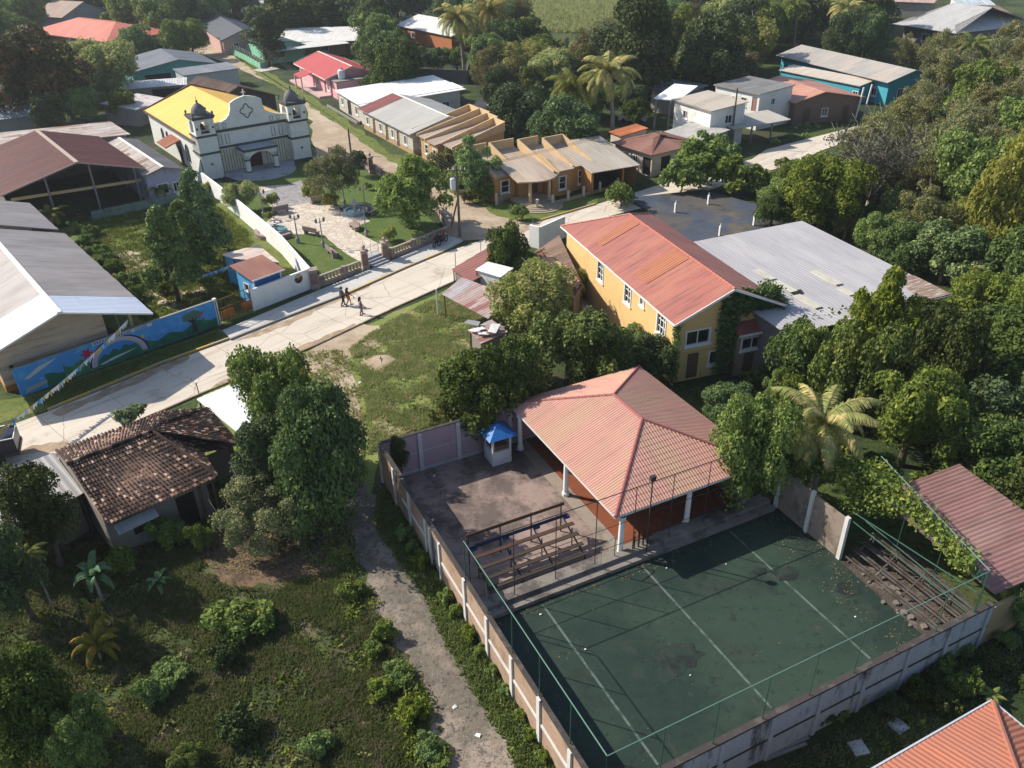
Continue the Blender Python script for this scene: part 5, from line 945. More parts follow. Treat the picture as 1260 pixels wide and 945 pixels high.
# ================================================================== NEAR CLAY TILE HOUSE
KF = Fr((*U(132, 647, 2.5).to_2d(), 0), 40.9); kh = thing('house', 'old adobe house under a dark roof of loose mossy clay tiles', 'house', KF.o, KF.a)
m_clay = island('clay_tiles', [(0, (.016, .012, .011)), (.42, (.040, .025, .020)), (.68, (.095, .050, .036)), (.84, (.23, .125, .085)), (1, (.55, .40, .30))], dirt=(.020, .016, .014))
def tiles(mb, p00, p10, p11, p01, du=.21, dv=.30, sag=.10, seed=1):
    """barrel tiles over a quad p00-p10 (eave) p01-p11 (ridge)"""
    rg = random.Random(seed); A_, B_, C_, D_ = map(Vector, (p00, p10, p11, p01)); n = (B_-A_).cross(D_-A_).normalized()
    if n.z < 0: n = -n
    nu = max(2, int(max((B_-A_).length, (C_-D_).length)/du)); nv = max(2, int(max((D_-A_).length, (C_-B_).length)/dv))
    P = lambda s, t: A_.lerp(B_, s).lerp(D_.lerp(C_, s), t)-n*sag*math.sin(math.pi*s)*math.sin(math.pi*t)
    for i in range(nu):
        for j in range(nv):
            s0, s1 = i/nu, (i+1)/nu; t0, t1 = j/nv, min(1, (j+1.18)/nv); jit = rg.uniform(-.012, .012); w = rg.uniform(-.1, .1)
            a, b = P(s0, t0), P(s1, t0); c, d = P(s1, t1), P(s0, t1)
            if (b-a).length < .05: continue
            vs = []
            for k, (ff, hh) in enumerate(((.04, .0), (.22, .075), (.5, .105), (.78, .075), (.96, .0))):
                vs.append(a.lerp(b, ff)+n*(hh+.03+jit)); 
            for k, (ff, hh) in enumerate(((.10, .0), (.26, .045), (.5, .065), (.74, .045), (.90, .0))):
                vs.append(d.lerp(c, ff+w*.3)+n*(hh*.9+jit))
            mb.add(vs, [(k, k+1, k+6, k+5) for k in range(4)])
    # dark channel tiles under
    mb.add([A_-n*.0, B_, C_, D_], [(0, 1, 2, 3)]); return mb
RZ = 4.05
q = MB(); tiles(q, (0, 0, 2.5), (5.9, 0, 2.5), (4.4, 4.4, RZ), (-.15, 4.4, RZ), seed=2); tiles(q, (5.93, .02, 2.5), (6.35, 3.5, 2.5), (4.42, 4.4, RZ), (4.4, 4.38, RZ), seed=8); q.build('front_roof', m_clay, kh)
q = MB(); tiles(q, (6.3, 8.6, 2.5), (0, 8.6, 2.6), (-.15, 4.45, RZ), (4.4, 4.45, RZ), seed=3); q.build('back_roof', m_clay, kh)
q = MB(); tiles(q, (8.3, 2.2, 2.4), (8.6, 7.2, 2.45), (5.5, 7.4, 3.0), (4.4, 4.4, RZ), seed=4); tiles(q, (8.6, 7.2, 2.45), (6.3, 8.6, 2.5), (4.4, 4.4, RZ), (5.2, 6, 3.4), seed=5); tiles(q, (5.9, 0.05, 2.5), (8.3, 2.2, 2.4), (6.2, 3.6, 3.1), (4.4, 4.4, RZ), seed=6) if False else tiles(q, (6.1, 3.0, 2.45), (8.3, 2.2, 2.4), (6.4, 4.6, 3.2), (4.4, 4.4, RZ), seed=6); q.build('side_roof', m_clay, kh)
q = MB()
for i in range(14): a = Vector((-.2+4.7*i/14, 4.42, RZ+.06)); q.tube([a, a+Vector((.42, 0, .0))], [.14, .11], 7)
q.tube([(4.4, 4.4, RZ+.05), (5.9, 0, 2.56)], [.12, .11], 6); q.build('ridge_cap', m_clay, kh)
m_adobe = plaster('adobe', (.21, .19, .17), amt=.8, streak=.6)
q = MB(); q.add([(.2, .5, 0), (5.4, .5, 0), (5.4, .5, 2.6), (.2, .5, 2.6)], [(0, 1, 2, 3)]); q.box(0, .2, .5, 8.2, 0, 2.55); q.box(.2, 6, 8.0, 8.2, 0, 2.5); q.box(5.9, 6.05, 3.8, 8.2, 0, 2.5); q.box(6.05, 8.2, 3.2, 3.3, 0, 1.9); q.box(8.0, 8.1, 3.3, 7, 0, 2.3)
q.add([(.05, .5, 2.5), (.05, 8.2, 2.5), (.05, 4.4, 4.0)], [(0, 1, 2)]); q.build('wall', m_adobe, kh)
q = MB(); q.box(3.6, 4.6, .44, .5, 0, 2.0); q.build('doorway', DARK, kh); q = MB(); q.box(1.2, 2.2, .44, .5, .9, 1.8); q.build('window', DARK, kh)
for x, y in ((5.7, .4), (7.8, 2.6), (4.9, .35)): q = MB(); q.tube([(x, y, 0), (x, y, 2.4)], .08, 6); q.build('post', WOOD, kh)
q = MB(); q.slab([(.3, -.45, 2.0), (2.4, -.4, 2.05), (2.4, .2, 2.3), (.3, .2, 2.25)], .05); q.build('lean_to_sheet', roofm('grey_tin', (.24, .24, .24), sv=.1), kh)
FOOT.append([KF.wor(*c).to_2d() for c in ((-.3, -.5), (8.6, -.5), (8.6, 8.6), (-.3, 8.6))])
# white tin beside it
def pxroof(name, label, cat, pts, m, posts=True, ns=.4, wallm=None, th=.05, rib=True):
    """lean-to: sheet roof whose corners were measured (px,py,z), eave edge first, on corner posts"""
    P = [U(*p) for p in pts]; c = sum(P, Vector())/len(P); o = Vector((c.x, c.y, 0)); t = thing(name, label, cat, o)
    Q = [p-o for p in P]; q = MB()
    n = (Q[1]-Q[0]).cross(Q[2]-Q[0])
    if n.z < 0: Q = [Q[1], Q[0]]+Q[2:][::-1]
    d = -(Q[1]-Q[0]).cross(Q[2]-Q[0]).normalized(); n_ = -d; 
    for i in range(3, len(Q)):
        Q[i] = Q[i]-Vector((0, 0, (Q[i]-Q[0]).dot(n_)/n_.z))
    if rib: rib_plane(q, Q, ns, .02, 4)
    q.slab([(v.x, v.y, v.z-.01) for v in Q], th); q.build('roof', m, t)
    if posts:
        for v in Q:
            w = v*.93; w.z = v.z; k = MB(); k.tube([(w.x, w.y, 0), (w.x, w.y, w.z-.08)], .06, 6); k.build('post', WOOD, t)
    if wallm:
        k = MB(); w = [v*.88 for v in Q]
        for i in range(len(w)):
            a, b = w[i], w[(i+1) % len(w)]; za, zb = Q[i].z-.12, Q[(i+1) % len(w)].z-.12
            k.quad((a.x, a.y, 0), (b.x, b.y, 0), (b.x, b.y, zb), (a.x, a.y, za))
        k.build('wall', wallm, t)
    FOOT.append([p.to_2d() for p in P]); return t
pxroof('lean_to', 'bright white tin lean-to roof between the clay-tiled house and the big dark tree', 'lean-to', [(242, 491, 2.5), (290, 471, 2.5), (312, 486, 2.6), (308, 545, 2.6)], roofm('white_tin2', (.66, .67, .68), stain_amt=.2, sv=.04), rib=True)
pxroof('shed', 'flat grey sheet roofed shed at the left edge beside the clay-tiled house', 'shed', [(-60, 607, 2.6), (66, 557, 2.6), (103, 606, 2.6), (-20, 680, 2.6)], roofm('plain_grey', (.235, .225, .215), stain_amt=.3, sv=.04), wallm=m_adobe)
q0 = U(-6, 575); tw = thing('truck', 'truck with a dark cargo bed framed in white, at the left edge', 'truck', q0, R(22))
q = MB(); q.box(-5.5, 1.55, -.1, 1.75, .55, .8); q.build('chassis', surf('truck_dark', (.03, .03, .035), rough=.5, bump=None), tw)
q = MB(); q.box(-5.3, 1.5, -.05, .0, .8, 1.75); q.box(-5.3, 1.5, 1.65, 1.7, .8, 1.75); q.box(1.45, 1.5, 0, 1.65, .8, 1.75); q.box(-5.25, 1.45, .02, 1.63, 1.6, 1.68); q.build('bed', surf('truck_panel', (.012, .014, .03), rough=.3, bump=None), tw)
q = MB()
for x in (-3.6, -1.9, -.2, 1.5): q.beam((x, -.05, 1.78), (x, 1.7, 1.78), .05, .05)
q.beam((-5.3, 1.7, 1.78), (1.52, 1.7, 1.78), .07, .07); q.beam((-5.3, -.05, 1.78), (1.52, -.05, 1.78), .05, .05); q.build('bed_frame', FRAMEW, tw)
for x in (-3.9, .3):
    for y in (-.12, 1.6): q = MB(); q.lathe([(0, -.12), (.32, -.12), (.42, -.08), (.42, .08), (.32, .12), (0, .12)], 16); w = q.build('wheel', surf('tyre', (.02, .02, .02), bump=None), tw); w.location = (x, y, .42); w.rotation_euler = (R(90), 0, 0)
# ================================================================== MURAL WALL, KIOSK, PLAZA FENCE
a, b = U(27, 488), U(269, 400); d = (b-a).to_2d(); ML = d.length; mur = thing('mural_wall', 'long low wall painted with a bright landscape mural of sky, hills, rainbow and tree', 'wall', a, math.atan2(d.y, d.x))
HZ = 2.15; q = MB(); q.box(0, ML, 0, .16, 0, HZ); q.build('wall', surf('mural_sky', (.045, .24, .56), [((.10, .38, .68), .5, .45, .65, None, .7), ((.4, .55, .72), 1.1, .6, .72, (1, 1, 2), .7)], bump=(20, .2, .01), var=.05), mur)
q = MB(); q.box(-.03, ML+.03, -.03, .19, HZ, HZ+.06); q.build('wall_cap', CONC, mur)
def flat(name, pts, m, y=-.006, par=mur):
    P = [(x, y, z) for x, z in pts]; ar = sum(pts[i][0]*pts[(i+1) % len(pts)][1]-pts[(i+1) % len(pts)][0]*pts[i][1] for i in range(len(pts)))
    if ar < 0: P = P[::-1]
    o = MB().poly(P).build(name, m, par); bm = bmesh.new(); bm.from_mesh(o.data); bmesh.ops.triangulate(bm, faces=bm.faces, ngon_method='EAR_CLIP'); bm.to_mesh(o.data); bm.free(); return o
fc = lambda n, c: surf(n, c, bump=None, var=.05)
GD = surf('mural_green', (.012, .12, .07), [((.03, .19, .08), .9, .48, .62, None, .8), ((.01, .07, .05), 1.5, .52, .66, None, .7)], bump=None); GL = surf('mural_leaf', (.03, .16, .06), [((.07, .22, .09), 2.2, .48, .6, None, .8)], bump=None)
def hills(x0, x1, base, amp, seed, n=26):
    rg = random.Random(seed); ph = [rg.uniform(0, 6) for _ in range(3)]
    return [(x0, .02)]+[(x0+(x1-x0)*i/n, max(.1, base+amp*(.6*math.sin(i*.9+ph[0])+.4*math.sin(i*.37+ph[1])))) for i in range(n+1)]+[(x1, .02)]
flat('painted_hills', hills(1.8, ML-.05, .78, .32, 4, 40), GD)
flat('painted_hills', hills(3.1, 6.2, 1.1, .35, 9, 14), GL, -.009)
cx = ML*.47; rb = [(1.95, 1.82, (.015, .015, .14)), (1.82, 1.7, (.45, .42, .45)), (1.7, 1.6, (.50, .32, .40)), (1.6, 1.5, (.45, .42, .22))]; sx = 1.15
for i, (r0, r1, c) in enumerate(rb):
    for k in range(1): flat('painted_rainbow', [(cx+sx*r0*math.cos(math.pi*j/24), .2+.93*r0*math.sin(math.pi*j/24)) for j in range(25)]+[(cx+sx*r1*math.cos(math.pi*j/24), .2+.93*r1*math.sin(math.pi*j/24)) for j in range(24, -1, -1)], fc('rainbow_%d' % i, c), -.012-.001*i)
flat('painted_sky', [(cx+sx*1.5*math.cos(math.pi*j/24), .2+.93*1.5*math.sin(math.pi*j/24)) for j in range(25)], fc('rainbow_sky', (.03, .22, .58)), -.0125)
flat('painted_hills', [(cx-1.68, .2), (cx-1.5, .62), (cx-1.1, .95), (cx-.75, .8), (cx-.3, 1.15), (cx+.1, .85), (cx+.5, 1.2), (cx+.9, .95), (cx+1.3, 1.0), (cx+1.68, .3), (cx+1.7, .2)], GD, -.017)
flat('painted_river', [(cx-1.6, .28), (cx-.4, .5), (cx+1.5, .62), (cx+.2, .4), (cx-1.3, .2)], fc('river_white', (.40, .55, .60)), -.02)
flat('painted_tree_trunk', [(ML*.855, .15), (ML*.862, .9), (ML*.84, 1.35), (ML*.865, 1.2), (ML*.868, 1.5), (ML*.875, 1.15), (ML*.895, 1.4), (ML*.878, .9), (ML*.888, .15)], fc('mural_trunk', (.02, .025, .02)), -.014)
flat('painted_tree_crown', [(ML*.87+.85*(1+.12*math.cos(7*t))*math.cos(t), 1.5+.42*(1+.15*math.sin(6*t))*math.sin(t)) for t in [k*math.pi/16 for k in range(32)]], fc('mural_crown', (.07, .13, .10)), -.010)
for i, (fx, fz, r, c) in enumerate(((.325, 1.45, .34, (.42, .01, .05)), (.925, 1.55, .12, (.35, .06, .16)), (.925, 1.0, .12, (.3, .06, .18)), (.60, 1.3, .14, (.55, .42, .12)))): flat('painted_flower', [(ML*fx+r*(1+.35*math.cos(6*t))*math.cos(t), fz+r*(1+.35*math.cos(6*t))*math.sin(t)) for t in [k*math.pi/15 for k in range(30)]], fc('flower_%d' % i, c), -.018)
flat('painted_bus', [(ML*.02, .12), (ML*.12, .35), (ML*.125, .62), (ML*.03, .5)], fc('bus_grey', (.26, .33, .30)), -.015); flat('painted_cloud', [(.5, 1.2), (1.6, 1.75), (2.9, 1.95), (2.6, 1.8), (1.7, 1.45), (.8, 1.1)], fc('cloud_tan', (.40, .46, .42)), -.013)
flat('lettering_band', [(ML*.36, 1.86), (ML*.36, 2.13), (ML*.66, 2.13), (ML*.66, 1.9)], fc('band_white', (.42, .52, .66)), -.024)
q = MB(); rg = random.Random(5); x = ML*.37
for wlen in (7, 6, 5):
    for k in range(wlen):
        st_ = rg.choice([((0, 0, 0, 1), (0, 1, .6, 1), (0, .5, .5, .5), (0, 0, .6, 0)), ((0, 0, .3, 1), (.3, 1, .6, 0), (.15, .45, .45, .45)), ((0, 0, 0, 1), (0, 1, .6, .8), (.6, .8, 0, .5), (.1, .5, .6, 0)), ((0, 0, 0, 1), (.6, 0, .6, 1), (0, 1, .6, 0))])
        for (u0, v0, u1, v1) in st_: q.beam((x+u0*.18, -.03, 1.91+v0*.17), (x+u1*.18, -.03, 1.91+v1*.17), .012, .035)
        x += .2
    x += .22
q.build('lettering', fc('letter_dark', (.03, .05, .12)), mur)
q = MB(); q.box(ML, ML+.25, -.05, .2, 0, 2.3); q.build('end_post', WHITE, mur)
# orange gate between mural and white wall
gw = fencewall('school_gate', 'brown pipe gate with rusty orange panels between the mural wall and the white wall', 'gate', [(271, 400), (311, 383)], 0, CONC)
o_ = gw.location; d = (U(311, 383)-U(271, 400)); L_ = d.length; d.normalize(); q = MB()
for z_ in (.35, 1.3, 2.1): q.beam(d*.1+Vector((0, 0, z_)), d*(L_-.1)+Vector((0, 0, z_)), .05, .05)
for k in range(8): q.beam(d*(L_*k/7)+Vector((0, 0, .1)), d*(L_*k/7)+Vector((0, 0, 2.1)), .05, .05)
q.build('gate_frame', surf('gate_brown', (.16, .08, .04), bump=None), gw)
for (a_, b_) in ((.3, 1.5), (2.2, 3.2)): q = MB(); q.beam(d*a_+Vector((0, 0, .7)), d*b_+Vector((0, 0, .7)), .03, .75); q.build('gate_panel', surf('rust_orange', (.42, .13, .03), [((.2, .08, .03), 1.5, .5, .65)]), gw)
wl = fencewall('perimeter_wall', 'clean white wall with a round emblem between the school gate and the church fence', 'wall', [(312, 382.5), (384, 354.5)], 1.9, WHITEC, th=.2)
wl2 = fencewall('perimeter_wall', 'long sunlit white wall running back beside the church plaza lawn to the church corner', 'wall', [(384, 354.5), (348, 312), (290, 262), (252, 232)], 1.9, WHITEC, th=.25)
# emblem
d = (U(384, 354.5)-U(312, 382.5)); L_ = d.length; em = MB(); em.lathe([(0, 0), (.42, 0), (.42, -.03), (0, -.03)], 24); e1 = em.build('emblem', fc('emblem_brown', (.10, .05, .04)), wl); u_ = d.normalized(); n_ = Vector((u_.y, -u_.x, 0)); e1.location = u_*(L_*.79)+n_*.10+Vector((0, 0, 1.35)); e1.rotation_euler = (R(90), 0, math.atan2(u_.y, u_.x))
for (pts, c, k) in (([(.4*math.cos(t), .4*math.sin(t)) for t in [R(20+7*i) for i in range(21)]], (.62, .40, .15), .032), ([(-.12, -.3), (.12, -.3), (.06, .05), (0, .34), (-.06, .05)], (.55, .33, .05), .036), ([(-.22, -.32), (.22, -.32), (0, .02)], (.05, .03, .06), .039)):
    o = MB().poly([(x, y, 0) for x, y in pts]).build('emblem_mark', fc('emb_%d' % int(k*1000), c), e1); o.location = (0, 0, k)
# kiosk
kk = U(338, 350); kd = (U(384, 354.5)-U(312, 382.5)).to_2d(); KA = math.atan2(kd.y, kd.x)
KFR = Fr((*U(312.5, 352, 1.9).to_2d(), 0), math.degrees(KA)); ks = thing('kiosk', 'small bright blue kiosk with a rusty brown lean-to roof behind the white wall', 'kiosk', KFR.o, KA)
x1_, _ = KFR.plane(346, 329, 0); m_blue = plaster('kiosk_blue', (.02, .12, .36), amt=.1); m_lblue = plaster('kiosk_sky_blue', (.10, .38, .66), amt=.1)
pl = [[(-.3, -.35, 2.55), (x1_+.1, -.35, 2.55), (x1_+.1, 2.9, 3.05), (-.3, 2.9, 3.05)]]; q = MB(); rib_plane(q, pl[0], .2, .02, 4); q.slab([(a, b, c-.012) for a, b, c in pl[0]], .06); q.build('roof', roofm('rust_brown_sheet', (.24, .09, .06), c2=(.30, .13, .08), sv=.08), ks)
q = MB(); wall_side(q, (0, 0), (x1_-.2, 0), pl, [], .1); wall_side(q, (x1_-.2, 0), (x1_-.2, 2.5), pl, [], .1); q.build('wall', m_blue, ks)
q = MB(); ops = [(.9, 1.1, .8, .7, 'w11')]; wall_side(q, (0, 2.5), (0, 0), pl, ops, .1); q.build('side_wall', m_lblue, ks); fit_out(ks, (0, 2.5), (0, 0), ops)
q = MB()
for x, y in ((0, 0), (x1_-.2, 0)): q.box(x-.06, x+.06, y-.06, y+.06, 0, 2.5)
q.beam((-.3, -.38, 2.52), (x1_+.1, -.38, 2.52), .04, .12); q.build('corner_trim', FRAMEW, ks)
pxroof('lean_to', 'pale rust-stained flat sheet roof behind the small blue kiosk', 'lean-to', [(272, 313, 2.7), (286, 318, 2.7), (344, 309+14, 2.7), (318, 301, 2.7)], roofm('pale_rusty_sheet', (.62, .50, .42), rust=(.4, .18, .1), rust_amt=.5), wallm=m_lblue)
# plaza fence: low stone balustrade wall with urn-topped piers
m_stone = surf('pink_stone', (.36, .27, .23), [((.18, .14, .12), 1.4, .48, .64, None, .7), ((.50, .40, .34), .8, .55, .7, None, .5)], bump=(9, .6, .03))
def balus(label, pts, h=1.0):
    t = fencewall('plaza_fence', label, 'fence', pts, .45, m_stone, th=.3); o = t.location; m1, m2 = MB(), MB()
    for i in range(len(pts)-1):
        a_, b_ = U(*pts[i])-o, U(*pts[i+1])-o; dd = b_-a_; L_ = dd.length; dd.normalize(); m2.beam(a_+Vector((0, 0, h)), b_+Vector((0, 0, h)), .26, .12)
        n_ = int(L_/.35)
        for k in range(n_+1):
            p = a_+dd*(L_*k/max(1, n_)); m1.beam(p+Vector((0, 0, .45)), p+Vector((0, 0, h-.05)), .13, .13)
        for k in range(0, n_+1, 8): p = a_+dd*(L_*k/max(1, n_)); m1.beam(p+Vector((0, 0, 0)), p+Vector((0, 0, h+.12)), .36, .36)
    m1.build('baluster', m_stone, t); m2.build('rail', m_stone, t); return t
balus('pinkish stone balustrade on the road between the white wall pier and the plaza gate', [(391, 354), (444, 334)])
balus('pinkish stone balustrade on the road from the plaza gate to the big green tree', [(482, 318.5), (553, 290)])
balus('pinkish stone balustrade with grey piers along the dirt street side of the plaza', [(553, 290), (540, 262), (500, 232), (470, 217), (440, 202), (405, 190)])
def pier(px, py, label, h=1.75, s=.55, urn=True):
    t = thing('gate_pier', label, 'pier', U(px, py), R(22)); q = MB(); q.box(-s/2-.06, s/2+.06, -s/2-.06, s/2+.06, 0, .25); q.box(-s/2, s/2, -s/2, s/2, .25, h); q.box(-s/2-.1, s/2+.1, -s/2-.1, s/2+.1, h, h+.14); q.build('shaft', m_stone, t)
    q = MB(); q.box(-s/2-.01, s/2+.01, -s/2-.015, -s/2+.01, .45, h-.2); q.box(-s/2-.012, -s/2+.01, -s/2+.08, s/2-.08, .45, h-.2); q.build('panel', surf('pier_panel', (.22, .14, .12)), t)
    if urn: q = MB(); q.lathe([(.1, h+.14), (.06, h+.22), (.17, h+.36), (.19, h+.46), (.1, h+.56), (.03, h+.62), (.02, h+.85), (0, h+.86)], 12); q.build('urn', m_stone, t)
    return t
pier(450, 331, 'square stone gate pier with a pointed urn, left side of the plaza steps'); pier(475, 320.5, 'square stone gate pier with a pointed urn, right side of the plaza steps'); pier(388, 354.5, 'dark panelled stone pier where the white wall meets the balustrade', 1.7, .6, False)
pier(457, 213, 'tall stone pier with an urn beside the clipped round dark tree', 1.9, .5)
ga, gb = U(453, 329), U(473, 321); gv = (gb-ga); GL_ = gv.length; gv.normalize(); gn = Vector((-gv.y, gv.x, 0)); stp = thing('gate_steps', 'short flight of grey stone steps between the two plaza gate piers', 'steps', ga, math.atan2(gv.y, gv.x))
for i in range(4): q = MB(); q.box(.05, GL_-.05, -.75+.33*i, 1.0, .13+.15*i*0+i*.15, .13+.15*(i+1)); q.build('step', m_step, stp)
gg = thing('plaza_gate', 'thin white pipe gate at the top of the plaza steps', 'gate', ga+gn*.6, math.atan2(gv.y, gv.x)); q = MB()
for z_ in (1.0, 1.6): q.tube([(.1, 0, z_), (GL_-.1, 0, z_)], .03, 5)
for x in (.1, GL_/2, GL_-.1): q.tube([(x, 0, .6), (x, 0, 1.9)], .03, 5)
q.build('gate_frame', FRAMEW, gg)
# ---- plaza
m_plz = NT('flagstones'); v_ = m_plz.coord(); vo = m_plz.n('ShaderNodeTexVoronoi', feature='F1'); vo.inputs['Scale'].default_value = 1.5; m_plz.l(v_, vo.inputs['Vector']); ve = m_plz.n('ShaderNodeTexVoronoi', feature='DISTANCE_TO_EDGE'); ve.inputs['Scale'].default_value = 1.5; m_plz.l(v_, ve.inputs['Vector'])
sp_ = m_plz.n('ShaderNodeSeparateColor'); m_plz.l(vo.outputs['Color'], sp_.inputs[0]); c_ = m_plz.mix(sp_.outputs[0], (.50, .42, .33), (.62, .55, .46)); c_ = m_plz.mix(m_plz.math('MULTIPLY', sp_.outputs[1], .35), c_, (.38, .30, .25))
ed = m_plz.n('ShaderNodeMapRange'); ed.inputs[1].default_value = 0; ed.inputs[2].default_value = .06; m_plz.l(ve.outputs[0], ed.inputs[0]); c_ = m_plz.mix(ed.outputs[0], (.27, .23, .19), c_); m_plz.fin(c_, .85, m_plz.bump(ed.outputs[0], .5, .02), .25)
sheet('plaza_lawn', [(262, 235), (385, 185), (470, 217), (553, 290), (478, 319), (389, 352), (349, 312), (290, 262)], .008, m_lawnp)
sheet('plaza_paving', [(316, 230), (372, 226), (384, 249), (432, 256), (446, 262), (455, 272), (432, 282), (452, 293), (478, 306), (476, 319), (452, 328), (440, 320), (425, 312), (410, 300), (400, 290), (362, 288), (335, 296), (318, 292), (322, 278), (342, 262), (330, 250)], .016, m_plz.m, jit=.08, step=1)
sheet('plaza_forecourt', [(318, 238), (370, 222), (384, 249), (345, 256)], .0205, surf('grey_flags', (.24, .225, .22), [((.36, .34, .32), 2.5, .5, .6, None, .8), ((.12, .11, .11), 2, .55, .66, None, .6)], bump=(6, .5, .02)), jit=.05)
m_lamp = surf('lamp_grey', (.30, .28, .26), bump=None)
def lamp(px, py, label, first=[None]):
    if first[0] is None:
        t = thing('street_lamp', label, 'street lamp', U(px, py), 0, 'plaza lamp posts'); q = MB(); q.lathe([(.2, 0), (.2, .5), (.12, .6), (.07, .8), (.05, 2.6), (.09, 2.7), (.04, 2.8), (.03, 3.0)], 8); q.beam((-.4, 0, 2.55), (.4, 0, 2.55), .04, .05); q.build('pole', m_lamp, t)
        for x in (-.4, .4): q = MB(); q.lathe([(0, 2.5), (.08, 2.55), (.15, 2.75), (.1, 2.92), (.03, 3.0), (0, 3.05)], 8, (x, 0)); q.build('lamp_globe', surf('lamp_glass', (.22, .2, .18), rough=.3, bump=None), t)
        first[0] = t; return t
    return dup(first[0], U(px, py), .6, label=label)
for px, py, lb in ((367, 299, 'twin-headed lamp post on the left plaza lawn, nearest the fountain benches'), (398, 304, 'twin-headed lamp post at the paving edge beside the left lawn bench'), (451, 291, 'twin-headed lamp post on the right plaza lawn beside the big green tree'), (424, 252, 'twin-headed lamp post beside the clipped yellow bushes at the back of the plaza'), (450, 262, 'twin-headed lamp post just right of the far plaza fountain'), (325, 267, 'twin-headed lamp post left of the paving near the small grey tree')): lamp(px, py, lb)
m_bench = surf('bench_stone', (.27, .20, .18), bump=(9, .5, .02))
def bench(px, py, rz, label, first=[None]):
    if first[0] is None:
        t = thing('bench', label, 'bench', U(px, py), R(rz), 'plaza benches'); q = MB(); q.box(-.9, .9, -.25, .25, .38, .48); q.build('seat', m_bench, t); q = MB(); q.beam((-.9, .27, .7), (.9, .3, .7), .08, .42); q.build('backrest', m_bench, t)
        for x in (-.75, .75): q = MB(); q.box(x-.09, x+.09, -.22, .24, 0, .38); q.build('leg', m_bench, t)
        first[0] = t; return t
    return dup(first[0], U(px, py), R(rz), label=label)
for px, py, rz, lb in ((384, 289, 150, 'pinkish stone bench at the top edge of the left plaza lawn'), (409, 314, 120, 'pinkish stone bench at the corner of the left plaza lawn near the gate'), (436, 282, 300, 'pinkish stone bench at the corner of the right plaza lawn'), (394, 250, 190, 'pinkish stone bench in front of the clipped yellow bushes'), (345, 262, 215, 'dark stone bench beside the left of the paving below the church steps')): bench(px, py, rz, lb)
def fountain(px, py, label, first=[None]):
    if first[0] is None:
        t = thing('fountain', label, 'fountain', U(px, py), 0, 'plaza fountains'); q = MB(); q.lathe([(0, .1), (1.0, .1), (1.05, .5), (1.2, .5), (1.2, 0)], 8); q.build('basin', surf('basin_teal', (.26, .38, .40), rough=.5, bump=None), t)
        q = MB(); q.lathe([(0, .34), (1.02, .34)], 8); q.build('water', surf('basin_water', (.10, .20, .21), rough=.1, bump=None), t)
        q = MB(); q.lathe([(.25, .1), (.2, .5), (.12, .7), (.16, .95), (.5, 1.1), (.52, 1.16), (.1, 1.12), (.08, 1.4), (.22, 1.5), (.05, 1.55), (.1, 1.75), (0, 1.85)], 12); q.build('pedestal', surf('pale_stone', (.5, .46, .42)), t)
        q = MB(); q.lathe([(1.75, 0), (1.75, .42), (2.15, .42), (2.15, 0)], 14, (0, 0), R(150), R(330)); q.build('ring_bench', m_bench, t)
        first[0] = t; return t
    return dup(first[0], U(px, py), R(180), label=label)
fountain(340, 287, 'octagonal teal fountain with a ring bench beside the long white wall'); fountain(437, 263, 'octagonal teal fountain with a ring bench nearer the reddish tree')
# ================================================================== middle sheds on the grass lot
m_rst = roofm('rust_patch_sheet', (.42, .33, .29), c2=(.36, .36, .37), rust=(.24, .09, .07), rust_amt=.75, stain=(.15, .1, .08), sv=.22, sheet=.8)
pxroof('shed', 'shed with a dull red sheet roof on the edge of the concrete road', 'shed', [(579, 347, 2.3), (556, 331, 2.3), (604, 305, 2.6), (612, 330, 2.6)][::1], roofm('dull_red_sheet', (.25, .10, .08), stain_amt=.4, sv=.1), wallm=m_adobe)
pxroof('shed', 'open shed roofed with patchwork rusty and grey tin beside the grass lot', 'shed', [(544, 362, 2.2), (601, 392, 2.2), (625, 362, 2.7), (568, 340, 2.7)], m_rst, ns=.3)
pxroof('shed', 'little shed with a white sheet roof and pale wall among the trees by the road', 'shed', [(585, 332, 2.9), (616, 341, 2.9), (632, 330, 3.0), (600, 322, 3.0)], roofm('new_white_sheet', (.88, .88, .87)), wallm=WHITE)
js = pxroof('shack', 'collapsing shack with junk and torn pale sheets on its roof', 'shack', [(577, 406, 2.0), (592, 423, 2.0), (625, 408, 2.1), (605, 393, 2.1)], m_rst, wallm=m_adobe)
rg = random.Random(11)
for i in range(9):
    q = MB(); a = rg.uniform(.2, .7); q.slab([(-a, -a*.4, 0), (a, -a*.5, .05), (a*.8, a*.4, .12), (-a*.9, a*.5, .03)], .03); o = q.build('loose_sheet', rg.choice([surf('torn_white', (.6, .58, .55)), surf('torn_brown', (.25, .14, .09)), surf('torn_grey', (.22, .22, .23))]), js); o.location = (rg.uniform(-1.2, 1.2), rg.uniform(-1, 1), 2.12+.04*i); o.rotation_euler = (0, 0, rg.uniform(0, 6))
q = MB(); q.slab([(-.8, -.5, 0), (.8, -.6, .1), (.9, .4, .7), (-.7, .5, .6)], .03); o = q.build('tarpaulin', surf('grey_tarp', (.14, .15, .17), rough=.4), None); o.location = U(601, 437)+Vector((0, 0, .1)); tag(o, 'crumpled grey tarpaulin leaning below the collapsing shack', 'tarpaulin')
q = MB(); q.tube([(0, 0, 0), (.1, 0, .9), (.0, 0, 1.1)], [.42, .45, .3], 10); o = q.build('barrel', surf('rusty_barrel', (.33, .11, .05), [((.15, .06, .04), 2, .5, .65)]), None); o.location = U(617, 436); tag(o, 'rusty orange barrel in the shade below the collapsing shack', 'barrel')
wl = fencewall('low_wall', 'white courtyard wall beside the far end of the red-orange roofed house', 'wall', [(652, 303), (664, 306), (694, 292)], 2.2, WHITEC, th=.2)
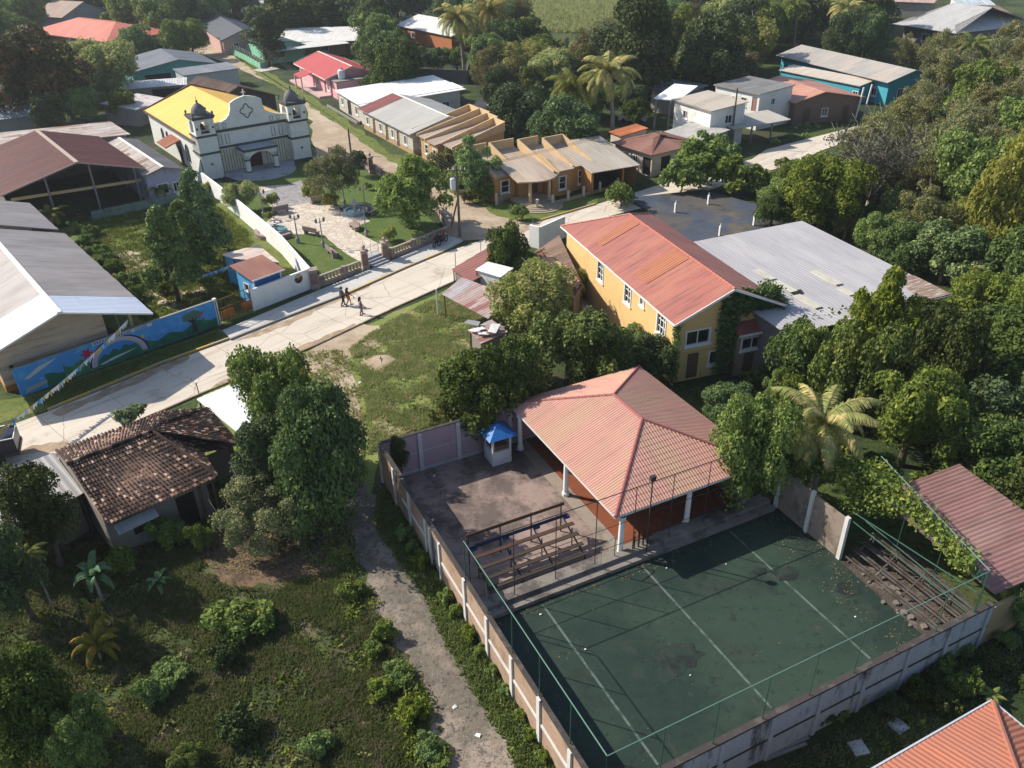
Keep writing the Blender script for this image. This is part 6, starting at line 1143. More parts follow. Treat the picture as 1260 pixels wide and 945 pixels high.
lr = pxroof('lean_to', 'lean-to of speckled old clay tiles along the sunlit side of the yellow house', 'lean-to', [(655, 312, 2.6), (706, 368, 2.6), (718, 352, 3.0), (688, 296, 3.0)], m_clayfar, wallm=m_adobe)
q = MB(); P = [U(*p)-lr.location for p in ((655, 312, 2.72), (706, 368, 2.72), (718, 352, 3.12), (688, 296, 3.12))]; tiles(q, *P, du=.24, dv=.36, seed=21); q.build('roof_tile', island('clay_tiles_light', [(0, (.12, .06, .04)), (.4, (.28, .13, .08)), (.75, (.42, .26, .18)), (1, (.55, .42, .32))]), lr)
q = MB(); q.lathe([(0, 0), (.28, 0), (.34, .5), (.25, .62), (0, .62)], 10); o = q.build('clay_pot', surf('clay_pot', (.45, .17, .06)), None); o.location = U(783, 398); tag(o, 'orange clay pot at the foot of the yellow house wall', 'pot')
sheet('concrete_yard', [(718, 366), (790, 408), (775, 420), (735, 402), (712, 378)], .014, m_walk)
# near red roof, bottom right
A0 = U(1077, 947, 3.0); apex = U(1221, 864, 3.0); nf = Fr((A0.x, A0.y, 0), 0); d = (apex-A0).to_2d(); an = math.atan2(d.y, d.x); L_ = d.length+.0
nr = thing('house', 'roof of a house at the bottom right corner in orange tile-sheet with a pale gutter', 'house', nf.o, an); m_nr = roofm('orange_tile_sheet', (.34, .12, .07), c2=(.30, .115, .075), stain_amt=.25, sheet=1, sv=.05)
B = 9.0; X0 = -6
pls = [[(X0, L_*0, 3.0), (L_, 0, 3.0), (L_-4.2, -4.2, 4.5), (X0, -4.2, 4.5)], [(L_, -B, 3.0), (L_, 0, 3.0), (L_-4.2, -4.2, 4.5), (L_-4.2, -B, 4.5)]]
q = MB()
for p in pls:
    rib_plane(q, p, .22, .03, 6, .42, .012)
q.build('roof', m_nr, nr); q = MB(); q.tube([(X0, .08, 2.95), (L_+.08, .08, 2.95), (L_+.08, -B, 2.95)], .07, 6); q.build('gutter', surf('gutter_grey', (.42, .44, .48), rough=.4, bump=None), nr)
q = MB(); q.tube([(L_, 0, 3.05), (L_-4.2, -4.2, 4.55)], .09, 6); q.build('ridge_cap', m_nr, nr); q = MB(); q.box(X0, L_-.6, -B, -.6, 0, 2.85); q.build('wall', plaster('grey_rough', (.25, .23, .21)), nr); FOOT.append([Vector(c) for c in (A0.to_2d(), apex.to_2d(), (apex.x+4, apex.y-8), (A0.x, A0.y-8))])
for (px, py, rz, lb) in ((1056, 921, 12, 'square pale concrete slab on the dark ground nearer the bottom edge'), (1105, 894, 30, 'square pale concrete slab on the dark ground nearer the orange corner roof')): q = MB(); q.box(-.32, .32, -.32, .32, 0, .08); q.box(-.22, .22, -.22, .22, .08, .1); o = q.build('concrete_slab', surf('pale_slab', (.42, .43, .45), [((.2, .2, .2), 2, .5, .66)])); o.location = U(px, py); o.rotation_euler.z = R(rz); tag(o, lb, 'slab')
for k in range(3): q = MB(); q.beam((0, 0, .05), (1.9, .7+.1*k, .05), .12, .06); o = q.build('plank', CONC); o.location = U(940+k*4, 936-k*5); tag(o, 'grey plank in the small stack at the foot of the near mould-streaked wall', 'plank', 'stacked planks by the near wall')
# ================================================================== POLES, BUNTING, PEOPLE, MOTORBIKE
m_pole = surf('timber_pole', (.14, .11, .08), [((.06, .05, .04), 2, .45, .65, (1, 1, .2))])
def upole(px, py, h, label, trans=False, arm=True, lean=0):
    t = thing('utility_pole', label, 'utility pole', U(px, py)); q = MB(); q.tube([(0, 0, 0), (lean, 0, h)], [.14, .10], 8); q.build('pole', m_pole, t)
    if arm: q = MB(); q.beam((lean-.9, .1, h-.5), (lean+.9, -.1, h-.5), .1, .1); q.beam((lean-.7, 0, h-1.1), (lean+.7, 0, h-1.1), .08, .08); q.build('crossarm', m_pole, t)
    if arm:
        for x in (-.8, -.3, .4, .8): q = MB(); q.lathe([(.03, h-.45), (.06, h-.38), (.03, h-.3), (.05, h-.25), (0, h-.2)], 6, (lean+x, 0)); q.build('insulator', FRAMEW, t)
    if trans: q = MB(); q.lathe([(0, h-2.3), (.26, h-2.3), (.27, h-1.3), (.2, h-1.2), (0, h-1.18)], 12, (lean-.42, -.1)); q.build('transformer', surf('transformer', (.55, .57, .6), rough=.5, bump=None), t)
    return t
up = upole(566, 291, 7.2, 'timber utility pole carrying a white transformer, leaning strut beside it, at the road junction', True)
q = MB(); q.tube([(-1.1, .6, 0), (0, 0, 4)], .09, 6); q.build('brace', m_pole, up)
upole(899, 180, 7.4, 'tall timber utility pole in front of the white cube house', arm=False); upole(432, 190, 3.4, 'dark pole at the street side of the church plaza', arm=False); upole(535, 33, 7, 'dark pole in front of the white roofed house at the top centre', arm=False); upole(254, 44, 9, 'tall pole at the top end of the dirt street', arm=True)
lamp2 = thing('street_lamp', 'tall thin street lamp before the dark trees in the upper right', 'street lamp', U(1058, 58)); q = MB(); q.tube([(0, 0, 0), (0, 0, 7.5)], [.08, .05], 6); q.build('pole', METALG, lamp2); q = MB(); q.box(-.25, .25, -.15, .15, 7.4, 7.65); q.build('lamp_head', FRAMEW, lamp2)
for px, py, h, lb in ((562, 350, 3.0, 'thin dark post at the road edge left of the dull red shed roof'), (656, 303, 3.0, 'thin dark post at the white courtyard wall near the orange roofed house'), (592, 318, 3.3, 'thin dark post between the dirt junction and the dull red shed roof'), (539, 388, 2.4, 'short pale post with a white top at the edge of the grass lot'), (245, 486, 1.0, 'small dark stake at the road edge above the white tin lean-to')):
    q = MB(); q.tube([(0, 0, 0), (0, 0, h)], .035 if 'pale' not in lb else .07, 6); o = q.build('post', METALG if 'pale' not in lb else FRAMEW); o.location = U(px, py); tag(o, lb, 'post')
for px, py, lb in ((1052, 148, 'pale leaning concrete post by the turquoise building, left one of two'), (1062, 144, 'pale leaning concrete post by the turquoise building, right one of two')): q = MB(); q.beam((0, 0, 0), (.4, 0, 4.6), .18, .18); o = q.build('post', FRAMEW); o.location = U(px, py); tag(o, lb, 'post')
def bunting(label, a, b, sag, n, cols, size=.22):
    a, b = Vector(a), Vector(b); t = thing('bunting', label, 'bunting', a); N = n*1; P = [(b-a)*(i/N)-Vector((0, 0, sag*4*(i/N)*(1-i/N))) for i in range(N+1)]
    q = MB(); q.tube(P, .012, 4); q.build('cord', METALG, t); rg = random.Random(n)
    for i in range(n):
        p = P[i].lerp(P[i+1], .5); u = (P[i+1]-P[i]).normalized()*size*.55; dn = Vector((rg.uniform(-.06, .06), rg.uniform(-.1, .1), -size*rg.uniform(.9, 1.4))); q = MB(); q.slab([tuple(p-u), tuple(p+u), tuple(p+dn)], .004) if False else q.add([p-u, p+u, p+dn], [(0, 1, 2)]); q.build('pennant', rg.choice(cols), t)
    return t
fb = [fc('flag_white', (.75, .75, .75)), fc('flag_white', (.75, .75, .75)), fc('flag_blue', (.08, .3, .6)), fc('flag_sky', (.3, .52, .7)), fc('flag_gold', (.55, .42, .12))]
bunting('long string of white and blue pennants crossing in front of the mural wall', U(157, 393, 3.4), U(-6, 532, 2.2), .35, 60, fb, .34)
bunting('short string of white, gold and teal pennants in the school yard beside the kiosk', U(238, 340, 1.6), U(284, 325, 2.2), .15, 16, fb, .34)
m_skin = surf('skin', (.22, .11, .06), rough=.6, bump=None); m_hair = surf('black_hair', (.012, .01, .01), rough=.5, bump=None)
def skinned(name, verts, edges, rad, m, parent, sub=1):
    me = bpy.data.meshes.new(name); me.from_pydata(verts, edges, []); o = bpy.data.objects.new(name, me); COL.objects.link(o); o.parent = parent
    me.materials.append(m); s = o.modifiers.new('skin', 'SKIN'); s.use_smooth_shade = True
    if not me.skin_vertices: me.skin_vertices.new()
    for i, r in enumerate(rad): me.skin_vertices[0].data[i].radius = (r, r); me.skin_vertices[0].data[i].use_root = (i == 0)
    o.modifiers.new('sub', 'SUBSURF').levels = sub; o.modifiers['sub'].render_levels = sub+1
    return o
def person(px, py, rz, h, label, top, bottom, shorts=False, stride=.16, longhair=False):
    t = thing('person', label, 'person', U(px, py, 0), R(rz), 'people walking on the road'); k = h/1.7; s = stride
    V = [(0, 0, .93), (0, 0, 1.12), (0, 0, 1.33), (0, 0, 1.45), (0, .01, 1.52), (0, .02, 1.62),
         (-.17, 0, 1.38), (-.22, -s*.7, 1.13), (-.22, -s*1.3+.06, .90), (-.22, -s*1.4+.09, .82), (.17, 0, 1.38), (.22, s*.7, 1.13), (.22, s*1.3+.08, .92), (.22, s*1.4+.12, .84),
         (-.09, 0, .88), (-.1, s*.6+.03, .5), (-.1, s*.9, .09), (-.1, s*.9+.13, .04), (.09, 0, .88), (.1, -s*.4+.04, .5), (.1, -s*1.2, .12), (.1, -s*1.2+.12, .05)]
    V = [(x*k, y*k, z*k) for x, y, z in V]; E = [(0, 1), (1, 2), (2, 3), (3, 4), (4, 5), (2, 6), (6, 7), (7, 8), (8, 9), (2, 10), (10, 11), (11, 12), (12, 13), (0, 14), (14, 15), (15, 16), (16, 17), (0, 18), (18, 19), (19, 20), (20, 21)]
    r = [.13, .12, .13, .055, .05, .095, .055, .042, .032, .028, .055, .042, .032, .028, .085, .058, .036, .03, .085, .058, .036, .03]; skinned('body', V, E, [x*k for x in r], m_skin, t)
    ti = [0, 1, 2, 6, 7, 10, 11]; mp = {v: i for i, v in enumerate(ti)}; skinned('shirt', [V[i] for i in ti], [(mp[a], mp[b]) for a, b in E if a in mp and b in mp], [r[i]*k+.018 for i in ti], top, t)
    bi = [0, 14, 15, 18, 19]+([] if shorts else [16, 20]); mp = {v: i for i, v in enumerate(bi)}; skinned('shorts' if shorts else 'trousers', [V[i] for i in bi], [(mp[a], mp[b]) for a, b in E if a in mp and b in mp], [(r[i]+(.01 if i in (16, 20) else 0))*k+.015 for i in bi], bottom, t)
    q = MB(); q.lathe([(0, 1.745), (.07, 1.73), (.115, 1.67), (.118, 1.62), (.1, 1.56), (.06, 1.54)], 12, (0, -.012)); q.v = [(x*k, y*k, z*k) for x, y, z in q.v]; q.build('hair', m_hair, t, True)
    if longhair: q = MB(); q.tube([(0, -.09*k, 1.6*k), (0, -.12*k, 1.42*k), (0, -.12*k, 1.28*k)], [.08*k, .07*k, .03*k], 8); q.build('ponytail', m_hair, t, True)
    for sx in (-.032, .032): q = MB(); q.lathe([(0, -.012), (.012, 0), (0, .012)], 6); e = q.build('eye', fc('eye_dark', (.02, .015, .01)), t); e.location = (sx*k, .105*k, 1.625*k)
    q = MB(); q.lathe([(.02, 0), (.008, .03), (0, .035)], 6); e = q.build('nose', m_skin, t); e.location = (0, .115*k, 1.585*k); q = MB(); q.box(-.02, .02, -.004, .004, -.004, .004); e = q.build('mouth', fc('lip', (.2, .06, .05)), t); e.location = (0, .108*k, 1.562*k)
    for sx, hd in ((-.22, -s*1.4+.09), (.22, s*1.4+.12)):
        hand = MB(); bx_, by_, bz_ = sx*k, hd*k, (.80 if sx < 0 else .82)*k; hand.box(bx_-.018, bx_+.018, by_-.04, by_+.04, bz_-.07, bz_)
        for f_ in range(4): hand.tube([(bx_, by_-.032+.021*f_, bz_-.065), (bx_+.004, by_-.032+.021*f_, bz_-.11-.008*(f_ in (1, 2))), (bx_-sx*.05, by_-.03+.021*f_, bz_-.145-.01*(f_ in (1, 2)))], .009, 5)
        hand.tube([(bx_, by_+.035, bz_-.02), (bx_, by_+.06, bz_-.06), (bx_-sx*.04, by_+.06, bz_-.09)], .010, 5); hand.build('hand', m_skin, t)
    for y_ in ((s*.9, -.1), (-s*1.2, .1)): q = MB(); a_ = y_[0]*k; b_ = y_[1]*k; q.box(b_-.05*k, b_+.05*k, a_-.07*k, a_+.19*k, 0, .07*k); q.build('shoe', fc('shoe', (.05, .05, .05)), t)
    return t
person(422.5, 376, -60, 1.70, 'person in dark clothes with long trousers walking on the left of the pair', fc('shirt_black', (.02, .022, .03)), fc('trousers_dark', (.03, .03, .04)))
person(429.5, 376, -65, 1.62, 'person in a black top and orange-red shorts walking beside the darkly dressed one', fc('shirt_darkgrey', (.035, .02, .02)), fc('shorts_orange', (.42, .10, .04)), True, .24, True)
person(445, 387.5, -70, 1.60, 'person in a pale pink top walking alone nearer the grass side of the road', fc('shirt_pink', (.38, .24, .26)), fc('trousers_plum', (.20, .13, .17)), False, .12, True)
def moto(px, py, rz, label, c):
    t = thing('motorcycle', label, 'motorcycle', U(px, py, 0)+Vector((0, 0, .13)), R(rz), 'motorcycles parked by the plaza fence'); tyre = surf('tyre', (.02, .02, .02), bump=None)
    for x in (-.65, .65):
        q = MB(); N = 18; q.tube([(x+.29*math.cos(2*math.pi*i/N), 0, .3+.29*math.sin(2*math.pi*i/N)) for i in range(N+1)], .05, 6, False); w = q.build('wheel', tyre, t); q = MB(); q.tube([(x, -.06, .3), (x, .06, .3)], .07, 8)
        for i in range(6): q.tube([(x, 0, .3), (x+.27*math.cos(i*1.047), 0, .3+.27*math.sin(i*1.047))], .008, 4)
        q.build('rim', METALG, w)
    q = MB(); q.tube([(-.65, .08, .3), (-.2, .08, .4), (.1, .05, .35), (.35, 0, .75)], .035, 6); q.tube([(-.5, 0, .75), (.3, 0, .8), (.65, 0, .3)], .035, 6); q.box(-.25, .2, -.12, .12, .25, .55); q.build('frame', m_dk, t)
    q = MB(); q.tube([(-.7, 0, .82), (-.4, 0, .84), (.0, 0, .8)], [.09, .13, .1], 8); q.build('seat', DARK, t); q = MB(); q.tube([(-.02, 0, .82), (.15, 0, .92), (.36, 0, .88)], [.1, .15, .09], 8); q.build('fuel_tank', c, t)
    q = MB(); q.tube([(.3, -.34, 1.05), (.38, -.1, .98), (.38, .1, .98), (.3, .34, 1.05)], .018, 5); q.tube([(.38, 0, .98), (.65, 0, .3)], .03, 5); q.build('handlebar', METALG, t); q = MB(); q.lathe([(0, 0), (.09, .02), (.1, .1), (0, .1)], 10); h = q.build('headlight', fc('lens', (.5, .5, .5)), t); h.location = (.44, 0, .86); h.rotation_euler = (0, R(90), 0)
    return t
moto(538, 303, 70, 'black motorcycle parked on the pavement by the plaza fence, left of the red one', fc('tank_black', (.02, .02, .03))); moto(545, 301, 62, 'motorcycle with a dull red tank parked on the pavement by the plaza fence', fc('tank_red', (.22, .03, .02)))
cr_ = thing('car', 'white car parked beyond the brown hip roof under the palms', 'car', U(778, 150), R(-15)); q = MB(); prof = [(-2, .35), (-2, .85), (-1.7, 1.0), (-1.1, 1.45), (.6, 1.45), (1.2, .98), (2.0, .85), (2.05, .35)]; v = [(x, -.8, z) for x, z in prof]+[(x, .8, z) for x, z in prof]; n = len(prof); q.add(v, [tuple(range(n)), tuple(range(n, 2*n))[::-1]]+[(i, n+i, n+(i+1) % n, (i+1) % n) for i in range(n)]); q.build('body', surf('car_white', (.6, .6, .62), rough=.3, bump=None, spec=.5), cr_)
q = MB(); q.add([(.66, -.7, 1.42), (1.16, -.72, 1.02), (1.16, .72, 1.02), (.66, .7, 1.42)], [(0, 1, 2, 3)]); q.v = [(a+.02, b, c+.02) for a, b, c in q.v]; q.box(-1.2, .6, -.815, -.8, 1.05, 1.38); q.box(-1.2, .6, .8, .815, 1.05, 1.38); q.build('window', GLASS, cr_)
for x in (-1.25, 1.3):
    for y in (-.75, .75): q = MB(); q.lathe([(0, -.1), (.32, -.1), (.32, .1), (0, .1)], 14); w = q.build('wheel', surf('tyre', (.02, .02, .02), bump=None), cr_); w.location = (x, y, .32); w.rotation_euler = (R(90), 0, 0)

def cable(a, b, sag, label):
    t = thing('power_line', label, 'cable', a); N = 14
    for k in (-.5, 0, .5):
        q = MB(); q.tube([(b-a)*(i/N)+Vector((k, 0, -sag*4*(i/N)*(1-i/N))) for i in range(N+1)], .012, 4); q.build('wire', m_dk, t)
cable(U(566, 291)+Vector((0, 0, 6.7)), U(899, 180)+Vector((0, 0, 7.2)), .8, 'thin dark power wires from the transformer pole to the pole by the white cube house'); cable(U(566, 291)+Vector((0, 0, 6.7)), U(254, 44)+Vector((0, 0, 8.6)), 1.6, 'thin dark power wires from the transformer pole up the dirt street')
# ================================================================== VEGETATION
def leafmesh(P, N, size, rng, elong=1.7, jitter=.9, up=.35):
    """one rhombic leaf per point: P (n,3) positions, N (n,3) outward normals"""
    n = len(P); nr = N+rng.normal(0, jitter, (n, 3)); nr[:, 2] += up; nr /= np.linalg.norm(nr, axis=1)[:, None]
    a = rng.normal(0, 1, (n, 3)); a -= (a*nr).sum(1)[:, None]*nr; a /= np.linalg.norm(a, axis=1)[:, None]; b = np.cross(nr, a)
    s = size*rng.uniform(.6, 1.3, (n, 1)); l = s*elong*.5; w = s*.5
    droop = np.array([0, 0, -1.0])*s*.15
    V = np.stack([P-a*l, P+b*w+nr*s*.08, P+a*l+droop, P-b*w+nr*s*.08], 1).reshape(-1, 3)
    F_ = np.arange(4*n).reshape(n, 4); return V, F_
def crown_pts(blobs, n, rng, shell=.75, flat=1.0):
    vol = np.array([b[3]**2 for b in blobs]); cnt = rng.multinomial(n, vol/vol.sum()); P = []; N = []
    for (x, y, z, r), c in zip(blobs, cnt):
        d = rng.normal(0, 1, (c, 3)); d[:, 2] = np.where(rng.random(c) < .7, np.abs(d[:, 2]), d[:, 2]); d /= np.linalg.norm(d, axis=1)[:, None]
        rr = r*(shell+(1.06-shell)*rng.random(c)**.6)
        rr *= 1+.18*np.sin(d[:, 0]*5+x*3)*np.cos(d[:, 1]*6+y*3)
        p = np.array([x, y, z])+d*rr[:, None]*np.array([1, 1, flat]); P.append(p); N.append(d)
    return np.concatenate(P), np.concatenate(N)
def make_blobs(R_, Hh, zc, n, rng, rmin=.28, rmax=.45, dome=True):
    B = []; ph = rng.uniform(0, 6.28, 4)
    for i in range(n):
        for _ in range(30):
            d = rng.normal(0, 1, 3); d /= np.linalg.norm(d)
            if d[2] > -.75: break
        k = rng.uniform(.45, .82) if i > n*.15 else rng.uniform(0, .3)
        az = math.atan2(d[1], d[0]); k *= 1+.20*math.sin(2*az+ph[0])+.16*math.sin(3*az+ph[1])+.10*math.sin(5*az+ph[2])+.12*math.sin(4*d[2]+ph[3])
        B.append((d[0]*R_*k, d[1]*R_*k, max(zc+d[2]*Hh*k, R_*.25), R_*rng.uniform(rmin, rmax)*(1.1-k*.35)))
    return B
def limbs(mb, base_r, th, blobs, rng, n=7, lean=.15):
    top = Vector((rng.uniform(-lean, lean), rng.uniform(-lean, lean), th)); mb.tube([(0, 0, -.1), tuple(top*.5+Vector((rng.uniform(-.1, .1), 0, 0))), tuple(top)], [base_r*1.25, base_r, base_r*.75], 8)
    for i in sorted(range(len(blobs)), key=lambda k: -blobs[k][3])[:n]:
        b = Vector(blobs[i][:3]); m = top.lerp(b, .5)+Vector((rng.uniform(-.3, .3), rng.uniform(-.3, .3), -.15)); mb.tube([tuple(top*.92), tuple(m), tuple(b)], [base_r*.5, base_r*.3, base_r*.08], 5)
PROTO = {}
def proto(key, R_=3.0, Hh=2.5, zc=4.0, nb=22, nl=9000, size=.2, mat=None, bark=None, base=.2, th=1.5, seed=0, shell=.7, elong=1.7, jitter=.8, cat='tree', twigs=0, name='tree', up=.35, rmin=.28, rmax=.45, blobs=None, flat=1.0):
    rng = np.random.default_rng(seed+100); B = blobs or make_blobs(R_, Hh, zc, nb, rng, rmin, rmax)
    P, N = crown_pts(B, nl, rng, shell, flat); P[:, 2] = np.maximum(P[:, 2], .08); V, F_ = leafmesh(P, N, size, rng, elong, jitter, up)
    t = thing(name, '', cat, (0, -500, 0)); mb = MB(); limbs(mb, base, th, B, random.Random(seed)); 
    for i in range(twigs):
        b = B[i % len(B)]; r = random.Random(i+seed); p = Vector(b[:3]); mb.tube([tuple(p), tuple(p+Vector((r.uniform(-1, 1), r.uniform(-1, 1), r.uniform(.2, 1.1)))*b[3]*1.5)], [base*.16, base*.04], 4)
    mb.build('trunk', bark or BARK, t, True); npmesh('crown', V, F_, mat, t)
    t['R'] = R_*.87; t['ZC'] = zc; t['HH'] = Hh; PROTO.setdefault(key, []).append(t); return t
L_mango = leafm('leaf_mango', (0.032, 0.075, 0.012), (0.088, 0.157, 0.022), (0.194, 0.267, 0.035), .1, .2)
L_mid = leafm('leaf_mid', (0.061, 0.130, 0.016), (0.164, 0.253, 0.031), (0.284, 0.350, 0.044), .15)
L_bright = leafm('leaf_bright', (0.079, 0.162, 0.014), (0.188, 0.293, 0.034), (0.315, 0.395, 0.049), .2, .35)
L_lime = leafm('leaf_lime', (0.110, 0.154, 0.017), (0.264, 0.308, 0.039), (0.352, 0.374, 0.066), .3, .4)
L_olive = leafm('leaf_olive', (0.075, 0.101, 0.022), (0.163, 0.192, 0.042), (0.260, 0.236, 0.072), .3, .25)
L_yg = leafm('leaf_yellowgreen', (0.111, 0.177, 0.023), (0.281, 0.337, 0.059), (0.386, 0.404, 0.107), .3, .35)
L_blue = leafm('leaf_bluegreen', (0.048, 0.098, 0.020), (0.131, 0.200, 0.037), (0.263, 0.305, 0.065), .2, .2)
L_rust = leafm('leaf_rusty', (.045, .06, .018), (.11, .12, .03), (.26, .16, .05), .28, .2)
L_dark = leafm('leaf_dark', (0.024, 0.050, 0.011), (0.069, 0.107, 0.020), None, 0, .15)
L_fir = leafm('leaf_conifer', (0.046, 0.103, 0.019), (0.129, 0.210, 0.036), (0.210, 0.299, 0.048), .2, .1)
proto('mango', 3.2, 2.7, 2.9, 29, 23562, 0.14, L_mango, seed=1); proto('mango', 3.0, 2.9, 3.0, 23, 21750, 0.14, L_mango, seed=2)
proto('mid', 3.0, 2.5, 2.6, 29, 21750, 0.13, L_mid, seed=3); proto('mid', 2.9, 3.1, 3.2, 34, 21750, 0.12, L_mid, seed=4, rmin=.2, rmax=.36)
proto('bright', 2.8, 2.4, 2.5, 32, 19937, 0.13, L_bright, seed=5, rmin=.2, rmax=.36); proto('lime', 3.0, 2.5, 2.6, 27, 18125, 0.14, L_lime, seed=6)
proto('olive', 3.1, 2.5, 2.6, 39, 19937, 0.09, L_olive, BARKP, seed=7, rmin=.16, rmax=.33, twigs=60, shell=.45); proto('olive', 2.9, 2.9, 3.0, 34, 18125, 0.09, L_olive, BARKP, seed=8, rmin=.16, rmax=.33, twigs=80, shell=.4)
proto('yg', 3.0, 2.2, 2.4, 34, 21750, 0.10, L_yg, BARKP, seed=9, rmin=.2, rmax=.36, shell=.45, twigs=30, elong=2.2); proto('blue', 3.0, 2.5, 2.6, 29, 21750, 0.12, L_blue, seed=10, rmin=.2, rmax=.36)
proto('rust', 3.2, 2.8, 2.9, 27, 19937, 0.14, L_rust, seed=11); proto('dark', 3.0, 2.7, 2.9, 25, 18125, 0.14, L_dark, seed=12); proto('dark', 2.8, 3.0, 3.1, 27, 18125, 0.12, L_dark, seed=13)
# conifer-like: tiers
rg = random.Random(4); B_ = []
for i in range(46): z = 1.6+6.4*(i/46); r = 2.3*(1-(i/46)**1.3)+.3; a = rg.uniform(0, 6.28); B_.append((r*.75*math.cos(a), r*.75*math.sin(a), z, .45+.35*(1-i/46)))
proto('conifer', 2.6, 3.4, 4.6, 0, 20000, .13, L_fir, seed=14, blobs=B_, elong=2.6, shell=.3, th=4.5, base=.16)
proto('twiggy', 3.0, 2.2, 3.6, 30, 2600, .12, leafm('leaf_grey', (.05, .055, .03), (.13, .13, .075), None, 0, .2), BARKP, seed=15, rmin=.2, rmax=.4, twigs=220, shell=.3, base=.16)
proto('bush', 1.2, .8, .8, 16, 5040, 0.11, L_mid, seed=16, shell=.4, jitter=1.2, base=.04, th=.4, cat='bush', name='bush', rmin=.25, rmax=.45); proto('bushb', 1.2, .8, .8, 18, 5040, 0.11, L_bright, seed=17, shell=.4, jitter=1.2, base=.04, th=.4, cat='bush', name='bush', rmin=.22, rmax=.42); proto('bushy', 1.1, .9, .95, 12, 3800, .10, L_lime, seed=18, base=.04, th=.4, cat='bush', name='bush', rmin=.4, rmax=.5); proto('busho', 1.2, .9, .9, 18, 3400, .11, L_olive, BARKP, seed=19, base=.04, th=.4, cat='bush', name='bush', rmin=.2, rmax=.4, twigs=30, shell=.4); proto('bushd', 1.2, .85, .85, 16, 5040, 0.11, L_dark, seed=20, shell=.4, jitter=1.2, base=.04, th=.4, cat='bush', name='bush')
proto('ball', 1.0, .9, 1.9, 1, 4200, .09, L_dark, seed=21, base=.08, th=1.4, name='topiary_tree', blobs=[(0, 0, 1.9, 1.0)], shell=.9, jitter=.5)
proto('loosefern', 1.2, .8, 1.3, 10, 700, .26, leafm('leaf_papaya', (.09, .14, .04), (.22, .28, .11), None, 0, .3), BARKP, seed=22, base=.05, th=.9, cat='plant', name='papaya_plant', rmin=.3, rmax=.5, elong=2.5)
def palm_proto(key, trunk_h, nf, flen, mat, seed, base=.17, lean=.6):
    rg = random.Random(seed); t = thing('palm_tree', '', 'palm tree', (0, -500, 0)); q = MB(); P = [(lean*(i/6)**2, 0, trunk_h*i/6) for i in range(7)]
    q.tube(P, [base*1.5]+[base*(1-.05*i) for i in range(6)], 9); q.build('trunk', BARKP, t, True); V = []; F3 = []; top = Vector(P[-1])
    for f in range(nf):
        az = f*2.4+rg.uniform(-.2, .2); el = R(rg.uniform(78, 20)-f*3.2*20/nf*1.1); el = R(75-85*(f/nf)+rg.uniform(-8, 8)); L = flen*rg.uniform(.85, 1.08); d = Vector((math.cos(az), math.sin(az), 0)); pts = []; p = top.copy(); a = el
        n = 14
        for i in range(n+1):
            pts.append(p.copy()); p = p+(d*math.cos(a)+Vector((0, 0, math.sin(a))))*L/n; a -= R(5.2+2.5*(f/nf)+i*.35)
        sd_ = Vector((-d.y, d.x, 0))
        for i in range(n):
            a0, b0 = pts[i], pts[i+1]; o = len(V); w = .035*(1-i/n)+.008; V += [a0-sd_*w, a0+sd_*w, b0+sd_*w*.9, b0-sd_*w*.9]; F3.append((o, o+1, o+2, o+3))
            if i < 1: continue
            for s in (-1, 1):
                for h in (0, .25, .5, .75):
                    c = a0.lerp(b0, h); ll = L*.21*math.sin(math.pi*min(.97, (i+h)/n*.86+.13))**.7; fw = (b0-a0).normalized(); dr = (sd_*s*.8+fw*.55+Vector((0, 0, -.55+rg.uniform(-.2, .15)))).normalized(); e = c+dr*ll; mid = c+dr*ll*.5+Vector((0, 0, .03)); ww = fw*.032; o = len(V)
                    V += [c-ww*.6, c+ww*.6, mid+ww, e+Vector((0, 0, -.10*ll)), mid-ww]; F3.append((o, o+1, o+2, o+4)); F3.append((o+4, o+2, o+3, o+3))
    V = np.array([tuple(v) for v in V]); me = bpy.data.meshes.new('fronds'); me.from_pydata(V.tolist(), [], [tuple(dict.fromkeys(f)) for f in F3]); me.materials.append(mat); o = bpy.data.objects.new('fronds', me); COL.objects.link(o); o.parent = t
    q = MB()
    for i in range(7): a = i*.9; q.lathe([(0, -.13), (.11, -.05), (.12, .05), (0, .14)], 8, (0, 0)); q.v[-32:] = [(x+top.x+.22*math.cos(a), y+.22*math.sin(a), z+top.z-.2) for x, y, z in q.v[-32:]]
    q.build('coconut', surf('coconut', (.16, .13, .04), bump=None), t); t['R'] = flen*.82; PROTO.setdefault(key, []).append(t); return t
L_palm = leafm('leaf_palm', (.075, .13, .014), (.20, .24, .03), (.34, .28, .05), .15, .35); L_palmy = leafm('leaf_palm_yellow', (.12, .16, .016), (.30, .30, .035), (.50, .36, .06), .25, .35)
palm_proto('palm', 6.0, 28, 3.4, L_palm, 1); palm_proto('palmy', 7.5, 28, 3.2, L_palmy, 2); palm_proto('smallpalm', .9, 12, 1.7, L_palmy, 3, .07, .1); palm_proto('fanpalm', 1.8, 16, 1.6, L_palm, 4, .1, .1)
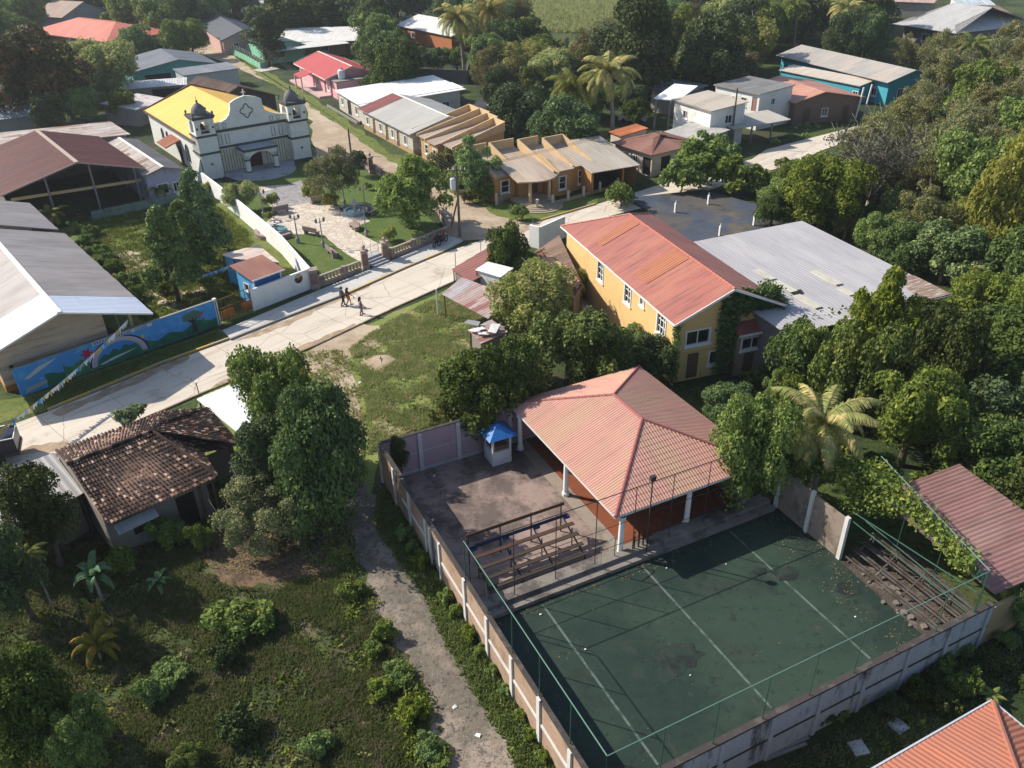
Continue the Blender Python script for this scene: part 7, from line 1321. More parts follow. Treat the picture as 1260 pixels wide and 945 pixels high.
def banana_proto():
    t = thing('banana_plant', '', 'banana plant', (0, -500, 0)); q = MB(); q.tube([(0, 0, 0), (0, 0, 1.6)], [.16, .1], 8); q.build('stem', BARKP, t, True); q = MB(); rg = random.Random(2)
    for f in range(9):
        az = f*2.4; d = Vector((math.cos(az), math.sin(az), 0)); sd_ = Vector((-d.y, d.x, 0)); p = Vector((0, 0, 1.6)); a = R(70-50*f/9); L = rg.uniform(1.6, 2.2); n = 8; row = []
        for i in range(n+1):
            w = .3*math.sin(math.pi*min(1, .12+.86*i/n))**.6; row.append((p-sd_*w+Vector((0, 0, w*.35)), p.copy(), p+sd_*w+Vector((0, 0, w*.35)))); p = p+(d*math.cos(a)+Vector((0, 0, math.sin(a))))*L/n; a -= R(11)
        for i in range(n): q.quad(row[i][0], row[i][1], row[i+1][1], row[i+1][0]); q.quad(row[i][1], row[i][2], row[i+1][2], row[i+1][1])
    q.build('leaf', leafm('leaf_banana', (.04, .11, .035), (.09, .19, .06), None, 0, .35), t); t['R'] = 1.9; PROTO['banana'] = [t]
banana_proto()
USED = {}
def plant(kind, px, py, rp, label, group=None, hc=None, asp=1.0, var=None, base=None, z0=0, cat=None):
    """crown centre measured at px,py with radius rp pixels; or base point given"""
    ps = PROTO[kind]; i = random.randrange(len(ps)) if var is None else var % len(ps); p = ps[i]; R0 = p['R']
    palm = kind in ('palm', 'palmy', 'smallpalm', 'fanpalm', 'banana')
    ZC = {'palm': 6.0, 'palmy': 7.5, 'smallpalm': .9, 'fanpalm': 1.8, 'banana': 1.6}.get(kind) or p['ZC']; z = hc or 3
    for _ in range(6):
        D = PX(*U(px, py, z))[2]; r = rp*D/F; s = r/R0; z = hc if hc else ZC*s*(asp if not palm else 1)
    q = U(px, py, z); sz = z/ZC if palm else s*asp
    if palm: sz = z/ZC
    else:
        z = ZC*s*asp
        for _ in range(4): D = PX(*U(px, py, z))[2]; s = rp*D/F/R0; z = ZC*s*asp
        sz = s*asp
        if hc and hc > z*1.2: sz = min(hc/ZC, 1.75*s); z = ZC*sz
        q = U(px, py, z)
    o = inst(kind, i, (q.x, q.y, z0), (s, s, sz), label, group)
    if palm and kind in ('palm', 'palmy'):
        for c in o.children:
            if c.name.startswith('fronds') or c.name.startswith('coconut'): c.scale = (1, 1, s/sz); c.location = (0, 0, ZC*(1-s/sz))
    if cat: o['category'] = cat
    return o
def inst(kind, i, loc, sc, label, group=None):
    p = PROTO[kind][i]; k = (kind, i); rz = random.uniform(0, 6.28)
    if k not in USED: USED[k] = 1; p.location = loc; p.scale = sc; p.rotation_euler.z = rz; p['label'] = label; p['used'] = 1; o = p
    else: o = dup(p, loc, rz, sc, label); 
    for c in o.children: c.scale = (1, 1, 1); c.location = (0, 0, 0)
    if group: o['group'] = group
    elif 'group' in o: del o['group']
    return o
KEEP = [[(1090, 605), (1150, 598), (1262, 660), (1262, 720), (1212, 725)], [(874, 306), (992, 271), (1150, 345), (1171, 363), (1130, 368), (1040, 345), (1010, 395), (990, 405)], [(925, 100), (957, 60), (1128, 86), (1085, 140), (1000, 132)], [(921, 200), (960, 178), (1028, 160), (1060, 150), (1030, 178), (960, 205)], [(1097, 2), (1215, 28), (1180, 52), (1100, 40)], [(668, -5), (755, -5), (735, 22), (690, 30), (665, 22)],
    [(800, 105), (880, 100), (960, 110), (975, 150), (900, 175), (800, 160)], [(486, 20), (540, 15), (560, 50), (500, 50)], [(500, 95), (575, 95), (580, 130), (600, 160), (540, 160)], [(800, 240), (940, 262), (900, 300), (860, 305)], [(250, 30), (330, 50), (440, 40), (440, 110), (300, 90)], [(30, 25), (205, 35), (130, 58)]]
KEEPC = []
def hides(x, y, z, r):
    p = PX(x, y, z); rp = r*F/p[2]*.85
    for k in range(13):
        a = k*.5236; qx, qy = (p[0]+rp*math.cos(a), p[1]+rp*.9*math.sin(a)) if k < 12 else p[:2]
        if any(inpoly(qx, qy, P) for P in KEEP): return True
    return any(y < wy-1 and math.hypot(p[0]-cx, p[1]-cy) < rp+cr*.7 for cx, cy, cr, wy in KEEPC)
def inpoly(x, y, P):
    c = False; n = len(P)
    for i in range(n):
        a, b = P[i], P[(i+1) % n]
        if (a[1] > y) != (b[1] > y) and x < (b[0]-a[0])*(y-a[1])/(b[1]-a[1])+a[0]: c = not c
    return c
roadW = [U(*p).to_2d() for p in roadN+roadS]; roadPoly = [(p.x, p.y) for p in roadW]
def blocked(x, y, m):
    for P in FOOT:
        if inpoly(x, y, P): return True
        for i in range(len(P)):
            a, b = Vector(P[i]), Vector(P[(i+1) % len(P)]); d = b-a; t = max(0, min(1, (Vector((x, y))-a).dot(d)/max(1e-6, d.length_squared)))
            if (a+d*t-Vector((x, y))).length < m: return True
    return inpoly(x, y, roadPoly)
PLACED = []
def fill(poly, spacing, kinds, rr, label, group, margin=.5, seed=0, tries=3000, asp=(.85, 1.2), maxn=400):
    """individual trees through the area whose crowns the photo shows inside poly (pixels)"""
    rg = random.Random(seed); xs = [p[0] for p in poly]; ys = [p[1] for p in poly]; n = 0; ks = [k for k, w in kinds for _ in range(w)]
    for _ in range(tries):
        px, py = rg.uniform(min(xs), max(xs)), rg.uniform(min(ys), max(ys))
        if not inpoly(px, py, poly): continue
        r = rg.uniform(*rr); kd = rg.choice(ks); p0 = PROTO[kd][0]; s = r/p0['R']; a = rg.uniform(*asp); z = p0['ZC']*s*a
        q = U(px, py, z); D = PX(*q)[2]
        if rg.random() > min(1, D/300*1.4+.25) and False: continue
        if any((q.x-x)**2+(q.y-y)**2 < (spacing*(r+r2)*.5)**2 for x, y, r2 in PLACED): continue
        if blocked(q.x, q.y, r*margin) or hides(q.x, q.y, z, r): continue
        PLACED.append((q.x, q.y, r)); i = rg.randrange(len(PROTO[kd])); lb = label[kd] if isinstance(label, dict) else label
        inst(kd, i, (q.x, q.y, 0), (s, s, s*a), lb, group); n += 1
        if n >= maxn: break
    return n
def P_(kind, px, py, rp, label, **k):
    o = plant(kind, px, py, rp, label, **k); KEEPC.append((px, py, rp, o.location.y)); PLACED.append((o.location.x, o.location.y, o.scale.x*PROTO[kind][0]['R'])); return o
# --- single trees, measured
P_('mid', 352, 506, 46, 'large green tree beside the white tin lean-to, upper of the lane pair', hc=6.0, var=0)
P_('mango', 388, 562, 54, 'big dark tree leaning over the gravel lane left of the pink wall', hc=4.6, var=0)
P_('dark', 330, 570, 40, 'dark lower crown behind the adobe house and under the big lane tree', hc=3.2)
P_('olive', 318, 636, 50, 'loose grey-green tree over the brown leaf litter', var=0)
P_('mango', 592, 480, 48, 'dark green tree overhanging the pink wall at the left corner of the pavilion roof', hc=3.4, var=1); P_('mango', 632, 470, 34, 'small dark green tree touching the far left corner of the pavilion roof', hc=3.4, var=0)
P_('blue', 556, 505, 24, 'grey-green bush at the left foot of the tree over the pink wall', hc=1.6)
P_('blue', 700, 425, 62, 'large rounded blue-green tree between the pavilion and the yellow house', hc=4.0); P_('mango', 735, 440, 40, 'dark glossy tree in front of the yellow house wall', hc=3.0, var=1)
P_('yg', 660, 365, 54, 'wide yellowish green feathery tree beside the yellow house', hc=3.2)
P_('mango', 622, 312, 24, 'small dark tree with mottled leaves beside the concrete road and dull red roof', hc=3.6, var=0)
P_('dark', 800, 437, 32, 'dense low dark tree between the pavilion ridge and the yellow house gable', hc=2.4); P_('mid', 780, 420, 22, 'small green shrub against the foot of the yellow house wall', hc=1.2)
P_('bright', 502, 238, 44, 'big leafy green tree at the road corner of the church plaza', hc=4.4, var=1); P_('olive', 408, 215, 33, 'spreading reddish green tree beside the right church tower', hc=3.0); P_('yg', 295, 240, 22, 'small grey-green tree in front of the left church tower', hc=1.9)
P_('conifer', 243, 262, 30, 'tall dark conifer-like tree nearest the church side of the school yard', hc=4.6, asp=1.1); P_('conifer', 205, 308, 34, 'dark feathery conifer-like tree in the middle of the school yard', hc=4.0, asp=1.0); P_('conifer', 226, 290, 27, 'dark feathery conifer-like tree between the other two in the school yard', hc=4.2, asp=1.0)
P_('fanpalm', 60, 262, 22, 'small fan palm beside the corner of the grey school roof', hc=1.8); P_('fanpalm', 195, 232, 20, 'small feathery palm in front of the lilac house wall', hc=1.6)
P_('mango', 699, 158, 42, 'dense dome-shaped round green tree behind the orange parapet house', hc=3.8, var=0, asp=.95)
P_('dark', 630, 138, 38, 'very dark rounded tree between the stepped tan house and the palms', hc=4); P_('blue', 655, 100, 26, 'small dark tree left of the yellow-fronded palms', hc=3)
P_('palm', 700, 108, 36, 'coconut palm with yellowing fronds, left one of the pair behind the dense round tree', hc=6.0); P_('palmy', 757, 90, 40, 'tallest yellow-frond palm of the pair behind the dense round tree', hc=8.2)
P_('palmy', 568, 22, 30, 'tall coconut palm with hanging golden fronds, left one at the top centre', hc=10); P_('palmy', 598, 14, 28, 'tall coconut palm with hanging golden fronds, right one at the top centre', hc=10)
P_('palmy', 1037, 12, 24, 'yellow-fronded palm at the top beside the thin street lamp', hc=9); P_('palm', 985, 6, 22, 'green palm at the top left of the yellow-fronded one by the thin street lamp', hc=9); P_('palm', 1205, 58, 26, 'feathery palm with upright fronds in front of the light grey hip roof', hc=4.5)
P_('palmy', 1017, 530, 68, 'large coconut palm with drooping golden-green fronds behind the court corner', hc=4.6)
P_('bushb', 866, 203, 36, 'widest bright green bush of the row beside the stained slab'); P_('bushb', 838, 217, 27, 'bright bush at the left end of the row beside the stained slab'); P_('bushb', 900, 216, 28, 'bright bush at the right end of the row beside the stained slab'); P_('bush', 882, 184, 24, 'mid-green bush at the back of the bright row by the stained slab'); P_('bush', 930, 222, 24, 'mid-green bush between the stained slab and the upper road')
P_('mid', 917, 554, 45, 'rounded green tree covering the right corner of the pavilion roof', hc=4.3, var=0); P_('bright', 955, 480, 16, 'small bright shrub in the dark garden behind the pavilion', hc=1.4, asp=1.3)
P_('bright', 1078, 402, 40, 'bright sunlit green tree at the front corner of the pale grey warehouse roof', hc=5.6); P_('blue', 1068, 455, 50, 'big grey-green tree below the bright one at the warehouse corner', hc=4.6); P_('mid', 1128, 500, 54, 'wide mid-green tree right of the coconut palm', hc=4.2); P_('dark', 1175, 445, 40, 'dark tree in the shade behind the bright warehouse corner tree', hc=4.5)
P_('lime', 1232, 262, 42, 'glowing yellow-green tree at the right edge', hc=5.5); P_('twiggy', 1078, 205, 52, 'tall half-bare tree with pale branching trunks beside the upper road', hc=5.0)
P_('rust', 42, 95, 56, 'large dark tree with orange-tinged leaves at the left edge', hc=5.0); P_('dark', 80, 112, 30, 'dark round tree at the right side of the orange-tinged tree', hc=4); P_('mid', 100, 128, 24, 'dark leafy shrub below the orange-tinged tree and left of the long white tin roof'); P_('dark', 62, 142, 22, 'low dark shrub under the orange-tinged tree at the left edge'); P_('mid', 135, 108, 18, 'small green tree between the yellow-green tree and the long white tin roof'); P_('yg', 118, 82, 46, 'yellow-green feathery tree in front of the terracotta roof', hc=3.8)
P_('mid', 165, 52, 20, 'small dark tree right below the terracotta wing roof', hc=2.5); P_('mid', 218, 48, 24, 'round green bush-like tree between the teal house and the top of the street', hc=2.5); P_('mid', 145, 125, 20, 'leafy shrub between the long white tin roof and the rust-streaked roof', hc=2.2)
P_('dark', 322, 45, 26, 'dark mottled tree leaning over the mint green wall', hc=3.5)
P_('rust', 665, 200-8, 3, 'tiny reddish shrub on the roof edge of the orange house', hc=2.6) if False else None
P_('bright', 582, 207, 26, 'light green leafy tree in front of the stepped tan house', hc=3.4); P_('bush', 592, 228, 18, 'shaggy green shrub left of the curved orange porch', hc=1.6); P_('rust', 604, 205, 15, 'thin pink-tinged tree left of the curved porch roof', asp=1.3)
P_('busho', 545, 198, 18, 'olive shrub behind the big plaza tree on the street side', hc=1.0); P_('bush', 765, 240, 20, 'leafy shrub between the carport and the far end of the red-orange roof', hc=1.2)
P_('ball', 440, 197, 9, 'clipped round dark topiary tree by the street side pier of the plaza'); 
for px, py, rp, lb in ((382, 236, 11, 'tall clipped yellow bush at the right of the church forecourt'), (407, 246, 9, 'round clipped yellow bush behind the plaza bench'), (334, 247, 9, 'clipped yellow bush left of the church forecourt'), (257, 231, 8, 'round yellow-green bush at the left church tower foot'), (479, 289, 9, 'bright yellow bush just inside the plaza gate pier'), (331, 266, 6, 'little yellow-green bush by the left plaza fountain'), (453, 229, 5, 'tiny round yellow bush near the street side of the plaza'), (370, 316, 4, 'tiny yellow flowering plant on the left plaza lawn')): P_('bushy', px, py, rp, lb)
P_('banana', 116, 712, 30, 'banana plant with broad pale leaves in the shady left yard', hc=1.6); P_('banana', 195, 718, 18, 'smaller banana plant near the shady yard path', hc=.9)
P_('smallpalm', 118, 795, 30, 'small yellow-fronded palm in the shady yard at lower left', hc=1.0); P_('smallpalm', 122, 762, 16, 'tiny bright yellow palm shoot above the small yellow palm', hc=1.4); P_('palm', 38, 682, 24, 'shaded palm at the left edge above the shady yard', hc=3.6)
P_('loosefern', 152, 513, 13, 'spindly papaya plant at the road edge, left one above the clay-tiled roof'); P_('loosefern', 170, 505, 10, 'spindly papaya plant at the road edge, right one above the clay-tiled roof')
P_('dark', 52, 636, 46, 'dark tree covering the grey sheet roof at the left edge', hc=3.4); P_('dark', 15, 705, 36, 'dark tree behind the shaded palm at the left edge', hc=3.2); P_('mango', 30, 868, 50, 'dark bushy tree in the bottom left corner', hc=2.8); P_('mid', 95, 915, 32, 'lower dark tree at the bottom edge right of the corner one', hc=2.0)
P_('bush', 292, 765, 38, 'wide loose bush in the middle of the shady yard grass', asp=.6); P_('bush', 212, 828, 24, 'green bush left of the wide loose one in the shady yard', asp=.7); P_('bush', 205, 657, 20, 'shrub under the eave of the adobe house', hc=.9); P_('bush', 245, 662, 14, 'shrub beside the leaf litter and the adobe house', hc=.8)
P_('blue', 225, 935, 24, 'pale grey-green shrub at the bottom edge of the yard', hc=.9); P_('bush', 150, 690, 17, 'dark shrub right of the banana plant', hc=.9)
P_('mango', 985, 440, 34, 'dark broad-leaved tree against the shaded front wall of the warehouse, left one', hc=3.4); P_('mid', 1018, 455, 34, 'mid-green tree against the shaded front wall of the warehouse, right one', hc=3.2); P_('mid', 968, 478, 20, 'bright upright bush in the dark garden behind the pavilion', asp=1.5)
P_('yg', 700, 345, 26, 'small light feathery tree touching the clay-tiled lean-to'); P_('mid', 645, 330, 24, 'loose green tree between the white sheet shed and the yellowish feathery tree')
# hedge row along the lane
lane = [(436, 735), (470, 780), (478, 798), (498, 830), (515, 868), (535, 915), (545, 938), (484, 850)]
for i, (x, y) in enumerate(lane): P_(['bush', 'bushb', 'bush'][i % 3], x-random.uniform(-4, 18), y+random.uniform(-8, 8), random.uniform(11, 23), 'leafy green bush in the ragged row along the left side of the gravel lane', group='bushes along the gravel lane', asp=random.uniform(.6, 1.1))
for i, (x, y) in enumerate([(548, 735), (560, 752), (578, 778), (592, 800), (606, 826), (622, 850), (640, 880), (655, 905), (668, 930), (508, 672), (518, 690), (497, 655)]): P_('bushb', x, y, random.uniform(9, 13), 'low weed clump at the foot of the small-brick wall', group='weed clumps along the brick wall')
P_('dark', 492, 562, 14, 'small dark fig-like plant growing over the top of the brick wall corner', hc=2.0)
# junction verge bushes
for i, (x, y, k) in enumerate([(555, 222, 'bush'), (572, 240, 'busho'), (600, 238, 'bushb'), (530, 208, 'bush'), (760, 232, 'bush'), (640, 262, 'bushb')]): P_(k, x, y, 12, 'weedy bush on the verge where the dirt street meets the concrete road', group='verge bushes at the junction')
# ivy on the yellow house gable
def vine(label, segs, n, size, mat, seed, name='climbing_vine', spread=.25):
    rng = np.random.default_rng(seed); P = []; N = []
    for (a, b, c, w) in segs:
        a, b, c = map(np.array, (a, b, c)); m = max(5, int(n*w)); u = rng.random((m, 1)); v = rng.random((m, 1)); P.append(a+(b-a)*u+(c-a)*v+rng.normal(0, spread, (m, 3))); N.append(rng.normal(0, 1, (m, 3)))
    P = np.concatenate(P); N = np.concatenate(N); V, F_ = leafmesh(P, N, size, rng, 1.4, .6, .4); o = npmesh(name, V, F_, mat); return tag(o, label, 'vine')
yw = lambda x, y, z: tuple(yf.wor(x, y, z))
vine('ivy covering the right half of the yellow house gable', [(yw(19.6, 3.9, .3), yw(19.6, 5.1, .3), yw(19.6, 3.9, 5.9), .5), (yw(19.5, 4.6, 4.6), yw(19.5, 8.4, 4.4), yw(19.5, 4.6, 6.4), .35), (yw(20.0, 8.3, 4.6), yw(17, 8.7, 5.0), yw(20, 8.7, 5.1), .1)], 7000, .17, L_mango, 1, spread=.16)
vine('ivy strip at the sunlit corner of the yellow house gable', [(yw(19.7, .2, .3), yw(19.7, .6, .3), yw(19.7, .2, 4.7), .5)], 1200, .16, L_mid, 3, spread=.12)
cw = lambda s, t, z: tuple(CF.wor(s, -t, z))
vine('vine with yellow-green tips sprawling over the green pipe fence beyond the court', [(cw(18.9, 12.8, 2.6), cw(20.6, 15.4, 3.4), cw(20.4, 12.8, 3.0), .3), (cw(20.2, 14.8, 3.6), cw(21.5, 16.6, 4.0), cw(19.4, 16.4, 2.6), .32), (cw(21.2, 16.2, 4.8), cw(19.2, 23.4, 4.9), cw(20.9, 16.2, 4.1), .38)], 5600, .15, L_mid, 2, spread=.17)
vine('shrubby plants in the shade around the glazed annex of the yellow house', [(yw(21.2, 5.2, .2), yw(21, 10.5, .2), yw(22.5, 5.2, 1.2), .6), (yw(21.6, 9.4, .2), yw(21.5, 12.6, .2), yw(21.8, 9.6, 4.4), .4)], 5200, .2, L_mango, 6, name='shrub', spread=.3)
def undergrowth(poly, n, rr, leaf, mat, label, seed, tall=.8, name='undergrowth'):
    rng = np.random.default_rng(seed); Wp = [tuple(U(*p).to_2d()) for p in poly]; xs = [p[0] for p in Wp]; ys = [p[1] for p in Wp]; P = []; N = []
    for _ in range(n):
        x, y = rng.uniform(min(xs), max(xs)), rng.uniform(min(ys), max(ys))
        if not inpoly(x, y, Wp) or math.sin(x*.8+seed)*math.cos(y*.7)+rng.uniform(-1, 1) < -.25: continue
        r = rng.uniform(*rr); k = int(14+r*r*160); d = rng.normal(0, 1, (k, 3)); d /= np.linalg.norm(d, axis=1)[:, None]; d[:, 2] = np.abs(d[:, 2]); P.append(np.array([x, y, 0])+d*r*rng.uniform(.35, 1, (k, 1))*np.array([1, 1, tall*rng.uniform(.5, 1.5)])); N.append(d)
    P = np.concatenate(P); N = np.concatenate(N); V, F_ = leafmesh(P, N, leaf, rng, 1.9, 1.2, .4); return tag(npmesh(name, V, F_, mat), label, None, None, 'stuff')
# --- masses of single trees
forest = {'mango': 'dark glossy-leaved tree in the wood filling the right side beyond the court and warehouse', 'mid': 'mid-green tree in the wood filling the right side beyond the court and warehouse', 'dark': 'very dark shaded tree in the wood filling the right side beyond the court', 'olive': 'olive-brown scrubby tree in the wood filling the right side', 'bright': 'bright leafy tree in the wood filling the right side', 'blue': 'grey-green tree in the wood filling the right side beyond the court', 'yg': 'yellowish feathery tree in the wood filling the right side'}
G_R = 'trees of the wood along the right side'
fill([(1010, 170), (1060, 130), (1130, 95), (1200, 85), (1290, 80), (1290, 230), (1200, 240), (1120, 230), (1060, 245), (1020, 225)], 1.5, [('olive', 6), ('mid', 1), ('yg', 1)], (3.4, 4.8), forest, G_R, seed=1, tries=900)
fill([(930, 222), (1010, 215), (1100, 245), (1290, 230), (1290, 400), (1190, 375), (1120, 320), (1000, 262), (950, 252)], 1.5, [('mid', 4), ('mango', 3), ('blue', 2), ('olive', 1)], (3.0, 4.4), forest, G_R, seed=2, tries=1200)
fill([(1120, 420), (1190, 395), (1290, 390), (1290, 640), (1230, 640), (1150, 590), (1060, 560), (1080, 480)], 1.5, [('mango', 4), ('dark', 2), ('mid', 3), ('blue', 2)], (2.4, 3.6), forest, G_R, seed=3, tries=1500)
fill([(880, 480), (960, 480), (1000, 580), (960, 600)], 1.5, [('mango', 2), ('dark', 2)], (1.4, 2.0), {'mango': 'dark tree in the shady garden behind the pavilion', 'dark': 'dark tree in the shady garden behind the pavilion'}, 'trees of the shady garden behind the pavilion', seed=31, tries=200, maxn=5)
fill([(1010, 560), (1100, 580), (1080, 600), (1020, 600)], 1.5, [('dark', 1)], (1.2, 1.8), {'dark': 'low dark tree at the foot of the golden-green coconut palm'}, 'dark trees under the coconut palm', seed=32, tries=100, maxn=4)
upl = {'mango': 'dark glossy tree among the crowded trees along the top, left and centre', 'mid': 'mid-green tree among the crowded trees along the top, left and centre', 'dark': 'very dark tree among the crowded trees along the top, left and centre', 'olive': 'olive scrubby tree among the crowded trees along the top, left and centre', 'blue': 'grey-green tree among the crowded trees along the top, left and centre', 'yg': 'yellow-green tree among the crowded trees along the top, left and centre', 'bright': 'bright green tree among the crowded trees along the top, left and centre'}
G_T = 'crowded trees along the top of the photo'
fill([(380, 0), (560, -5), (560, 45), (530, 85), (470, 90), (430, 60), (395, 40)], 1.5, [('mango', 5), ('dark', 2), ('mid', 2)], (4.2, 6.5), upl, G_T, seed=4, tries=900)
fill([(560, 30), (630, 14), (640, 45), (695, 66), (690, 85), (640, 90), (600, 95), (580, 75)], 1.5, [('mid', 3), ('olive', 3), ('mango', 2), ('yg', 1)], (3.8, 5.8), upl, G_T, seed=5, tries=900)
fill([(720, 66), (790, 34), (800, -5), (900, -5), (1000, 5), (1010, 50), (940, 62), (900, 90), (850, 92), (790, 88), (720, 72)], 1.5, [('mid', 3), ('olive', 3), ('dark', 2), ('blue', 1), ('yg', 1)], (4.0, 6.2), upl, G_T, seed=6, tries=1600)
fill([(1000, 0), (1095, -5), (1095, 50), (1060, 60), (1010, 50)], 1.5, [('mango', 2), ('dark', 3), ('mid', 1)], (3.8, 5.8), upl, G_T, seed=7, tries=500)
fill([(1140, 60), (1290, 50), (1290, 100), (1180, 100)], 1.5, [('olive', 4), ('yg', 1)], (3.4, 4.8), forest, G_R, seed=8, tries=400)
fill([(-20, 5), (60, 0), (60, 28), (20, 50), (-20, 50)], 1.5, [('mid', 2), ('yg', 1), ('mango', 1)], (3.8, 5.6), upl, G_T, seed=9, tries=300)
fill([(140, -5), (260, -5), (250, 12), (200, 25), (150, 8)], 1.5, [('mid', 2), ('dark', 1), ('bright', 1)], (3.8, 6.2), upl, G_T, seed=10, tries=400)
fill([(330, -5), (400, -5), (400, 12), (380, 35), (345, 18)], 1.5, [('mango', 2), ('dark', 1), ('yg', 1)], (3.8, 6.2), upl, G_T, seed=11, tries=400)
fill([(-30, -32), (600, -36), (630, -8), (-30, -8)], 1.5, [('mid', 3), ('dark', 2), ('olive', 2)], (5.6, 8.8), upl, G_T, seed=12, tries=1500, maxn=8)
fill([(820, -38), (1300, -40), (1300, -8), (800, -8)], 1.5, [('mid', 3), ('dark', 2), ('olive', 2)], (4.5, 7), upl, G_T, seed=22, tries=1500, maxn=8)
fill([(775, 88), (810, 96), (800, 140), (770, 140)], 1.5, [('dark', 1), ('mango', 1)], (1.8, 2.6), {'dark': 'dark tree between the right coconut palm and the white sheet canopy', 'mango': 'dark tree between the right coconut palm and the white sheet canopy'}, 'dark trees by the white canopy', seed=13, tries=200, maxn=4)
fill([(910, 78), (950, 80), (945, 100), (905, 98)], 1.5, [('mango', 1), ('rust', 1)], (2, 2.8), {'mango': 'dark tree left of the beige-roofed turquoise building', 'rust': 'yellow-tinged dark tree left of the beige-roofed turquoise building'}, 'trees left of the turquoise building', seed=14, tries=150, maxn=3)
fill([(400, 190), (440, 215), (430, 245), (395, 240)], 1.5, [('bush', 1)], (.8, 1.2), 'dark green shrub under the reddish tree at the back of the plaza', 'shrubs at the back of the plaza', seed=15, tries=120, maxn=4) if False else None
fill([(85, 255), (120, 290), (175, 350), (200, 385), (180, 385), (130, 340), (90, 290)], 1.5, [('bush', 2), ('bushb', 1)], (.6, 1.1), 'low green shrub in the school yard beside the grey roof eave', 'shrubs of the school yard', seed=16, tries=200, maxn=9)
fill([(240, 280), (300, 300), (280, 330), (250, 380), (200, 385), (180, 350)], 1.5, [('bushb', 1), ('bush', 1)], (.5, .9), 'low green shrub under the conifer-like trees of the school yard', 'shrubs under the school yard trees', seed=17, tries=200, maxn=7)
fill([(130, 820), (260, 900), (430, 930), (300, 860), (240, 700), (170, 740)], 1.5, [('bush', 1), ('bushd', 2)], (.5, 1.0), 'low dark shrub scattered over the shady yard at lower left', 'low shrubs of the shady yard', seed=18, tries=400, maxn=4)
fill([(1000, 880), (1160, 790), (1290, 760), (1290, 860), (1200, 850), (1060, 900)], 1.5, [('bush', 1), ('bushd', 2), ('bushb', 1)], (.3, .7), 'low plant on the dark ground outside the near mould-streaked wall', 'low plants outside the near wall', seed=19, tries=400, maxn=14, margin=.2)
P_('mid', 1262, 745, 26, 'leafy tree at the right edge outside the near wall', hc=1.5); P_('fanpalm', 1222, 855, 16, 'little spiky palm beside the orange corner roof', hc=.4)
fill([(925, 225), (1000, 205), (1060, 235), (1130, 260), (1290, 300), (1290, 420), (1190, 380), (1130, 330), (1010, 268), (950, 262)], 1.25, [('mid', 4), ('mango', 3), ('olive', 1)], (1.6, 2.8), forest, G_R, seed=41, tries=1800, margin=.4, maxn=34)
fill([(1010, 180), (1090, 120), (1290, 90), (1290, 300), (1130, 250), (1040, 230)], 1.3, [('olive', 5), ('mid', 2)], (2.0, 3.2), forest, G_R, seed=42, tries=1500, margin=.4, maxn=26)
fill([(600, 60), (760, 60), (800, 100), (790, 130), (640, 140), (590, 100)], 1.3, [('mid', 3), ('olive', 2), ('dark', 1)], (1.8, 3.0), upl, G_T, seed=43, tries=1200, margin=.5, maxn=16)
fill([(0, 0), (270, 0), (330, 20), (420, 20), (560, 40), (575, 85), (460, 90), (330, 40), (220, 60), (140, 70), (0, 60)], 1.3, [('mid', 3), ('mango', 2), ('yg', 1)], (2.0, 3.4), upl, G_T, seed=44, tries=2000, margin=.5, maxn=22)
fill([(760, 60), (950, 60), (950, 100), (900, 98), (790, 95)], 1.3, [('mid', 3), ('dark', 2), ('olive', 1)], (1.8, 3.0), upl, G_T, seed=45, tries=900, margin=.5, maxn=10)
fill([(1090, 40), (1290, 60), (1290, 110), (1140, 100)], 1.3, [('olive', 3), ('mid', 1)], (2.0, 3.4), forest, G_R, seed=46, tries=700, margin=.5, maxn=8)
undergrowth([(925, 228), (1010, 215), (1130, 260), (1200, 360), (1130, 330), (1000, 268)], 300, (.4, 1.3), .2, L_mid, 'undergrowth between the stained slab and the wood', 12)
undergrowth([(590, 60), (800, 60), (800, 135), (640, 140), (590, 110)], 200, (.4, 1.3), .25, L_mid, 'undergrowth below the palms behind the orange house', 13)
undergrowth([(0, 60), (140, 60), (150, 130), (60, 165), (0, 150)], 160, (.4, 1.2), .25, L_mid, 'undergrowth round the trees at the left edge', 14)
undergrowth([(900, 175), (980, 150), (1040, 135), (1060, 150), (960, 180)], 60, (.3, .8), .2, L_bright, 'garden plants along the upper road', 15)
for ps in PROTO.values():
    for p in ps:
        if 'used' not in p:
            for c in list(p.children): bpy.data.objects.remove(c)
            bpy.data.objects.remove(p)
        else:
            for k in ('R', 'ZC', 'HH', 'used'):
                if k in p: del p[k]
for o in bpy.data.objects:
    for k in ('R', 'ZC', 'HH', 'used'):
        if k in o: del o[k]
# dead branches at the lower left edge
db = thing('dead_tree', 'bare grey dead branches reaching in at the bottom left edge', 'tree', U(-20, 915)); rg = random.Random(8); q = MB(); q.tube([(0, 0, 0), (.3, .1, 1.2), (.9, .2, 2.0)], [.09, .07, .05], 6); q.build('trunk', BARKP, db)
for i in range(9): q = MB(); a = Vector((.2+.12*i, .1, 1.0+.12*i)); b = a+Vector((rg.uniform(.5, 1.3), rg.uniform(-.6, .6), rg.uniform(.1, .9))); q.tube([a, a.lerp(b, .5)+Vector((0, .1, .08)), b], [.035, .022, .008], 5); q.build('branch', BARKP, db)
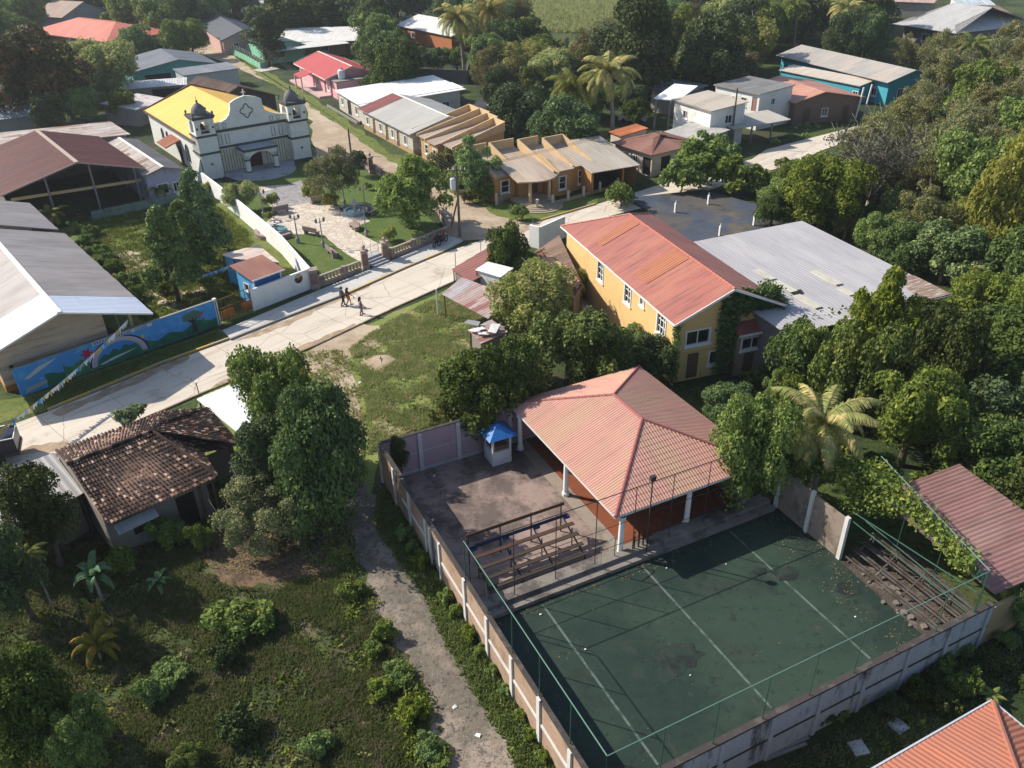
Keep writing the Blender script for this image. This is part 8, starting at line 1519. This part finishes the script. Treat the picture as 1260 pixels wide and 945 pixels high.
# --- grass as stuff
def grass(name, poly, n, h, mat, label, seed, patch=.35, world=False, jit=1.0):
    rng = np.random.default_rng(seed); W_ = [U(*p).to_2d() for p in poly]; xs = [p.x for p in W_]; ys = [p.y for p in W_]; pts = []
    P = np.stack([rng.uniform(min(xs), max(xs), n*3), rng.uniform(min(ys), max(ys), n*3)], 1); inside = np.zeros(len(P), bool); Wp = [(p.x, p.y) for p in W_]
    c = np.zeros(len(P), bool)
    for i in range(len(Wp)):
        a, b = Wp[i], Wp[(i+1) % len(Wp)]
        if a[1] == b[1]: continue
        m = ((a[1] > P[:, 1]) != (b[1] > P[:, 1])) & (P[:, 0] < (b[0]-a[0])*(P[:, 1]-a[1])/(b[1]-a[1])+a[0]); c ^= m
    P = P[c]; d = np.sin(P[:, 0]*.9+1.3*np.sin(P[:, 1]*.7))*np.cos(P[:, 1]*1.1+seed)+.6*np.sin(P[:, 0]*2.7)*np.sin(P[:, 1]*2.3); P = P[rng.random(len(P)) < np.clip(.55+d*patch, .06, 1)][:n]; k = len(P)
    V = []; 
    b = np.concatenate([P, np.zeros((k, 1))], 1); out = []
    for j in range(3):
        a = rng.uniform(0, 6.28, k); w = h*.22; hh = h*rng.uniform(.5, 1.3, k); o = b+np.stack([rng.normal(0, h*.4, k), rng.normal(0, h*.4, k), np.zeros(k)], 1); dx = np.stack([np.cos(a)*w, np.sin(a)*w, np.zeros(k)], 1); tip = o+np.stack([rng.normal(0, h*.5, k), rng.normal(0, h*.5, k), hh], 1); out.append(np.stack([o-dx, o+dx, tip], 1))
    V = np.concatenate(out).reshape(-1, 3); F_ = np.arange(len(V)).reshape(-1, 3); o = npmesh(name, V, F_, mat); return tag(o, label, None, None, 'stuff')
GR1 = leafm('grass_blade', (.15, .21, .04), (.28, .33, .08), (.36, .34, .13), .25, .45); GR2 = leafm('grass_shade', (.07, .10, .022), (.15, .19, .045), (.20, .19, .08), .25, .4); GR3 = leafm('grass_fresh', (.08, .14, .018), (.17, .23, .04), None, 0, .4)  # grass_shade: darker blades, with the foreground shade put into their colour
grass('grass', [(470, 400), (560, 355), (600, 370), (640, 420), (640, 480), (560, 515), (480, 540), (455, 560), (450, 480), (430, 430)], 42000, .18, GR1, 'patchy sunlit grass of the open lot beside the road', 1, patch=.6)
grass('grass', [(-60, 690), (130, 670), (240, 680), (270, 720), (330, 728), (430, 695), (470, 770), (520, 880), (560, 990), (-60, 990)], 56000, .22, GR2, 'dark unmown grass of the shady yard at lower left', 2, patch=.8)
grass('grass', [(470, 600), (500, 640), (540, 712), (600, 806), (690, 945), (690, 985), (650, 985), (628, 920), (582, 850), (548, 790), (520, 730), (490, 690), (462, 645)], 16000, .22, GR3, 'green grass strip at the foot of the small-brick wall', 3, patch=.2)
grass('grass', [(85, 270), (150, 262), (230, 240), (262, 250), (310, 290), (300, 380), (200, 420), (130, 350)], 16000, .24, GR3, 'lush grass of the school yard', 4)
grass('grass', [(900, 470), (960, 480), (985, 580), (900, 560), (850, 480)], 6000, .22, GR3, 'dark green grass of the garden behind the pavilion', 5, patch=.2)
grass('grass', [(960, 945), (1230, 790), (1290, 790), (1290, 850), (1220, 855), (1080, 940)], 6000, .15, GR2, 'thin grass on the dark ground outside the near wall', 6, patch=.5)
grass('grass', [(30, 492), (268, 408), (280, 416), (130, 474), (60, 503)], 6000, .16, GR3, 'grass verge between the mural wall and the kerb', 7, patch=.2)
grass('grass', [(272, 58), (372, 114), (478, 186), (575, 238), (660, 268), (575, 247), (478, 198), (372, 124)], 5000, .25, GR1, 'grass verge of the dirt street', 8)
grass('grass', [(640, -40), (800, -40), (790, 20), (735, 42), (668, 40), (640, 20)], 22000, 1.0, GR1, 'tall pale grass field on the slope at the top centre', 9, patch=.1)
grass('weeds', [(300, 440), (420, 430), (450, 470), (450, 560), (430, 700), (380, 700), (330, 600)], 6000, .2, GR1, 'sparse weeds on the bare ground left of the grass lot', 10, patch=.5)
rng = np.random.default_rng(5); lw = [U(*p) for p in ((440, 600), (458, 660), (490, 730), (525, 800), (560, 870), (600, 950))]; Vs = []; Fs = []
for k in range(1500):
    i = rng.integers(0, 5); c = lw[i].lerp(lw[i+1], float(rng.random()))+Vector((float(rng.normal(0, .75)), float(rng.normal(0, .3)), .012)); s = float(rng.uniform(.015, .05)); o_ = len(Vs)
    for (x, y, z) in ((1, 0, 0), (-.5, .8, 0), (-.5, -.8, 0), (0, 0, .8)): Vs.append((c.x+x*s*float(rng.uniform(.7, 1.3)), c.y+y*s, c.z+z*s))
    Fs += [(o_, o_+1, o_+3), (o_+1, o_+2, o_+3), (o_+2, o_, o_+3)]
tag(npmesh('gravel', np.array(Vs), np.array(Fs), island('gravel_stones', [(0, (.07, .06, .055)), (.6, (.18, .15, .12)), (1, (.34, .30, .25))])), 'loose stones scattered along the gravel lane', None, None, 'stuff')
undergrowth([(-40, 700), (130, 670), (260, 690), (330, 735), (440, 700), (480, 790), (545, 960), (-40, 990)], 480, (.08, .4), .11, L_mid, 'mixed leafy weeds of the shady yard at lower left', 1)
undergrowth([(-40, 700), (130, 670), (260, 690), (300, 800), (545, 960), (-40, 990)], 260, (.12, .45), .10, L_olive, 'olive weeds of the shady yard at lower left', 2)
undergrowth([(405, 660), (440, 690), (470, 760), (510, 820), (560, 940), (510, 950), (440, 800), (415, 720)], 620, (.12, .75), .09, L_mid, 'tangled bright weeds along the left edge of the gravel lane', 3)
undergrowth([(960, 945), (1160, 800), (1290, 760), (1290, 860), (1215, 855), (1080, 940)], 260, (.08, .35), .09, L_mid, 'low weeds on the dark ground outside the near wall', 4)
undergrowth([(535, 200), (600, 235), (655, 262), (640, 266), (570, 240), (530, 215)], 120, (.2, .7), .13, L_mid, 'weeds of the verge below the orange house', 5)
undergrowth([(470, 600), (490, 620), (545, 715), (605, 808), (690, 945), (650, 965), (585, 848), (520, 728), (466, 645)], 900, (.08, .28), .08, L_bright, 'low weeds at the foot of the small-brick wall', 6)
undergrowth([(90, 262), (150, 262), (235, 245), (300, 300), (290, 380), (210, 400), (130, 340)], 130, (.15, .5), .13, L_bright, 'leafy weeds of the school yard', 7)
undergrowth([(850, 470), (980, 470), (1010, 600), (960, 610), (900, 540)], 160, (.2, .6), .13, L_mid, 'leafy undergrowth of the garden behind the pavilion', 8)
undergrowth([(1000, 560), (1100, 590), (1290, 640), (1290, 400), (1100, 480)], 260, (.4, 1.1), .2, L_mid, 'dense undergrowth below the trees of the right-hand wood', 9)
undergrowth([(930, 250), (1290, 260), (1290, 400), (1180, 350), (1000, 262)], 300, (.5, 1.4), .24, L_mid, 'undergrowth of the wood behind the warehouse', 10)
undergrowth([(470, 520), (560, 505), (600, 520), (600, 505), (560, 490), (500, 500)], 60, (.1, .4), .1, L_mid, 'weeds at the outer foot of the pink wall', 11)
m_dead = island('dead_leaves', [(0, (.05, .035, .02)), (.4, (.13, .085, .045)), (.75, (.22, .16, .08)), (1, (.12, .13, .05))])
def fallen(pts, n, label, seed, frame=True, z=.04, size=.055, edge=None):
    rng = np.random.default_rng(seed); W_ = [CF.wor(s, -t) if frame else U(s, t) for s, t in pts]; Wp = [(p.x, p.y) for p in W_]; xs = [p[0] for p in Wp]; ys = [p[1] for p in Wp]; P = []
    while len(P) < n:
        x, y = rng.uniform(min(xs), max(xs)), rng.uniform(min(ys), max(ys))
        if inpoly(x, y, Wp) and math.sin(x*1.3+seed)*math.cos(y*1.1)+rng.normal(0, .7) > 0: P.append((x, y, z))
    P = np.array(P); V, F_ = leafmesh(P, np.tile([0, 0, 1.0], (n, 1)), size, rng, 1.6, .25, .5); return tag(npmesh('fallen_leaves', V, F_, m_dead), label, None, None, 'stuff')
fallen([(15.8, 12.8), (18.7, 12.8), (18.7, 24), (16.9, 24)], 420, 'dead leaves and debris along the right side of the court', 1)
fallen([(.3, 12.8), (18.7, 12.8), (18.7, 13.6), (.3, 13.3)], 320, 'dead leaves along the terrace side of the court', 2)
fallen([(1, 14), (18, 14), (18, 24), (1, 24)], 110, 'dead leaves scattered over the court', 3, size=.045)
fallen([(.2, .2), (8.6, .2), (8.6, 1.6), (1.5, 2.0), (1.2, 11), (.2, 11)], 700, 'dead leaves drifted against the walls of the mouldy yard', 4, z=.07)
fallen([(262, 655), (380, 645), (425, 655), (428, 688), (340, 712), (240, 695)], 2600, 'dead leaves under the loose grey-green tree', 5, False, .03, .11)
fallen([(18.8, 17.2), (22, 17.2), (21.8, 24), (18.6, 24)], 700, 'dead leaves among the ruined bleacher', 6, z=.06)
# litter: small pale scraps
rg = random.Random(9); ms = surf('scrap_white', (.6, .58, .55), bump=None)
spots = [(457, 505), (475, 512), (500, 516), (443, 470), (512, 458), (495, 468), (430, 520), (537, 588), (424, 440), (607, 795), (515, 633), (534, 640), (645, 908), (465, 640), (560, 870), (590, 905)]
for (x, y) in spots:
    q = MB(); a = rg.uniform(.07, .16); q.slab([(-a, -a*.6, .03), (a, -a*.5, .05), (a*.7, a*.8, .09), (-a*.9, a*.6, .04)], .01); o = q.build('litter_scrap', ms); o.location = U(x+rg.uniform(-3, 3), y+rg.uniform(-3, 3)); o.rotation_euler.z = rg.uniform(0, 6); tag(o, 'small pale scrap of litter lying on the grass or the gravel lane', 'litter', 'litter scraps on the open ground')
for (x, y) in ((893, 695), (1052, 760), (720, 800), (849, 832), (820, 700), (665, 757)):
    q = MB(); a = rg.uniform(.03, .055); q.slab([(-a, -a*.6, .03), (a, -a*.5, .05), (a*.7, a*.8, .07), (-a*.9, a*.6, .04)], .01); o = q.build('litter_scrap', ms); o.location = U(x, y)+Vector((0, 0, .02)); tag(o, 'small pale scrap of litter lying on the green court', 'litter', 'litter scraps on the court')
q = MB(); q.lathe([(0, .22), (.42, .2), (.46, 0)], 14); o = q.build('tree_stump', surf('stump', (.45, .36, .25))); o.location = U(201, 374); tag(o, 'pale sawn tree stump on the school yard grass', 'stump')
for i, (x, y, r) in enumerate(((235, 320, .38), (262, 312, .36))): q = MB(); N = 16; q.tube([(r*math.cos(2*math.pi*k/N), r*math.sin(2*math.pi*k/N), .1) for k in range(N+1)], .1, 6, False); o = q.build('tyre', surf('tyre', (.02, .02, .02), bump=None)); o.location = U(x, y); tag(o, ['half-buried dark tyre near the feathery trees of the school yard', 'half-buried dark tyre nearest the kiosk in the school yard'][i], 'tyre')
# mound on the lot
q = MB(); rg = random.Random(12)
for (x, y, r) in ((0, 0, 1.2),): q.lathe([(r*1.3, 0), (r*.9, .08), (r*.5, .2), (0, .26)], 14, (x, y))
q.v = [(a+rg.uniform(-.1, .1), b+rg.uniform(-.1, .1), c) for a, b, c in q.v]; o = q.build('dirt_mound', m_dirt, None, True); o.location = U(470, 445); tag(o, 'low bare mound of earth on the sunlit grass lot', 'mound')

if HAZE:
    q = MB(); q.box(-330, 330, -40, 520, -1, 34); hz = q.build('haze', bpy.data.materials.new('haze_air')); tag(hz, None, None, None, 'stuff'); hm = hz.data.materials[0]; hm.use_nodes = True; ht = hm.node_tree; ht.nodes.clear()
    ho = ht.nodes.new('ShaderNodeOutputMaterial'); hv = ht.nodes.new('ShaderNodeVolumePrincipled'); hv.inputs['Color'].default_value = (.86, .91, 1, 1); hv.inputs['Density'].default_value = HAZE; hv.inputs['Anisotropy'].default_value = .3; ht.links.new(hv.outputs[0], ho.inputs['Volume']); S.cycles.volume_bounces = 0
